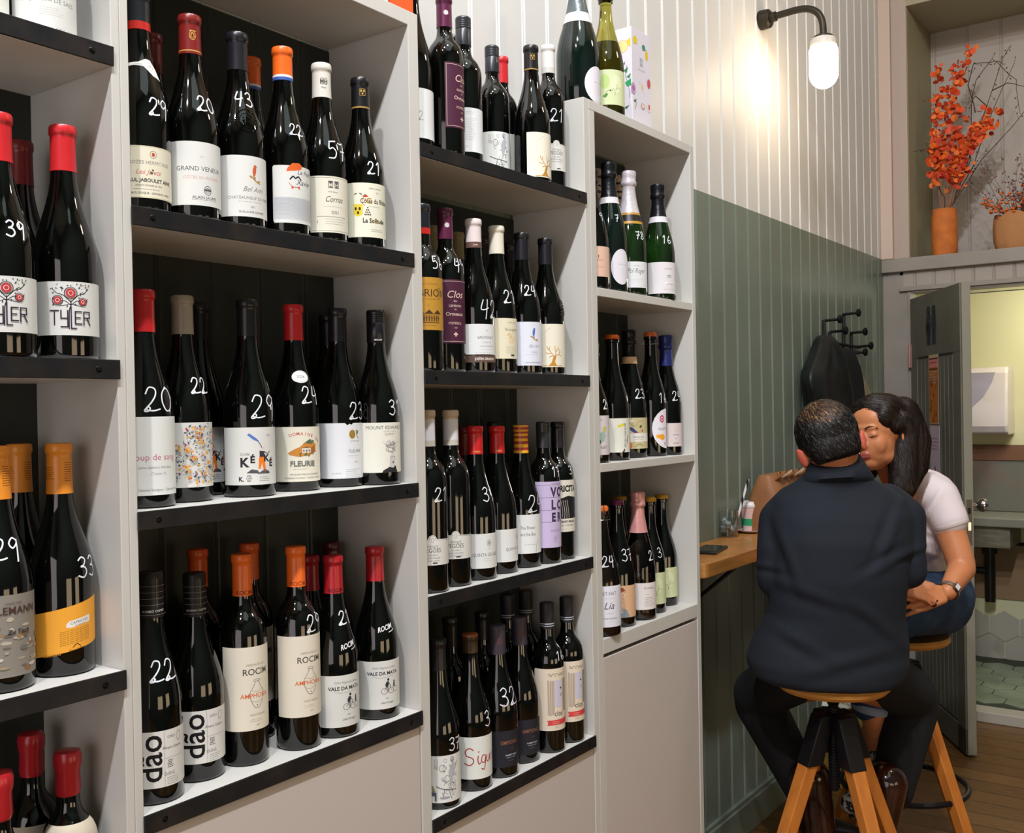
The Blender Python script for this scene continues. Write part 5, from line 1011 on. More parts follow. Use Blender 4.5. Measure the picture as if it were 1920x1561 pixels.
BOTTLES=[
('a1', '0A', -0.045, 0.1035, 1.997, 0.263, 0.0397, -29.7, 'bur', 'none', 'dark', 'saes', (0.004, 0.0789, 15, 85), None, 'burgundy wine bottle with grey lettered white label on the highest shelf beside the first post'),
('a2', '0A', -0.06, 0.0207, 1.997, 0.2382, 0.0392, -26.6, 'bur', 'none', 'dark', 'plain', (-0.0111, 0.0586, 15, 85), None, 'burgundy wine bottle cut by the picture edge on the highest shelf'),
('b1', '0B', -0.045, 0.1263, 1.576, 0.3126, 0.0405, -30.5, 'bur', 'red', 'dark', 'tree', (0.0308, 0.1008, 8, 82), None, 'red capped wine bottle with flowering tree label standing alone against the first post'),
('b2', '0B', -0.035, 0.0338, 1.576, 0.307, 0.0405, -27.5, 'bur', 'red', 'dark', 'tree', (0.0297, 0.0987, 8, 82), ('39', 0.158, 30, 0.0208), 'red capped wine bottle with flowering tree label and chalk mark 39'),
('b3', '0B', -0.13, 0.1135, 1.576, 0.3044, 0.0404, -28.5, 'bur', 'darkred', 'dark', '', None, None, 'red capped bottle standing behind the two flowering tree label bottles'),
('c1', '0C', -0.07, 0.126, 1.1572, 0.3082, 0.0405, -30.0, 'bur', 'orange_print', 'dark', 'slant', (0.0309, 0.0887, 12, 88), ('33', 0.1415, 55, 0.0275), 'wine bottle with printed orange capsule and tilted yellow orange label, chalk mark 33'),
('c2', '0C', -0.06, 0.0356, 1.1572, 0.3083, 0.0405, -27.1, 'bur', 'orange_print', 'dark', 'stone', (0.0194, 0.1222, 15, 85), ('29', 0.1786, 20, 0.0272), 'wine bottle with brown stone picture label and chalk mark 29'),
('c3', '0C', -0.168, 0.1232, 1.1572, 0.3071, 0.0405, -28.1, 'bur', 'orange_print', 'dark', '', None, None, 'dim orange capped bottle behind the stone picture label bottle'),
('d1', '0D', -0.06, 0.1231, 0.7377, 0.3147, 0.0365, -30.1, 'bor', 'wax', 'dark', 'beige', (0.1592, 0.2213, 10, 80), None, 'squat bottle dipped in bright red wax on the lowest shelf beside the first post'),
('d2', '0D', -0.145, 0.1195, 0.7377, 0.3248, 0.0366, -28.4, 'bor', 'wax', 'dark', 'beige', (0.1387, 0.2051, 10, 80), None, 'bottle dipped in dark red wax, in the rear of the lowest shelf'),
('d3', '0D', -0.035, 0.0166, 0.7377, 0.322, 0.0366, -26.9, 'bor', 'wax', 'dark', 'beige', (0.18, 0.2388, 10, 80), None, 'red waxed bottle cut by the picture edge on the lowest shelf'),
('e1', '1A', -0.05, 0.2484, 1.788, 0.3204, 0.0407, -34.3, 'bur', 'blackband', 'dark', 'crozes', (0.0176, 0.0906, 18, 85), ('29', 0.148, 42, 0.0261), 'wine bottle with white curved neck sticker and cream label, chalk mark 29'),
('e2', '1A', -0.045, 0.3325, 1.788, 0.3094, 0.0405, -36.9, 'bur', 'darkred_crest', 'dark', 'venuer', (0.0193, 0.1128, 20, 92), ('20', 0.172, 41, 0.024), 'wine bottle with dark red gold crested capsule and chalk mark 20'),
('e3', '1A', -0.045, 0.4208, 1.788, 0.3086, 0.0405, -39.3, 'bur', 'black', 'dark', 'robin', (0.0155, 0.1094, 25, 85), ('43', 0.2009, 22, 0.0235), 'wine bottle with embossed shoulder crest and robin label, chalk mark 43'),
('e4', '1A', -0.045, 0.5134, 1.788, 0.3117, 0.0405, -41.7, 'bur', 'orange_band', 'dark', 'beret', (0.0185, 0.1109, 32, 60), ('22', 0.1717, 37, 0.0193), 'orange capped wine bottle with beret and moustache label'),
('e5', '1A', -0.045, 0.6001, 1.788, 0.3083, 0.0405, -43.8, 'bur', 'white_crest', 'dark', 'cornas', (0.0144, 0.109, 20, 92), ('57', 0.1545, 43, 0.032), 'wine bottle with white monogrammed capsule and chalk mark 57'),
('e6', '1A', -0.045, 0.6944, 1.788, 0.3075, 0.0405, -45.9, 'bur', 'black_crest', 'dark', 'cotes', (0.0183, 0.1134, 20, 88), ('21', 0.1405, 36, 0.0229), 'wine bottle with gold bells on its black capsule, chalk mark 21'),
('e7', '1A', -0.13, 0.3248, 1.788, 0.2997, 0.0403, -34.9, 'bur', 'darkred', 'dark', '', None, None, 'dark red capped bottle half hidden behind the bottle marked 29 on the curved sticker shelf'),
('e8', '1A', -0.14, 0.5272, 1.788, 0.3193, 0.0406, -40.0, 'bur', 'orange_band', 'dark', '', None, None, 'orange capped bottle peeping out behind the robin label bottle'),
('f1', '1B', -0.065, 0.2564, 1.3685, 0.3148, 0.0406, -34.2, 'bur', 'red', 'dark', 'coup', (0.0181, 0.13, 20, 88), ('20', 0.155, 34, 0.0357), 'red capped wine bottle with big plain white label and chalk mark 20'),
('f2', '1B', -0.091, 0.3429, 1.3685, 0.3152, 0.0406, -36.2, 'bur', 'taupe', 'dark', 'floral', (0.0224, 0.1201, 14, 88), ('22', 0.1762, 46, 0.0246), 'taupe capped wine bottle with orange and blue flower label'),
('f3', '1B', -0.072, 0.4516, 1.3685, 0.3164, 0.0406, -39.5, 'bur', 'black', 'dark', 'keke', (0.0193, 0.1101, 18, 88), ('29', 0.1429, 41, 0.0379), 'wine bottle with label of a running figure waving a blue bottle, chalk mark 29'),
('f4', '1B', -0.089, 0.5653, 1.3685, 0.3174, 0.0406, -42.0, 'bur', 'red', 'dark', 'fleurie', (0.0162, 0.1083, 15, 85), ('24', 0.162, 48, 0.0293), 'red capped wine bottle with oval year sticker and hillside label'),
('f5', '1B', -0.084, 0.665, 1.3685, 0.3176, 0.0406, -44.4, 'bur', 'black', 'dark', 'fleure', (0.0151, 0.1124, 25, 92), ('23', 0.1339, 55, 0.0306), 'wine bottle with torn edged white label and gold circle emblem, chalk mark 23'),
('f6', '1B', -0.053, 0.7314, 1.3685, 0.3161, 0.0406, -46.5, 'bur', 'screw_text', 'dark', 'mount', (0.0221, 0.1117, 18, 80), ('31', 0.1384, 55, 0.0273), 'screw capped wine bottle with drawn head label against the post'),
('f7', '1B', -0.168, 0.4312, 1.3685, 0.3162, 0.0406, -37.0, 'bur', 'black', 'dark', 'keke', (0.0213, 0.111, 18, 88), None, 'black capped bottle behind the flower label bottle'),
('f9', '1B', -0.168, 0.7221, 1.3685, 0.3156, 0.0406, -43.9, 'bur', 'black', 'dark', '', None, None, 'black capped bottle hidden behind the torn edged label bottle'),
('g1', '1C', -0.052, 0.2512, 0.9502, 0.3255, 0.0407, -34.3, 'bur', 'stitch', 'dark', 'dao', (0.0242, 0.104, 0, 88), ('22', 0.1869, 29, 0.0293), 'stitched black capped bottle against the post, sideways lettered label, tallest of that pair'),
('g2', '1C', -0.074, 0.3424, 0.9502, 0.3094, 0.0405, -36.5, 'bur', 'stitch', 'dark', 'dao', (0.0279, 0.1069, 0, 88), None, 'shorter unpriced stitched cap bottle beside the taller one marked 22'),
('g3', '1C', -0.064, 0.4254, 0.9502, 0.3282, 0.0367, -39.0, 'bor', 'orange_word', 'dark', 'amph', (0.0551, 0.1858, 24, 84), None, 'unpriced orange capped bottle with jar drawing label, beside the stitched cap bottles'),
('g4', '1C', -0.048, 0.5239, 0.9502, 0.3293, 0.0367, -41.9, 'bor', 'orange_word', 'dark', 'amph', (0.0541, 0.1863, 26, 86), ('29', 0.2046, 55, 0.0284), 'orange capped jar label bottle priced 29 beside the crimson capped bottles'),
('g5', '1C', -0.044, 0.6044, 0.9502, 0.3043, 0.0404, -43.9, 'bur', 'crimson_word', 'dark', 'vale', (0.0182, 0.1055, 22, 92), ('21', 0.1992, 55, 0.023), 'crimson capped bottle with cyclist label and chalk mark 21'),
('g6', '1C', -0.054, 0.7179, 0.9502, 0.3057, 0.0404, -46.2, 'bur', 'crimson', 'dark', 'vale', (0.0188, 0.1045, 14, 88), None, 'crimson capped bottle with cyclist label standing against the post'),
('g7', '1C', -0.15, 0.4058, 0.9502, 0.3326, 0.0367, -36.7, 'bor', 'orange', 'dark', '', None, None, 'orange capped bottle in the shade behind the sideways lettered bottles'),
('g8', '1C', -0.15, 0.5114, 0.9502, 0.3297, 0.0367, -39.4, 'bor', 'orange', 'dark', 'amph', (0.0629, 0.1883, 24, 84), None, 'orange capped bottle directly behind the unmarked jar label bottle'),
('g9', '1C', -0.128, 0.6279, 0.9502, 0.2955, 0.0403, -42.7, 'bur', 'crimson', 'dark', '', None, None, 'dark bottle behind the jar label bottle marked 29'),
('g0', '1C', -0.168, 0.7204, 0.9502, 0.3061, 0.0404, -43.9, 'bur', 'maroon', 'dark', '', None, None, 'maroon capped bottle behind the cyclist label bottle marked 21'),
('h1', '2A', -0.056, 0.8468, 1.9972, 0.3512, 0.0411, -48.8, 'bur', 'black', 'dark', 'p22', (0.0167, 0.1106, 5, 88), None, 'wine bottle with handwritten 22 on its white label on the open top shelf'),
('h2', '2A', -0.035, 0.9225, 1.9972, 0.3139, 0.0365, -50.7, 'bor', 'purple', 'dark', 'ormeau', (0.0495, 0.1759, 58, 60), None, 'tall bottle with purple capsule and purple framed label on the open top shelf'),
('h3', '2A', -0.06, 1.0139, 1.9972, 0.3067, 0.0364, -51.8, 'bor', 'screw', 'dark', 'lines', (0.0242, 0.1133, 10, 88), None, 'screw capped bottle with small print white label on the open top shelf'),
('h4', '2A', -0.115, 1.185, 1.9972, 0.3076, 0.0364, -53.3, 'bor', 'screw', 'dark', 'sketch', (0.0246, 0.1107, 10, 88), None, 'screw capped bottle with pen drawing label on the open top shelf'),
('h5', '2A', -0.045, 1.2358, 1.9972, 0.3072, 0.0405, -55.5, 'bur', 'black_crest', 'dark', 'goldtree', (0.0094, 0.1069, 38, 56), None, 'wine bottle with golden tree label on the open top shelf'),
('h6', '2A', -0.055, 1.3196, 1.9972, 0.334, 0.0367, -56.5, 'bor', 'white', 'dark', 'pegoes', (0.0408, 0.1045, 26, 80), ('21', 0.1659, 35, 0.0294), 'white capped bottle with arched label and chalk mark 21 on the open top shelf'),
('h7', '2A', -0.16, 1.2821, 1.9972, 0.3199, 0.0365, -53.9, 'bor', 'red', 'dark', 'plain', (0.0367, 0.1342, 12, 88), None, 'red capped bottle at the rear of the open top shelf'),
('h8', '2A', -0.15, 1.0952, 1.9972, 0.3135, 0.0364, -51.2, 'bor', 'black', 'dark', '', None, None, 'dark bottle behind the purple capsule bottle on the open top shelf'),
('i1', '2B', -0.033, 0.8431, 1.575, 0.3176, 0.0365, -49.2, 'bor', 'blackband', 'dark', 'castle', (0.0762, 0.1748, 14, 88), ('56', 0.2037, 55, 0.0254), 'bottle with golden castle label and chalk mark 56'),
('i2', '2B', -0.052, 0.9344, 1.575, 0.3256, 0.0366, -50.5, 'bor', 'purple', 'dark', 'ormeau', (0.0562, 0.181, 28, 92), ('49', 0.2102, 55, 0.0265), 'purple labelled bottle with chalk mark 49'),
('i3', '2B', -0.045, 1.0162, 1.575, 0.3151, 0.0406, -52.1, 'bur', 'white_brown', 'dark', 'sante', (0.0365, 0.0976, 28, 92), ('42', 0.1286, 49, 0.0372), 'white capped bottle with white label above a brown band'),
('i4', '2B', -0.05, 1.1013, 1.575, 0.3131, 0.0405, -53.4, 'bur', 'cream', 'dark', 'ivory', (0.0307, 0.115, 50, 60), ('21', 0.1605, 50, 0.0283), 'cream capped bottle with narrow ivory label'),
('i5', '2B', -0.045, 1.1879, 1.575, 0.3091, 0.0405, -54.8, 'bur', 'black', 'dark', 'bluebird', (0.0182, 0.1121, 28, 92), ('24', 0.1807, 35, 0.0233), 'black capped bottle with blue bird label and chalk mark 24'),
('i6', '2B', -0.045, 1.2796, 1.575, 0.3089, 0.0405, -56.2, 'bur', 'black', 'dark', 'goldtree', (0.0169, 0.1128, 14, 85), None, 'bottle with golden tree label below the open top shelf'),
('i7', '2B', -0.145, 1.0076, 1.575, 0.3118, 0.0405, -49.9, 'bur', 'beige', 'dark', '', None, None, 'beige capped bottle behind the golden castle label bottle'),
('i8', '2B', -0.16, 1.1043, 1.575, 0.3127, 0.0405, -51.2, 'bur', 'beige', 'dark', '', None, None, 'beige capped bottle behind the purple labelled bottle marked 49'),
('i9', '2B', -0.168, 1.2126, 1.575, 0.3181, 0.0406, -52.7, 'bur', 'black', 'dark', '', None, None, 'black capped bottle behind the brown band label bottle'),
('i0', '2B', -0.168, 1.3095, 1.575, 0.3153, 0.0406, -54.1, 'bur', 'black', 'dark', '', None, None, 'black capped bottle behind the narrow ivory label bottle'),
('j1', '2C', -0.04, 0.854, 1.155, 0.3468, 0.0369, -49.3, 'bor', 'beige_white', 'dark', 'pegoes', (0.0531, 0.1054, 10, 86), ('21', 0.1859, 46, 0.0266), 'beige and white capped bottle priced 21, tight against the tall unit'),
('j2', '2C', -0.047, 0.9334, 1.155, 0.346, 0.0369, -50.6, 'bor', 'beige_white', 'dark', 'pegoes', (0.0544, 0.1044, 10, 86), None, 'unpriced beige and white capped bottle, second along from the tall unit'),
('j3', '2C', -0.053, 1.0192, 1.155, 0.3122, 0.0405, -52.0, 'bur', 'red_word', 'dark', 'quinta', (0.0239, 0.094, 24, 88), ('31', 0.1727, 54, 0.0286), 'red capped bottle with small crest label and chalk mark 31'),
('j4', '2C', -0.062, 1.1064, 1.155, 0.3101, 0.0405, -53.2, 'bur', 'red_word', 'dark', 'quinta', (0.0246, 0.0928, 60, 80), None, 'red capped bottle with its crest label turned aside'),
('j5', '2C', -0.064, 1.1977, 1.155, 0.3103, 0.0405, -54.6, 'bur', 'striped', 'dark', 'flower', (0.0308, 0.1153, 20, 90), ('24', 0.1385, 55, 0.0377), 'bottle with red and yellow striped capsule and hand lettered label'),
('j6', '2C', -0.051, 1.2668, 1.155, 0.3159, 0.0365, -55.9, 'bor', 'screw', 'dark', 'vile', (0.0355, 0.1824, 22, 90), ('17', 0.2038, 55, 0.0217), 'screw capped bottle with lilac block letter label'),
('j7', '2C', -0.056, 1.3334, 1.155, 0.3146, 0.0365, -56.7, 'bor', 'black', 'dark', 'vineyard', (0.0635, 0.1814, 20, 88), ('3', 0.2032, 55, 0.0197), 'bottle with black and white vineyard label against the post'),
('j8', '2C', -0.168, 1.1242, 1.155, 0.3079, 0.0405, -51.3, 'bur', 'darkred', 'dark', '', None, None, 'dark red capped bottle behind the arched label bottle without chalk mark'),
('j0', '2C', -0.165, 1.2343, 1.155, 0.3174, 0.0365, -53.1, 'bor', 'black', 'dark', '', None, None, 'black capped bottle behind the red capped bottle with the turned label'),
('k1', '2D', -0.043, 0.8765, 0.7397, 0.3185, 0.0406, -49.7, 'bur', 'black', 'dark', 'kitchen', (0.0133, 0.1028, 10, 88), ('37', 0.1221, 49, 0.0249), 'bottle with pen drawn kitchen scene label and chalk mark 37'),
('k2', '2D', -0.047, 0.9833, 0.7397, 0.3082, 0.0405, -51.5, 'bur', 'rust', 'dark', 'sigur', (0.0245, 0.1085, 12, 88), ('3', 0.1405, 55, 0.0303), 'rust topped bottle with big red handwritten label'),
('k3', '2D', -0.044, 1.0716, 0.7397, 0.3097, 0.0405, -53.1, 'bur', 'plumgrey', 'dark', 'simp', (0.0222, 0.097, 24, 90), ('32', 0.1653, 40, 0.0358), 'copper lettered black label bottle priced 32 beside the handwritten label'),
('k4', '2D', -0.055, 1.166, 0.7397, 0.3087, 0.0405, -54.3, 'bur', 'plumgrey', 'dark', 'simp', (0.0183, 0.0938, 24, 90), None, 'unpriced copper lettered black label bottle beside the red ribbon labels'),
('k5', '2D', -0.039, 1.2512, 0.7397, 0.3277, 0.0366, -55.9, 'bor', 'black_dots', 'dark', 'clos', (0.0496, 0.1863, 26, 80), ('16', 0.2122, 55, 0.0191), 'bottle with beige label and red ribbon, chalk mark 16'),
('k6', '2D', -0.039, 1.3326, 0.7397, 0.3278, 0.0366, -57.0, 'bor', 'black_dots', 'dark', 'clos', (0.0484, 0.1855, 30, 74), None, 'bottle with beige label and red ribbon against the post'),
('k7', '2D', -0.13, 1.0201, 0.7397, 0.3254, 0.0366, -50.4, 'bor', 'black', 'dark', '', None, None, 'black bottle in the shade behind the kitchen scene label bottle'),
('k8', '2D', -0.14, 1.1432, 0.7397, 0.3144, 0.0365, -52.2, 'bor', 'black', 'dark', '', None, None, 'black bottle in the shade behind the rust topped bottle'),
('k9', '2D', -0.14, 1.2399, 0.7397, 0.3381, 0.0368, -53.7, 'bor', 'black_dots', 'dark', '', None, None, 'black bottle with dotted capsule band behind the bottle marked 32'),
('k0', '2D', -0.145, 1.319, 0.7397, 0.3351, 0.0367, -54.7, 'bor', 'black_dots', 'dark', '', None, None, 'black bottle with dotted capsule band behind the unmarked copper lettered bottle'),
('l1', '3T', -0.06, 1.4579, 2.2201, 0.3186, 0.0527, -58.2, 'mag', 'champ_band', 'deepgreen', 'oval', (0.0018, 0.0895, 58, 42), None, 'large green champagne bottle with white oval label on top of the narrow unit'),
('l2', '3T', -0.045, 1.5675, 2.2201, 0.3024, 0.0434, -59.8, 'cha', 'crown', 'olive', 'chameleon', (0.0197, 0.1055, 14, 88), None, 'olive green sparkling bottle with pale garden label on top of the narrow unit'),
('m1', '3A', -0.043, 1.4759, 1.7839, 0.2904, 0.0432, -58.7, 'cha', 'champ_black', 'dark', 'pinkl', (0.0275, 0.0995, 14, 85), ('9', 0.1741, 55, 0.018), 'dark bottle with salmon label half hidden by the post'),
('m2', '3A', -0.05, 1.5777, 1.7839, 0.3271, 0.0438, -59.8, 'cha', 'champ_black_band', 'deepgreen', 'oval', (0.0182, 0.1059, 40, 38), ('7', 0.1831, 33, 0.0187), 'dark sparkling bottle with white oval label inside the narrow unit'),
('m3', '3A', -0.045, 1.6686, 1.7839, 0.3213, 0.0437, -60.9, 'cha', 'champ_white', 'green', 'polr', (0.0178, 0.0837, 18, 88), ('78', 0.1511, 42, 0.0206), 'green champagne bottle with white foil and gold band'),
('m4', '3A', -0.04, 1.8192, 1.7839, 0.3118, 0.0435, -62.5, 'cha', 'champ_black_band', 'green', 'ante', (0.0149, 0.0981, 28, 70), ('16', 0.1587, 35, 0.0215), 'green champagne bottle with black foil and narrow white neck band'),
('m5', '3A', -0.14, 1.6599, 1.7839, 0.3398, 0.0409, -59.0, 'bur', 'pale_print', 'dark', '', None, None, 'pale printed capsule bottle behind the salmon label bottle'),
('m6', '3A', -0.13, 1.7622, 1.7839, 0.3381, 0.0409, -60.3, 'bur', 'pale_print', 'dark', '', None, None, 'pale printed capsule bottle behind the white foil champagne bottle'),
('n1', '3B', -0.047, 1.4736, 1.3679, 0.2921, 0.0402, -58.6, 'bur', 'champ_black', 'olive', 'etn', (0.0192, 0.1131, 14, 88), ('2', 0.1397, 55, 0.0232), 'olive glass bottle with pale garden picture label half hidden by the post'),
('n2', '3B', -0.061, 1.5977, 1.3679, 0.3157, 0.0406, -59.8, 'bur', 'crown_orange', 'dark', 'petair', (0.0198, 0.1047, 14, 88), None, 'crown capped bottle with white label and yellow splash'),
('n3', '3B', -0.084, 1.7268, 1.3679, 0.3361, 0.0439, -60.8, 'cha', 'champ_flower', 'dark', 'francois', (0.0236, 0.104, 20, 88), ('23', 0.1664, 45, 0.0254), 'black foil bottle with flowered neck band and bird label'),
('n4', '3B', -0.068, 1.8153, 1.3679, 0.334, 0.0409, -62.0, 'bur', 'wire', 'dark', 'piquette', (0.0199, 0.1265, 34, 36), ('16', 0.1549, 55, 0.026), 'wired orange cork bottle with white oval fruit label'),
('n5', '3B', -0.061, 1.8917, 1.3679, 0.3287, 0.0408, -62.8, 'bur', 'champ_blue', 'dark', 'pinky', (0.0226, 0.0864, 30, 60), ('24', 0.1604, 49, 0.0265), 'bottle with blue foil and small pale pink label'),
('o1', '3C', -0.034, 1.486, 0.9535, 0.3098, 0.0435, -59.0, 'cha', 'wire', 'rose', 'lia', (0.0229, 0.1208, 10, 88), ('24', 0.178, 28, 0.0258), 'pink wine bottle with wired cork and script label beside the post'),
('o2', '3C', -0.055, 1.5971, 0.9535, 0.3141, 0.0436, -59.9, 'cha', 'crown_purple', 'dark', 'portrait', (0.0238, 0.1033, 6, 85), ('37', 0.1776, 48, 0.0296), 'purple crown capped bottle with woman portrait label'),
('o3', '3C', -0.05, 1.6965, 0.9535, 0.3269, 0.0438, -61.1, 'cha', 'champ_pink', 'rose', 'larose', (0.0272, 0.0955, 40, 52), ('2', 0.1639, 54, 0.025), 'pink foil bottle of rose wine with square white label'),
('o4', '3C', -0.064, 1.7859, 0.9535, 0.3053, 0.0404, -61.7, 'bur', 'crown_gold', 'dark', 'chameleon', (0.024, 0.1072, 10, 88), ('3', 0.1593, 45, 0.0257), 'gold crown capped bottle with green garden label and chalk mark 3'),
('o5', '3C', -0.083, 1.8928, 0.9535, 0.3034, 0.0404, -62.4, 'bur', 'crown_gold', 'dark', 'chameleon', (0.0233, 0.1051, 8, 85), None, 'gold crown capped bottle with green garden label against the end panel'),
('o6', '3C', -0.15, 1.7788, 0.9535, 0.3056, 0.0404, -60.1, 'bur', 'crown_gold', 'dark', '', None, None, 'gold crown capped bottle behind the woman portrait label bottle')]
random.seed(11)
for row_ in BOTTLES: bottle(*row_)
# cartons
def carton(name, label, y0, y1, x0, x1, z0, z1, m_, els_front, els_side, cat='carton'):
    t = thing(name, label, cat, ((x0 + x1) / 2, (y0 + y1) / 2, z0)); o = Vector(t.location)
    b = MB(); b.m(m_); b.box(Vector((x0, y0, z0)) - o, Vector((x1, y1, z1)) - o); b.build('box', t, bevel=.001)
    cx, cy, cz = (y0 + y1) / 2, (x0 + x1) / 2, (z0 + z1) / 2
    if els_front: art_mesh('front_print', els_front, lambda x, y, l: Vector((x1 + l / 1000, (y0 + y1) / 2 + x * 1.15 / 1000, cz + y * .87 / 1000)) - o, t, step=50)
    if els_side: art_mesh('side_print', els_side, lambda x, y, l: Vector(((x0 + x1) / 2 + x / 1000, y0 - l / 1000, cz + y * .87 / 1000)) - o, t, step=50)
    return t
fr = [T(0, 32, 9, 'VALLADO', '9a9aa8', sx=.85), ('R', -7, 46, 7, 72, 'a8a8b2'), ('R', -.6, 46, .6, 72, 'e6e4ec'), ('R', -7, 58, 7, 59.4, 'e6e4ec'), ('E', 26, 88, 7, 15, 'e0c030'), ('E', 12, 108, 8, 9, '3f8a6a'), ('S', [(18, 102), (26, 106)], 1, '3a5a3a'), ('E', -28, 118, 10, 12, 'dfc838'), ('E', 2, -14, 3, 9, 'dcc060'), ('S', [(8, -10), (8, -34)], 1, 'dcc890'), ('S', [(-14, -2), (-2, -6)], 1, 'b8b0b0'),
      ('E', 34, 6, 8, 14, 'c8525a'), ('E', 34, -66, 8, 16, 'e8d8d0'), ('E', 34, -66, 4, 9, 'c05a50'), ('O', 4, -72, 9, 9, 1, '6a6a68'), ('E', 4, -72, 7, 7, 'e8c8b8'), ('E', -40, -30, 11, 17, 'c39ac0'), ('E', -40, -30, 6, 9, 'a86aa8'), ('P', [(-26, -58), (-30, -70), (-40, -66)], '4a7a5a'), ('S', [(-34, -90), (-26, -70)], 1.2, '4a6a5a')]
sd = [('O', 18, 98, 17, 19, 1.6, 'e0b840'), ('E', 18, 98, 14, 16, 'f0dc90'), ('P', [(30, 112), (42, 120), (42, 90), (34, 100)], 'e0c438'), ('S', [(30, 40), (26, 10), (34, -20), (38, -60)], 1.4, '3a6a4a'), ('P', [(20, 26), (34, 34), (30, 16)], '3f7a50'), ('P', [(28, 6), (42, 14), (38, -2)], '4f8a5a'), ('P', [(24, -10), (42, -2), (42, -22), (30, -24)], '2f9a5a'), ('P', [(18, 46), (26, 52), (24, 42)], '3f7a50'), ('P', [(20, -84), (36, -80), (28, -90)], '3f6a50')]
carton('gift_carton', 'white gift carton printed with fruit and flowers on top of the narrow unit', 1.697, 1.799, -.135, -.045, 2.2201, 2.486, mat('white_carton', 'dcd8e2', .45), fr, [(*e[:1], *e[1:]) for e in sd])
carton('orange_carton', 'bright orange carton standing on top of the tall unit', .738, .798, -.085, -.006, 2.2322, 2.50, mat('orange_card', 'ee5a1e', .5), None, None)
carton('white_printed_carton', 'white printed carton beside the orange carton on top of the tall unit', .655, .730, -.085, -.006, 2.2322, 2.50, mat('white_carton'), [('L', -34, 34, -100, 3, 7, '4a4a4c', 3)], None)
# ------------------------------------------------------------------ counter and things on it
OAK = mat('oak_counter', 'b0793c', .4, noise=('96612c', 7, .35, .7), stretch=(2, 1, 12), coat=.2)
t = thing('counter', 'narrow oak wall counter with rounded corner behind the narrow unit', 'counter', (-.1, 3.0, 1.055))
b = MB(); b.m(OAK)
y0, y1, x1, rr_ = 1.985, 3.72, .0, .03
pts = [(XW + .003, y0)] + [(x1 - rr_ + rr_ * math.sin(R(a)), y0 + rr_ - rr_ * math.cos(R(a))) for a in range(0, 91, 15)] + [(x1, y1), (XW + .003, y1)]
o = Vector(t.location)
top = [b.bm.verts.new(Vector((x, y, 1.055)) - o) for x, y in pts]; bot = [b.bm.verts.new(Vector((x, y, 1.013)) - o) for x, y in pts]
b.face(top); b.face(bot[::-1])
for i in range(len(pts)): b.face([bot[i], bot[(i+1) % len(pts)], top[(i+1) % len(pts)], top[i]])
b.build('worktop', t, bevel=.003)
for yb in (2.26, 3.4):
    b = MB(); b.m(BLK); b.box(Vector((XW + .004, yb - .015, .80)) - o, Vector((XW + .01, yb + .015, 1.012)) - o).box(Vector((XW + .01, yb - .015, 1.006)) - o, Vector((-.02, yb + .015, 1.012)) - o)
    b.tube([Vector((XW + .008, yb, .86)) - o, Vector((-.03, yb, 1.006)) - o], .006, 8); b.build('bracket', t)
t = thing('phone', 'dark phone lying flat on the counter end', 'phone', (-.098, 2.235, 1.0552), R(10))
b = MB(); b.m(mat('phone_case', '15191c', .4)); b.box((-.037, -.075, 0), (.037, .075, .009)); b.build('phone_body', t, bevel=.003)
b = MB(); b.m(mat('phone_screen', '08090b', .1)); b.box((-.033, -.07, .009), (.033, .07, .0098)); b.build('screen', t)
gp = at(1373, 1008, Z=1.0555); gp = Vector((gp.x - .03, gp.y + .03, 1.0552))
t = thing('glass_tumbler', 'clear tumbler of ice with a striped straw on the counter', 'glass', gp)
CG = mat('clear_glass', 'f4f8f8', .02)
nt = CG.node_tree; tr = nt.nodes.new('ShaderNodeBsdfTransparent'); gs = nt.nodes.new('ShaderNodeBsdfGlossy'); gs.inputs[1].default_value = .03; ms_ = nt.nodes.new('ShaderNodeMixShader'); lw = nt.nodes.new('ShaderNodeLayerWeight'); lw.inputs[0].default_value = .45
tr.inputs[0].default_value = (.93, .96, .96, 1); mr_ = nt.nodes.new('ShaderNodeMapRange'); mr_.inputs[3].default_value = .06; mr_.inputs[4].default_value = .75
nt.links.new(lw.outputs['Facing'], mr_.inputs[0]); nt.links.new(mr_.outputs[0], ms_.inputs[0]); nt.links.new(tr.outputs[0], ms_.inputs[1]); nt.links.new(gs.outputs[0], ms_.inputs[2]); nt.links.new(ms_.outputs[0], nt.nodes['Material Output'].inputs[0])
b = MB(); b.m(CG); b.lathe([(0, 0), (.033, 0), (.036, .004), (.0375, .09), (.0362, .09), (.0345, .009), (0, .009)], 40); b.build('tumbler', t)
b = MB(); b.m(mat('melt_ice', 'c8cfcf', .1, trans=.35, ior=1.31)); random.seed(3)
for p in ((-.012, -.01, .026), (.013, .006, .024), (-.004, .015, .034), (.008, -.014, .042), (-.014, .006, .05)):
    M_ = Matrix.Translation(p) @ Matrix.Rotation(random.uniform(0, 3), 4, Vector((random.random(), random.random(), 1)).normalized()); b.box((-.0095, -.0095, -.0095), (.0095, .0095, .0095), M_)
b.build('ice', t, bevel=.002)
s0 = Vector((.012, .024, .012)); s1 = at(1403, 898, Y=gp.y + .05) - gp
b = MB(); WS = mat('white_straw', 'e8e6e2', .5); BS = mat('black_straw_stripe', '141416', .5); n = 22
axis = (s1 - s0); q = axis.to_track_quat('Z', 'Y').to_matrix().to_4x4(); Ls = axis.length
Mq = Matrix.Translation(s0) @ q; seg = 16; rings = []
for i in range(60): rings.append([b.bm.verts.new(Mq @ Vector((.0042 * math.cos(2*math.pi*j/seg), .0042 * math.sin(2*math.pi*j/seg), Ls * i / 59))) for j in range(seg)])
for i in range(59):
    for j in range(seg):
        b.m(BS if ((i * .8 + j) % seg) < 6 else WS); b.face([rings[i][j], rings[i][(j+1) % seg], rings[i+1][(j+1) % seg], rings[i+1][j]], True)
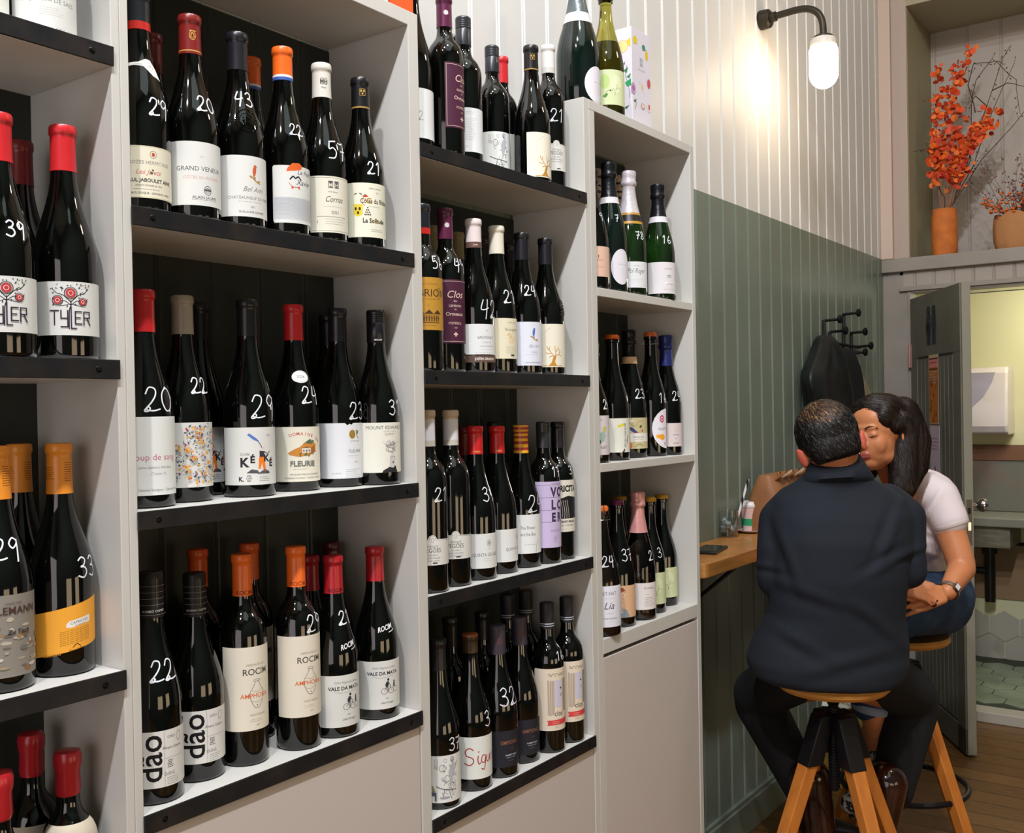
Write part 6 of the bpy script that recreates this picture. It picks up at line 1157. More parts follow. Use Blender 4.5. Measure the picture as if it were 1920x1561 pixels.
b.build('striped_straw', t)
cp = at(1412, 1000, Z=1.0552); cp = Vector((cp.x - .02, cp.y + .03, 1.0552))
t = thing('saucer', 'small white saucer under the paper cup on the counter', 'saucer', cp)
b = MB(); b.m(mat('white_ceramic', 'd8d0d0', .25)); b.lathe([(0, 0), (.03, 0), (.052, .009), (.053, .011), (.03, .005), (0, .004)], 36); b.build('dish', t)
t = thing('paper_cup', 'pale pink paper cup with green band and white lid behind the tumbler', 'cup', cp + Vector((0, 0, .0055)))
b = MB(); PK = mat('pink_paper', 'dcb8b4', .6); b.lathe([(0, .0005), (.027, .0005), (.0285, .02), (.031, .045), (.034, .085), (0, .085)], 36, mats=[PK, PK, mat('green_cup_band', '2f9a68', .6), PK, PK]); b.build('cup_body', t)
b = MB(); b.m(mat('white_lid', 'dcd8d8', .4)); b.lathe([(.0345, .083), (.036, .085), (.036, .092), (.033, .096), (.031, .104), (0, .104)], 36); b.build('lid', t)
# handbag
hb = at(1465, 1000, X=-.115); hb = Vector((-.115, hb.y, 1.0552))
TAN = mat('tan_leather', '9a6a44', .5, noise=('8a5c3a', 12, .3, .7)); GOLD = mat('gold_brass', 'c08a34', .25, metal=1.0); TL = mat('pale_tan_leather', 'c4a384', .5)
t = thing('handbag', 'tan leather handbag with gold buckles standing on the counter behind the seated couple', 'handbag', hb)
b = MB(); b.m(TAN)
secs = [(0, .075, .17), (.06, .078, .172), (.13, .068, .165), (.185, .04, .158), (.20, .03, .155)]
rings = [[b.bm.verts.new((ax * math.copysign(abs(math.cos(a)) ** .6, math.cos(a)), ay * math.copysign(abs(math.sin(a)) ** .35, math.sin(a)), z)) for a in [2 * math.pi * (i + .5) / 36 for i in range(36)]] for z, ax, ay in secs]
for k in range(len(rings) - 1):
    for i in range(36): b.face([rings[k][i], rings[k][(i+1) % 36], rings[k+1][(i+1) % 36], rings[k+1][i]], True)
b.face(rings[0][::-1]); b.face(rings[-1]); b.build('bag_body', t)
for k, yy in enumerate((-.12, -.06, 0, .06, .12)):
    b = MB(); b.m(TL if k % 2 else TAN); M_ = Matrix.Translation((.025, yy, .185)) @ Matrix.Rotation(R(-35), 4, 'Y') @ Matrix.Rotation(R(12), 4, 'X')
    b.box((-.03, -.02, -.004), (.045, .02, .004), M_); b.build('flap_strap', t, bevel=.002)
    b = MB(); b.m(GOLD); b.tube([Vector((.035, yy + .02, .195)) + Vector((0, .012 * math.cos(a), .016 * math.sin(a))) for a in [2*math.pi*i/14 for i in range(15)]], .0028, 6).tube([(.03, yy + .02, .185), (.045, yy + .025, .205)], .003, 6); b.build('buckle', t)
b = MB(); b.m(GOLD)
for k in range(7): c = Vector((.085, -.10 + k * .008, .15 - .012 * k)); b.tube([c + Vector((.004 * math.sin(k), .008 * math.cos(a), .009 * math.sin(a))) for a in [2*math.pi*i/10 for i in range(11)]], .002, 5)
b.build('chain', t)
# ------------------------------------------------------------------ stools
BEECH = mat('beech_wood', 'c4772f', .45, noise=('b0682a', 9, .35, .7), stretch=(4, 4, 1)); SEATW = mat('beech_seat', 'cf9448', .42, noise=('b98039', 9, .35, .7), stretch=(1, 5, 1)); CAST = mat('black_cast_iron', '17161a', .42, metal=.4)
def stool(label, x, y, rot, group):
    t = thing('bar_stool', label, 'stool', (x, y, 0), rot, group)
    b = MB(); b.m(SEATW); b.lathe([(0, .682), (.10, .682), (.142, .687), (.151, .696), (.152, .704), (.146, .711), (.11, .709), (.06, .705), (0, .704)], 48); b.build('seat', t)
    b = MB(); b.m(CAST); pr = [(0, .415), (.010, .415)]
    z = .425
    while z < .64: pr += [(.0155, z), (.0155, z + .003), (.0125, z + .0045), (.0125, z + .0065)]; z += .008
    pr += [(.02, .655), (.05, .675), (.052, .6815), (0, .6815)]
    b.lathe(pr, 24); b.build('screw_spindle', t)
    b = MB(); b.m(CAST); b.lathe([(0, .598), (.022, .598), (.026, .604), (.026, .618), (.02, .624), (0, .624)], 24)
    for k in range(4):
        a = R(45 + 90 * k); d = Vector((math.cos(a), math.sin(a), 0)); sd_ = Vector((-d.y, d.x, 0))
        A = [d * .014 + sd_ * s_ * .024 + Vector((0, 0, .622)) for s_ in (-1, 1)] + [d * .056 + sd_ * s_ * .025 + Vector((0, 0, .622)) for s_ in (1, -1)]
        B = [d * .055 + sd_ * s_ * .026 + Vector((0, 0, .495)) for s_ in (-1, 1)] + [d * .106 + sd_ * s_ * .026 + Vector((0, 0, .495)) for s_ in (1, -1)]
        va = [b.bm.verts.new(p) for p in A]; vb = [b.bm.verts.new(p) for p in B]
        b.face(va); b.face(vb[::-1])
        for i in range(4): b.face([va[i], va[(i+1) % 4], vb[(i+1) % 4], vb[i]])
    b.build('casting', t, bevel=.003)
    for k in range(4):
        a = R(45 + 90 * k); d = Vector((math.cos(a), math.sin(a), 0)); sd_ = Vector((-d.y, d.x, 0)); b = MB(); b.m(BEECH)
        A = [d * r_ + sd_ * s_ * .021 + Vector((0, 0, .505)) for r_, s_ in ((.062, -1), (.062, 1), (.101, 1), (.101, -1))]
        B = [d * r_ + sd_ * s_ * .019 + Vector((0, 0, .002)) for r_, s_ in ((.275, -1), (.275, 1), (.310, 1), (.310, -1))]
        va = [b.bm.verts.new(p) for p in A]; vb = [b.bm.verts.new(p) for p in B]
        b.face(va); b.face(vb[::-1])
        for i in range(4): b.face([va[i], va[(i+1) % 4], vb[(i+1) % 4], vb[i]])
        b.build('leg', t, bevel=.003)
    b = MB(); b.m(CAST); b.tube([(.196 * math.cos(a), .196 * math.sin(a), .235) for a in [2 * math.pi * i / 40 for i in range(41)]], .009, 8); b.build('footrest_ring', t); t.scale = (1, 1, 1.04)
    return t
s1_ = J(1562, 1310, 2.80); s2_ = J(1690, 1195, 3.34)
stool('wooden screw stool the man in dark clothes sits on', s1_.x, s1_.y, R(11), 'screw stools at the counter')
stool('wooden screw stool the woman in white sits on', s2_.x, s2_.y, R(20), 'screw stools at the counter')
bp_ = at(1515, 1400, X=-.05)
t = thing('paper_bag', 'small yellow paper bag with black handles on the floor by the wall', 'bag', (bp_.x, 3.35, 0))
b = MB(); b.m(mat('yellow_paper', 'a08a3e', .7)); b.box((-.09, -.06, .001), (.09, .06, .30)); b.build('bag_body', t, bevel=.004)
b = MB(); b.m(BLK); 
for yy in (-.05, .05): b.tube([(-.04, yy, .29), (-.04, yy, .34), (-.02, yy, .38), (.02, yy, .38), (.04, yy, .34), (.04, yy, .29)], .004, 6)
b.build('handle', t)
b = MB(); b.m(mat('black_print')); b.box((-.02, -.0615, .18), (.03, -.0603, .19)).box((-.018, -.0615, .165), (-.012, -.0603, .19)).box((.02, -.0615, .165), (.026, -.0603, .2)); b.build('bag_print', t)
t = thing('tissue_wrap', 'crumpled white wrapping paper poking out of the yellow paper bag', 'paper', (bp_.x, 3.35, .302))
b = MB(); b.m(mat('white_tissue', 'c8ccc0', .8))
random.seed(8); g = [[b.bm.verts.new((-.08 + .16 * i / 6, -.05 + .1 * j / 4, random.uniform(0, .045))) for j in range(5)] for i in range(7)]
for i in range(6):
    for j in range(4): b.face([g[i][j], g[i+1][j], g[i+1][j+1], g[i][j+1]])
o_ = b.build('paper', t); so = o_.modifiers.new('thick', 'SOLIDIFY'); so.thickness = .001
# notices on the door
def on_door(name, label, x0, x1, z0, z1, els):
    M_ = Matrix.Translation((DX0 + .012, 4.495, .012)) @ Matrix.Rotation(ang, 4, 'Z'); c = M_ @ Vector(((x0 + x1) / 2, -.0085, (z0 + z1) / 2))
    t = thing(name, label, 'notice', c, ang)
    w, h = (x1 - x0) / 2, (z1 - z0) / 2
    b = MB(); b.m(mat('notice_paper', 'd8c8cc', .5)); b.box((-w, -.0012, -h), (w, -.0002, h)); b.build('paper', t)
    art_mesh('print', els(w * 1000, h * 1000), lambda x, y, l: Vector((x / 1000, -.0013 - l / 1000, y / 1000)), t, step=200)
def e1(w, h):
    rnd = random.Random(4); E_ = [('R', -w, -h, w, h, 'b8702c'), ('R', -w, h-14, w, h, 'c8a88a'), ('R', -w+5, h-22, w-5, h-15, '5a3020'), ('R', -w+5, h-58, w-5, h-22, 'd88a84'), ('R', -w+5, h-68, w-5, h-62, '5a3424'), ('L', -w+12, w-8, h-40, 1, 10, 'c04a50', 8), ('L', -w+12, w-14, h-80, 5, 12, 'd8b0a4', 4)]
    for k in range(26): x, y = rnd.uniform(-w+6, w-6), rnd.uniform(-h+12, h-110); E_.append(('P', [(x-4, y-14), (x, y+16), (x+5, y-12)], rnd.choice(['8a3a1c', 'e0a040', '6a2c18', 'd08030'])))
    return E_ + [('R', -w, -h, w, -h+8, 'b09070')]
def e2(w, h): return [('R', -w, -h, w, h, 'c8b4c0'), ('L', -w+20, w-12, h-62, 4, 16, 'a87090', 6), ('P', [(-6, -h+60), (6, -h+64), (22, -h+10), (8, -h+6)], '1c1c22'), ('E', 0, -h+66, 6, 10, '1c1c22'), ('S', [(-4, -h+78), (-8, -h+96)], 1.5, '7a6a74'), ('S', [(-w+8, h-20), (-w+12, h-30)], 2, '8a7a84')]
on_door('framed_notice', 'orange and brown picture notice on the open toilet door', .268, .394, 1.385, 1.70, e1)
on_door('paper_notice', 'pale pink paper notice with drawn black bottle below the picture notice', .272, .40, 1.12, 1.38, e2)
# ------------------------------------------------------------------ people
def capp(b, p0, p1, r0, r1=None, n=12, seg=20):
    r1 = r0 if r1 is None else r1; p0, p1 = Vector(p0), Vector(p1); L = (p1 - p0).length
    M = Matrix.Translation(p0) @ (p1 - p0).to_track_quat('Z', 'Y').to_matrix().to_4x4()
    pr = [(r0 * math.cos(R(a)), r0 * math.sin(R(a))) for a in range(-90, 1, 15)] + [(r1 * math.cos(R(a)), L + r1 * math.sin(R(a))) for a in range(0, 91, 15)]
    pr[0] = (0, pr[0][1]); pr[-1] = (0, pr[-1][1]); b.lathe(pr, seg, M)
def chain(b, pts, rs):
    for (p, q), (r0, r1) in zip(zip(pts, pts[1:]), zip(rs, rs[1:])): capp(b, p, q, r0, r1)
def organic(name, fill, voxel, smooth, m_, parent, loc, assign=None, mats=None, sm_f=.5, tex=None):
    b = MB(); b.m(m_); fill(b)
    bmesh.ops.translate(b.bm, verts=b.bm.verts, vec=-Vector(loc))
    o = b.build(name + '_raw')
    md = o.modifiers.new('r', 'REMESH'); md.mode = 'VOXEL'; md.voxel_size = voxel; md.use_smooth_shade = True
    if smooth: s_ = o.modifiers.new('s', 'SMOOTH'); s_.factor = sm_f; s_.iterations = smooth
    bpy.context.view_layer.update()
    dg = bpy.context.evaluated_depsgraph_get(); me = bpy.data.meshes.new_from_object(o.evaluated_get(dg)); me.name = name
    bpy.data.objects.remove(o)
    me.materials.clear()
    for x in (mats or [m_]): me.materials.append(x)
    if tex:
        for v in me.vertices: v.co = tex(v.co + Vector(loc), v.normal) - Vector(loc)
    if assign:
        for p in me.polygons: p.material_index = assign(Vector(p.center) + Vector(loc), p.normal)
    for p in me.polygons: p.use_smooth = True
    o = bpy.data.objects.new(name, me); COL.objects.link(o); o.parent = parent; return o
from mathutils.bvhtree import BVHTree
def strands(name, base, L_, n, flow, length, width, steps, mats, pick, keep, parent, seed=1, lift=.0008):
    """fine tapered locks lying on a base surface and following a flow direction"""
    rnd = random.Random(seed); me = base.data; me.calc_loop_triangles()
    co = [v.co + L_ for v in me.vertices]; tris = [tuple(t.vertices) for t in me.loop_triangles]
    bvh = BVHTree.FromPolygons(co, tris); acc = []; tot = 0
    for t in me.loop_triangles: tot += t.area; acc.append(tot)
    import bisect
    b = MB()
    for m_ in mats: b.m(m_)
    for _ in range(n):
        t = tris[bisect.bisect_left(acc, rnd.random() * tot)]; r1, r2 = rnd.random(), rnd.random()
        if r1 + r2 > 1: r1, r2 = 1 - r1, 1 - r2
        p = co[t[0]] + (co[t[1]] - co[t[0]]) * r1 + (co[t[2]] - co[t[0]]) * r2
        if not keep(p, rnd): continue
        b.cur = pick(p, rnd); L = length * rnd.uniform(.6, 1.25); w = width * rnd.uniform(.6, 1.3); prev = None; jit = Vector((rnd.gauss(0, 1), rnd.gauss(0, 1), rnd.gauss(0, 1))) * .18
        off = lift * rnd.uniform(.3, 1.8)
        for k in range(steps + 1):
            q, nr, ix, dd = bvh.find_nearest(p)
            if q is None: break
            f = flow(q) + jit; f = f - nr * f.dot(nr)
            if f.length < 1e-5: break
            f.normalize(); sd_ = f.cross(nr).normalized(); c = q + nr * (off + (.0004 if 0 < k < steps else 0)); ww = w * (1 - .85 * k / steps) / 2
            pr = (b.bm.verts.new(c - sd_ * ww - L_), b.bm.verts.new(c + nr * ww * .7 - L_), b.bm.verts.new(c + sd_ * ww - L_))
            if prev: b.face([prev[0], prev[1], pr[1], pr[0]], True); b.face([prev[1], prev[2], pr[2], pr[1]], True)
            prev = pr; p = c + f * L / steps
    o = b.build(name, parent, sharp=180); o['kind'] = 'stuff'; return o
SKINM = mat('tanned_skin', 'c07a52', .5, sss=.12, noise=('b06a44', 14, .35, .65)); SKINW = mat('woman_skin', 'c98458', .45, sss=.12, noise=('bd7850', 10, .35, .65))
EAR = mat('backlit_ear_skin', 'cc6450', .5, sss=.3); LIP = mat('lip_skin', 'a8524a', .4); NAIL = mat('dark_nail_varnish', '3a1418', .2)  # ear colour carries the red of light shining through from behind
SCALP = mat('thin_hair_scalp', '6e4d38', .6, noise=('1d1613', 140, .46, .56), stretch=(1, 1, .5)); 
def frame(org, fwd, up):
    f = Vector(fwd).normalized(); u = (Vector(up) - f * Vector(up).dot(f)).normalized(); r_ = f.cross(u)
    M = Matrix.Identity(4)
    for i in range(3): M[i][0] = r_[i]; M[i][1] = f[i]; M[i][2] = u[i]; M[i][3] = org[i]
    return M
def head_fill(b, M, male=False):
    k = 1.0
    def E(c, r_, rot=None):
        b.ell(M @ Vector(c), r_, M.to_3x3().normalized() @ (rot or Matrix.Identity(3)))
    E((0, -.012, .035), (.077, .096, .088)); E((0, .028, -.03), (.060, .066, .082)); E((0, .052, -.088), (.030, .034, .026)); E((0, -.005, -.055), (.058, .06, .05))
    for s_ in (-1, 1):
        E((s_ * .032, .056, -.032), (.028, .027, .036)); E((s_ * .031, .076, .000), (.0155, .013, .012)); E((s_ * .080, -.012, -.014), (.006, .016, .029), Matrix.Rotation(s_ * R(-28), 3, 'Z')); E((s_ * .040, .014, -.066), (.020, .042, .030))
        E((s_ * .011, .096, -.034), (.009, .010, .008))
    E((0, .078, .022), (.044, .015, .012)); E((0, .050, .048), (.055, .038, .045))
    capp(b, M @ Vector((0, .086, .008)), M @ Vector((0, .108, -.030)), .008, .0115)
    E((0, .089, -.061), (.022, .0125, .0055)); E((0, .087, -.071), (.019, .0125, .0065))
def hand_fill(b, wrist, d, palm_n, s=1.0, curl=35, side=1, spread=6):
    """wrist point, direction of the fingers, palm normal; side = +1 thumb toward d x n"""
    d = Vector(d).normalized(); n = Vector(palm_n); n = (n - d * n.dot(d)).normalized(); t_ = d.cross(n) * side
    w = Vector(wrist)
    for k, off in enumerate((-.028, -.010, .009, .026)):
        a0 = w + t_ * off * .6 * s; a1 = w + d * .078 * s + t_ * off * 1.05 * s; capp(b, a0, a1, .0135 * s, .0105 * s)
        L = (.060, .075, .080, .070)[k] * s; p = a1; dd = (d + t_ * math.tan(R(spread)) * (off / .03)).normalized(); r0 = .0088 * s
        for j, (fr, cu) in enumerate(((.45, curl), (.30, curl * 1.1), (.25, curl * .8))):
            ax = dd.cross(n).normalized(); dd = Matrix.Rotation(R(cu), 3, ax) @ dd; q = p + dd * L * fr; capp(b, p, q, r0, r0 * .9); r0 *= .9; p = q
        yield p, dd
    th = w + d * .022 * s + t_ * .028 * s; dd = (d * .75 + t_ * .6 + n * .25).normalized(); q = th + dd * .038 * s; capp(b, th, q, .0135 * s, .0105 * s); dd2 = (d + t_ * .15 + n * .35).normalized(); q2 = q + dd2 * .030 * s; capp(b, q, q2, .0102 * s, .0095 * s); q3 = q2 + (d + n * .5).normalized() * .022 * s; capp(b, q2, q3, .0095 * s, .008 * s)
    yield q3, dd2
# ---- the man
ml = J(1560, 1290, 2.80)
MAN = thing('person', 'man seated with his back turned, dark navy jacket, short hair thin at the crown', 'person', (ml.x, ml.y, .70))
L0 = Vector(MAN.location)
HM = frame(J(1556, 836, 2.80), FW + RT * .15 - Vector((0, 0, .22)), UP * .96 - RT * .28 + FW * .15)
def man_body(b):
    head_fill(b, HM, True)
    for s_ in (-1, 1):   # protruding ears
        b.ell(HM @ Vector((s_ * .087, -.02, -.012)), (.0052, .014, .030), HM.to_3x3() @ Matrix.Rotation(s_ * R(-38), 3, 'Z') @ Matrix.Rotation(s_ * R(10), 3, 'Y'))
    chain(b, [HM @ Vector((0, -.015, -.03)), J(1562, 900, 2.80)], [.062, .060])
    chain(b, [J(1562, 900, 2.80), J(1570, 1000, 2.80), J(1560, 1150, 2.78), J(1555, 1255, 2.82)], [.060, .10, .09, .08])
    chain(b, [J(1475, 955, 2.82), J(1450, 1080, 2.80), J(1466, 1052, 3.06)], [.045, .038, .028])
    chain(b, [J(1685, 955, 2.82), J(1700, 1060, 2.76), J(1695, 1078, 2.98)], [.045, .038, .028])
    chain(b, [J(1540, 1262, 2.84), J(1420, 1300, 3.12), J(1512, 1480, 2.98), J(1524, 1530, 2.98)], [.07, .05, .04, .035])
    chain(b, [J(1590, 1262, 2.84), J(1708, 1310, 3.12), J(1668, 1480, 3.02), J(1660, 1530, 3.02)], [.07, .05, .04, .035])
    for _ in hand_fill(b, J(1466, 1052, 3.06), FW + RT * .1, (0, 0, -1), 1.05, 12, 1): pass
    for _ in hand_fill(b, J(1695, 1076, 2.98), FW - RT * .15 - Vector((0, 0, .1)), (0, 0, -1), 1.05, 18, -1): pass
HMi = HM.inverted()
organic('body', man_body, .0045, 2, SKINM, MAN, L0, assign=lambda c, n: 1 if abs((HMi @ c).x) > .0775 and abs((HMi @ c).z + .012) < .06 else 0, mats=[SKINM, EAR])
HAIRM = mat('dark_greying_hair', '14120f', .55, noise=('4a4442', 130, .52, .75), bump=(330, .6, .002), stretch=(1, 1, .35))
def man_hair(b):
    def E(c, r_): b.ell(HM @ Vector(c), r_, HM.to_3x3())
    E((0, -.017, .036), (.083, .100, .093)); E((0, -.055, -.008), (.070, .058, .062)); 
def hair_cut(c, n):
    p = HMi @ c
    if ((p.x + .008) / .054) ** 2 + ((p.z - .092) / .042) ** 2 < 1 + .55 * math.sin(p.x * 430 + 2) * math.sin(p.z * 160 + p.x * 200) and p.y < .03: return 1
    return 0
def hair_tex(c, n):
    p = HMi @ c
    if p.z < -.045: c = c + (HM @ Vector((0, 0, 0)) - c).normalized() * min(.03, (-.045 - p.z) * 1.2)
    k = .0005 * math.sin(p.x * 1100 + 2 * math.sin(p.z * 200))
    if hair_cut(c, n): k -= .0015
    return c + Vector(n) * k
CROWN = mat('crown_skin', '84603f', .55)
hb_ = organic('hair', man_hair, .0035, 3, mat('dark_hair_base', '120f0d', .7), MAN, L0, assign=hair_cut, mats=[mat('dark_hair_base'), CROWN], tex=hair_tex)
def mflow(c):
    p = HMi @ c; d = Vector((p.x + .01, p.y + .035, p.z - .118)); d = d + Vector((0, 0, -1)) * .02 + Vector((-(p.y + .04), p.x, 0)) * .5
    return (HM.to_3x3() @ d).normalized()
HS = [mat('black_hair_strand', '0f0d0c', .4), mat('grey_hair_strand', '5a5654', .45), mat('brown_hair_strand', '3a291f', .45)]
def mkeep(p, r):
    q = HMi @ p
    if q.z < -.052: return r.random() < .25
    return r.random() < (.85 if hair_cut(p, None) else 1)
strands('hair_strands', hb_, L0, 9000, mflow, .017, .0016, 3, HS, lambda p, r: (2 if r.random() < .5 else 0) if hair_cut(p, None) else (1 if r.random() < .13 else 0), mkeep, MAN, 2, .0012)
NAVY = mat('navy_wool', '0d1622', .85, bump=(450, .35, .002), noise=('0b131e', 5, .3, .7))
def loft(b, secs, n=36):
    """secs: (v, uL, uR, depth centre, half thickness)"""
    rings = []
    for v, uL, uR, d, ht in secs:
        A = J(uL, v, d); B_ = J(uR, v, d); c = (A + B_) / 2; hx = (B_ - A) / 2; f = Vector((FW.x, FW.y, 0)).normalized()
        rings.append([b.bm.verts.new(c + hx * math.copysign(abs(math.cos(a)) ** .85, math.cos(a)) + f * ht * math.copysign(abs(math.sin(a)) ** .9, math.sin(a))) for a in [2*math.pi*i/n for i in range(n)]])
    for k in range(len(rings) - 1):
        for i in range(n): b.face([rings[k][i], rings[k][(i+1) % n], rings[k+1][(i+1) % n], rings[k+1][i]], True)
    b.face(rings[0][::-1]); b.face(rings[-1])
def jacket(b):
    loft(b, [(884, 1512, 1622, 2.79, .062), (898, 1500, 1636, 2.79, .068), (912, 1476, 1666, 2.80, .08), (932, 1452, 1692, 2.80, .10), (965, 1442, 1706, 2.79, .125), (1010, 1444, 1704, 2.77, .13), (1080, 1446, 1697, 2.76, .13), (1150, 1440, 1692, 2.77, .13), (1200, 1412, 1698, 2.78, .14), (1235, 1401, 1700, 2.78, .15), (1262, 1408, 1694, 2.78, .15), (1276, 1436, 1680, 2.77, .135)])
    chain(b, [J(1488, 945, 2.82), J(1462, 975, 2.82), J(1453, 1030, 2.79), J(1449, 1088, 2.78), J(1462, 1062, 2.95)], [.055, .058, .050, .043, .040])
    chain(b, [J(1664, 942, 2.82), J(1694, 970, 2.80), J(1699, 1030, 2.77), J(1704, 1070, 2.76), J(1697, 1066, 2.90)], [.055, .060, .052, .048, .040])
def jtex(c, n):
    d = (c - CAM); dep = d.dot(FW); u = 960 + FPX * d.dot(RT) / dep; v = 780.5 - FPX * d.dot(UP) / dep
    if dep > 2.84: return c
    k = 0
    for (cu, cv, a, L, w, s_) in ((1480, 1040, 70, 60, 9, .006), (1668, 1010, 110, 60, 9, .006), (1660, 1060, 150, 45, 8, .006), (1520, 1110, 20, 90, 10, .004), (1600, 1235, -15, 90, 12, .005), (1640, 1160, 40, 60, 10, .004), (1500, 1200, 30, 60, 10, .004), (1440, 1060, 10, 30, 6, .004), (1705, 1035, -20, 30, 6, .004)):
        ca, sa = math.cos(R(a)), math.sin(R(a)); x = (u - cu) * ca + (v - cv) * sa; y = -(u - cu) * sa + (v - cv) * ca
        k += s_ * math.exp(-(x / L) ** 2) * (math.exp(-(y / w) ** 2) - math.exp(-((y - 2 * w) / w) ** 2))
    return c + Vector(n) * k
organic('jacket', jacket, .007, 7, NAVY, MAN, L0, tex=jtex)
b = MB(); b.m(NAVY)
rings = []
colr_ = [(906, 1500, 1640, 2.79, .070), (897, 1504, 1636, 2.775, .072), (880, 1510, 1626, 2.785, .066), (860, 1521, 1613, 2.80, .061), (856, 1524, 1610, 2.80, .056), (880, 1520, 1618, 2.80, .055)]
for v, uL, uR, d, ht in colr_:
    A = J(uL, v + 4, d); B_ = J(uR, v - 4 , d); c = (A + B_) / 2; hx = (B_ - A) / 2; f = Vector((FW.x, FW.y, -.12)).normalized()
    rings.append([b.bm.verts.new(c + hx * math.cos(a) + f * ht * math.sin(a) - L0) for a in [2*math.pi*i/40 for i in range(40)]])
for k in range(len(rings) - 1):
    for i in range(40): b.face([rings[k][i], rings[k][(i+1) % 40], rings[k+1][(i+1) % 40], rings[k+1][i]], True)
b.build('collar', MAN, sharp=80)
BLACKC = mat('black_trouser_cloth', '07080b', .85, bump=(300, .3, .002))
def trousers(b):
    b.ell(J(1562, 1240, 2.81), (.155, .13, .075))
    chain(b, [J(1520, 1250, 2.86), J(1424, 1298, 3.08), J(1424, 1318, 3.10), J(1510, 1480, 2.98)], [.082, .078, .075, .060])
    chain(b, [J(1620, 1248, 2.86), J(1706, 1300, 3.08), J(1710, 1325, 3.10), J(1672, 1480, 3.02)], [.082, .080, .078, .062])
organic('trousers', trousers, .007, 5, BLACKC, MAN, L0)
BOOT = mat('dark_brown_leather', '38180f', .16, coat=.5, noise=('1c0a08', 12, .35, .65))
for (u0, v0, d0, u1, dt) in ((1518, 1458, 2.94, 1538, -.08), (1662, 1466, 2.96, 1638, -.25)):
    def bt(b):
        a = J(u0, v0, d0); h = J(u1, 1572, d0 - .0); h.z = .19 + .0; toe = Vector((FW.x, FW.y, 0)).normalized() * .19 + RT * dt * .2
        chain(b, [a, a.lerp(h, .6), h], [.060, .055, .048]); chain(b, [h, h + toe * .5 + Vector((0, 0, -.005)), h + toe + Vector((0, 0, -.012))], [.042, .040, .034])
        b.ell(h + Vector((0, 0, -.03)), (.036, .036, .018))
    organic('boot', bt, .005, 3, BOOT, MAN, L0)
# ---- the woman
wl = J(1730, 1180, 3.38)
WOM = thing('person', 'woman with long dark hair, white t-shirt and jeans, leaning in to kiss', 'person', (wl.x, wl.y, .70))
L1 = Vector(WOM.location)
HW = frame(J(1648, 814, 3.14), -RT * .82 - FW * .60 + Vector((0, 0, -.02)), UP + RT * -.18 - FW * .05) @ Matrix.Scale(.95, 4)
HWi = HW.inverted()
WR = J(1778, 1108, 3.04)
tips = []
def wom_body(b):
    head_fill(b, HW)
    chain(b, [HW @ Vector((0, -.02, -.05)), J(1684, 905, 3.22), J(1715, 960, 3.28)], [.046, .046, .06])
    chain(b, [J(1715, 960, 3.30), J(1735, 1060, 3.42), J(1752, 1120, 3.42)], [.06, .06, .08])
    chain(b, [J(1756, 935, 3.22), J(1779, 985, 3.17), J(1801, 1052, 3.13), J(1803, 1066, 3.12), WR], [.050, .045, .042, .041, .027])
    chain(b, [J(1690, 940, 3.35), J(1665, 1060, 3.25), J(1688, 1105, 3.0)], [.045, .036, .026])
    for q in hand_fill(b, WR.lerp(J(1740, 1124, 2.98), .35), J(1700, 1126, 3.0) - WR, FW * .9 + Vector((0, 0, -.35)), .98, 13, -1): tips.append(q)
    for q in hand_fill(b, J(1680, 1104, 3.0), J(1735, 1112, 2.985) - J(1680, 1104, 3.0), FW * .6 + Vector((0, 0, -1)), .80, 16, 1, 3): tips.append(q)
    chain(b, [J(1750, 1125, 3.42), J(1665, 1150, 3.12), J(1640, 1335, 3.12), J(1650, 1425, 3.12)], [.075, .05, .044, .028])
    chain(b, [J(1745, 1130, 3.46), J(1660, 1165, 3.30), J(1655, 1340, 3.30), J(1660, 1430, 3.30)], [.075, .05, .044, .028])
def wskin(c, n):
    p = HWi @ c
    if abs(p.x) < .021 and .080 < p.y and -.078 < p.z < -.055: return 1
    for q, d in tips:
        if (c - q).length < .0095 and (c - q).dot(d) > -.003: return 2
    return 0
organic('body', wom_body, .0038, 5, SKINW, WOM, L1, assign=wskin, mats=[SKINW, LIP, NAIL])
DARKH = mat('long_dark_hair', '150d0a', .42, noise=('2e1a12', 30, .4, .7), bump=(160, .35, .0015), stretch=(3, 3, .12))
b = MB(); b.m(mat('eyebrow_hair', '2a1a14', .7))
for s_ in (-1, 1):
    b.tube([HW @ Vector((s_ * x, y, z)) - L1 for x, y, z in ((.014, .0945, .020), (.027, .091, .0265), (.040, .082, .025), (.048, .072, .018))], .0022, 6, r1=.001)
b.build('eyebrow', WOM)
b = MB(); b.m(mat('eyelash_black', '120c0c', .6))
for s_ in (-1, 1):
    b.tube([HW @ Vector((s_ * x, y, z)) - L1 for x, y, z in ((.017, .0865, -.003), (.024, .0885, -.0065), (.031, .0885, -.0078), (.039, .0845, -.0065), (.046, .078, -.003))], .0012, 6)
b.build('eyelash', WOM)
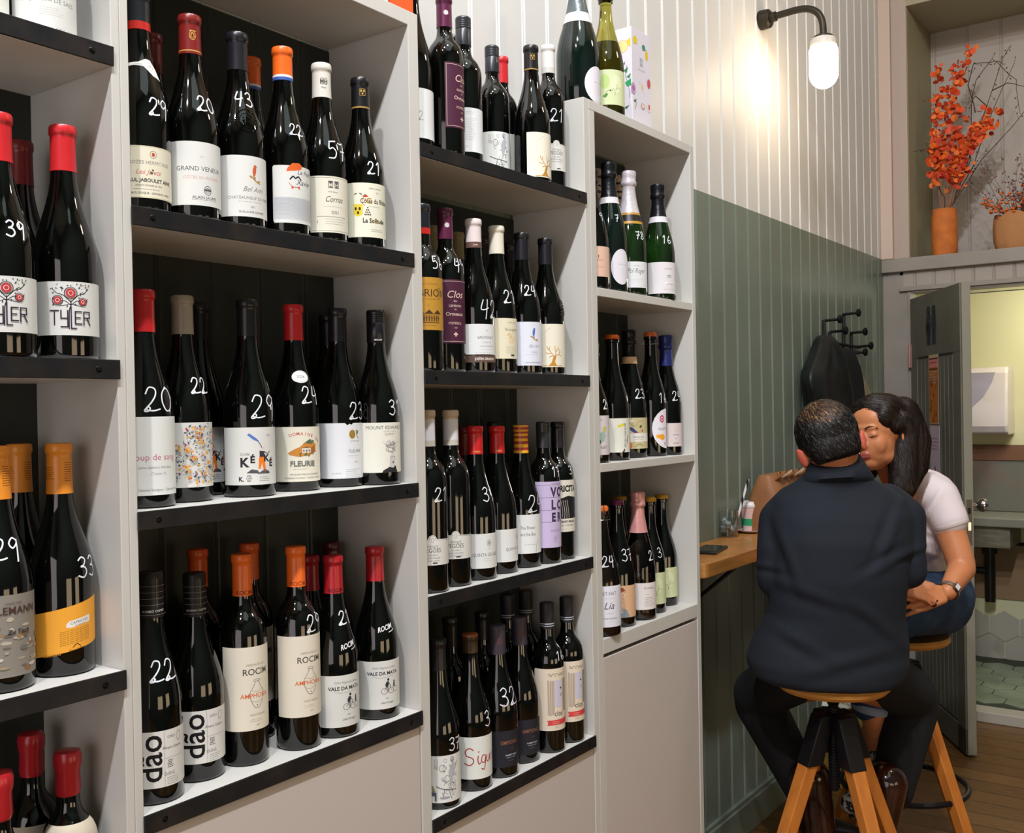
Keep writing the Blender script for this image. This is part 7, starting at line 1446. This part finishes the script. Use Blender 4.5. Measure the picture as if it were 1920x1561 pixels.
def wom_hair(b):
    def E(c, r_): b.ell(HW @ Vector(c), r_, HW.to_3x3())
    E((0, -.028, .046), (.085, .096, .088)); E((0, -.075, -.0), (.075, .062, .09))
    E((0, -.006, .053), (.083, .088, .082)); E((-.050, .024, .058), (.034, .046, .046)); E((-.066, .004, .036), (.021, .040, .040)); E((.05, .02, .058), (.034, .046, .046))
    chain(b, [HW @ Vector((-.074, -.012, .040)), HW @ Vector((-.083, -.036, .0)), J(1694, 865, 3.10), J(1692, 915, 3.08), J(1682, 935, 3.06)], [.030, .028, .043, .038, .016])
    chain(b, [HW @ Vector((-.04, -.075, .06)), HW @ Vector((-.05, -.10, -.03)), J(1708, 872, 3.16), J(1702, 915, 3.12)], [.055, .058, .050, .026])
    chain(b, [HW @ Vector((0, -.02, .10)), HW @ Vector((.04, .03, .088)), HW @ Vector((.076, .02, .05)), HW @ Vector((.088, -.02, -.02)), HW @ Vector((.08, -.04, -.12))], [.02, .026, .026, .03, .03])
def whtex(c, n):
    p = HWi @ c; return c + Vector(n) * (.0004 * math.sin(p.y * 380 + 2 * math.sin(p.z * 20)))
hw_ = organic('hair', wom_hair, .0042, 10, DARKH, WOM, L1, tex=whtex)
def wflow(c):
    p = HWi @ c; top = max(0, min(1, (p.z - .03) / .07)); sgn = 1 if p.x > -.005 else -1
    return HW.to_3x3() @ (Vector((sgn * 1.0 * top, -.75 * top, 0))) + Vector((0, 0, -1)) * (1.05 - top)
WS_ = [mat('dark_brown_strand', '170e0a', .38), mat('warm_brown_strand', '2c1a12', .4), mat('black_brown_strand', '0c0706', .4)]
strands('hair_strands', hw_, L1, 6500, wflow, .075, .0024, 6, WS_, lambda p, r: r.choice([0, 0, 1, 2]), lambda p, r: True, WOM, 3, .0012)
WT = mat('white_cotton', 'ddd2d4', .8, bump=(300, .15, .001))
def tshirt(b):
    b.ell(J(1728, 948, 3.34), (.125, .125, .125)); b.ell(J(1718, 990, 3.32), (.11, .12, .12))
    chain(b, [J(1715, 960, 3.32), J(1726, 1010, 3.38), J(1738, 1048, 3.42)], [.125, .112, .100])
    chain(b, [J(1735, 918, 3.24), J(1760, 935, 3.20), J(1779, 974, 3.17)], [.060, .063, .058])
def ts_tex(c, n):
    d = (c - CAM); dep = d.dot(FW); u = 960 + FPX * d.dot(RT) / dep; v = 780.5 - FPX * d.dot(UP) / dep; k = 0
    for (cu, cv, a, L, w, s_) in ((1742, 960, 120, 40, 6, .007), (1755, 1000, 15, 40, 5, .004), (1728, 1010, 60, 40, 6, .006), (1740, 1035, 20, 30, 5, .004)):
        ca, sa = math.cos(R(a)), math.sin(R(a)); x = (u - cu) * ca + (v - cv) * sa; y = -(u - cu) * sa + (v - cv) * ca
        k += s_ * math.exp(-(x / L) ** 2) * (math.exp(-(y / w) ** 2) - math.exp(-((y - 2 * w) / w) ** 2))
    return c + Vector(n) * k
organic('t_shirt', tshirt, .006, 5, WT, WOM, L1, tex=ts_tex)
A = J(1779, 974, 3.17); B_ = J(1785, 990, 3.165); b = MB(); b.m(WT); Mh = Matrix.Translation(A - L1) @ (B_ - A).to_track_quat('Z', 'Y').to_matrix().to_4x4()
b.lathe([(.050, -.006), (.0565, .0), (.0555, .022), (.0525, .024), (.0515, .016), (.049, .0)], 36, Mh); b.build('sleeve_cuff', WOM, sharp=80)
DEN = mat('blue_denim', '1c3350', .8, noise=('2c4a6c', 14, .4, .7), bump=(400, .3, .001))
def jeans(b):
    b.ell(J(1758, 1116, 3.42), (.118, .13, .118)); chain(b, [J(1748, 1066, 3.42), J(1758, 1110, 3.44)], [.098, .115])
    chain(b, [J(1760, 1128, 3.36), J(1700, 1140, 3.12), J(1650, 1170, 3.10), J(1632, 1318, 3.13)], [.108, .085, .072, .060])
    chain(b, [J(1745, 1135, 3.46), J(1660, 1165, 3.30), J(1653, 1325, 3.30)], [.105, .075, .058])
organic('jeans', jeans, .007, 5, DEN, WOM, L1)
for (u, v, d) in ((1636, 1322, 3.13), (1653, 1330, 3.30)):
    a = J(u, v, d) - L1; b = MB(); b.m(mat('turned_up_denim', '8a98ac', .8)); b.lathe([(.050, -.012), (.064, -.012), (.066, .0), (.064, .012), (.058, .013)], 32, Matrix.Translation(a) @ Matrix.Rotation(R(8), 4, 'Y')); b.build('turn_up', WOM, sharp=80)
for (u, v, d) in ((1650, 1405, 3.12), (1660, 1425, 3.30)):
    def sh(b):
        a = J(u, v, d); g_ = a + Vector((0, 0, -.11)); dirn = (-RT * .6 - FW * .5); dirn.z = 0; dirn.normalize()
        chain(b, [a, a.lerp(g_, .6), g_], [.036, .04, .036]); chain(b, [g_, g_ + dirn * .09, g_ + dirn * .17 + Vector((0, 0, -.012))], [.038, .038, .030])
    organic('ankle_boot', sh, .005, 3, mat('patterned_shoe', 'b8b4b0', .7, noise=('15151a', 60, .47, .53)), WOM, L1)
# watch and earring
wd = (WR - J(1803, 1066, 3.12)).normalized(); Mw = Matrix.Translation(WR - wd * .004 - L1) @ wd.to_track_quat('Z', 'Y').to_matrix().to_4x4()
SIL = mat('silver_steel', 'b8b2ac', .25, metal=1.0)
b = MB(); b.m(SIL)
for i in range(26): b.box((-.0042, -.0015, -.0065), (.0042, .0015, .0065), Mw @ Matrix.Rotation(2*math.pi*i/26, 4, 'Z') @ Matrix.Translation((0, .0298, 0)))
wb = b.build('watch_strap', WOM, bevel=.0008)
b = MB(); b.m(SIL)
cd = Mw.inverted() @ (CAM + FW * 0 - L1); aa = math.atan2(cd.y, cd.x) - .5
Mc = Mw @ Matrix.Rotation(aa, 4, 'Z') @ Matrix.Translation((.0305, 0, 0))
b.box((-.003, -.010, -.013), (.004, .010, .013), Mc); b.m(mat('pale_watch_dial', 'd8d4d4', .2)); b.box((.0041, -.0075, -.0105), (.0046, .0075, .0105), Mc); b.build('watch_case', WOM, bevel=.001)
b = MB(); b.m(SIL)
for k in range(4): c = J(1611, 852 + k * 7, 3.03) - L1; b.ell(c, (.003, .003, .0065), sub=2)
c0 = J(1612, 858, 2.78) - L1
b.build('earring', WOM)
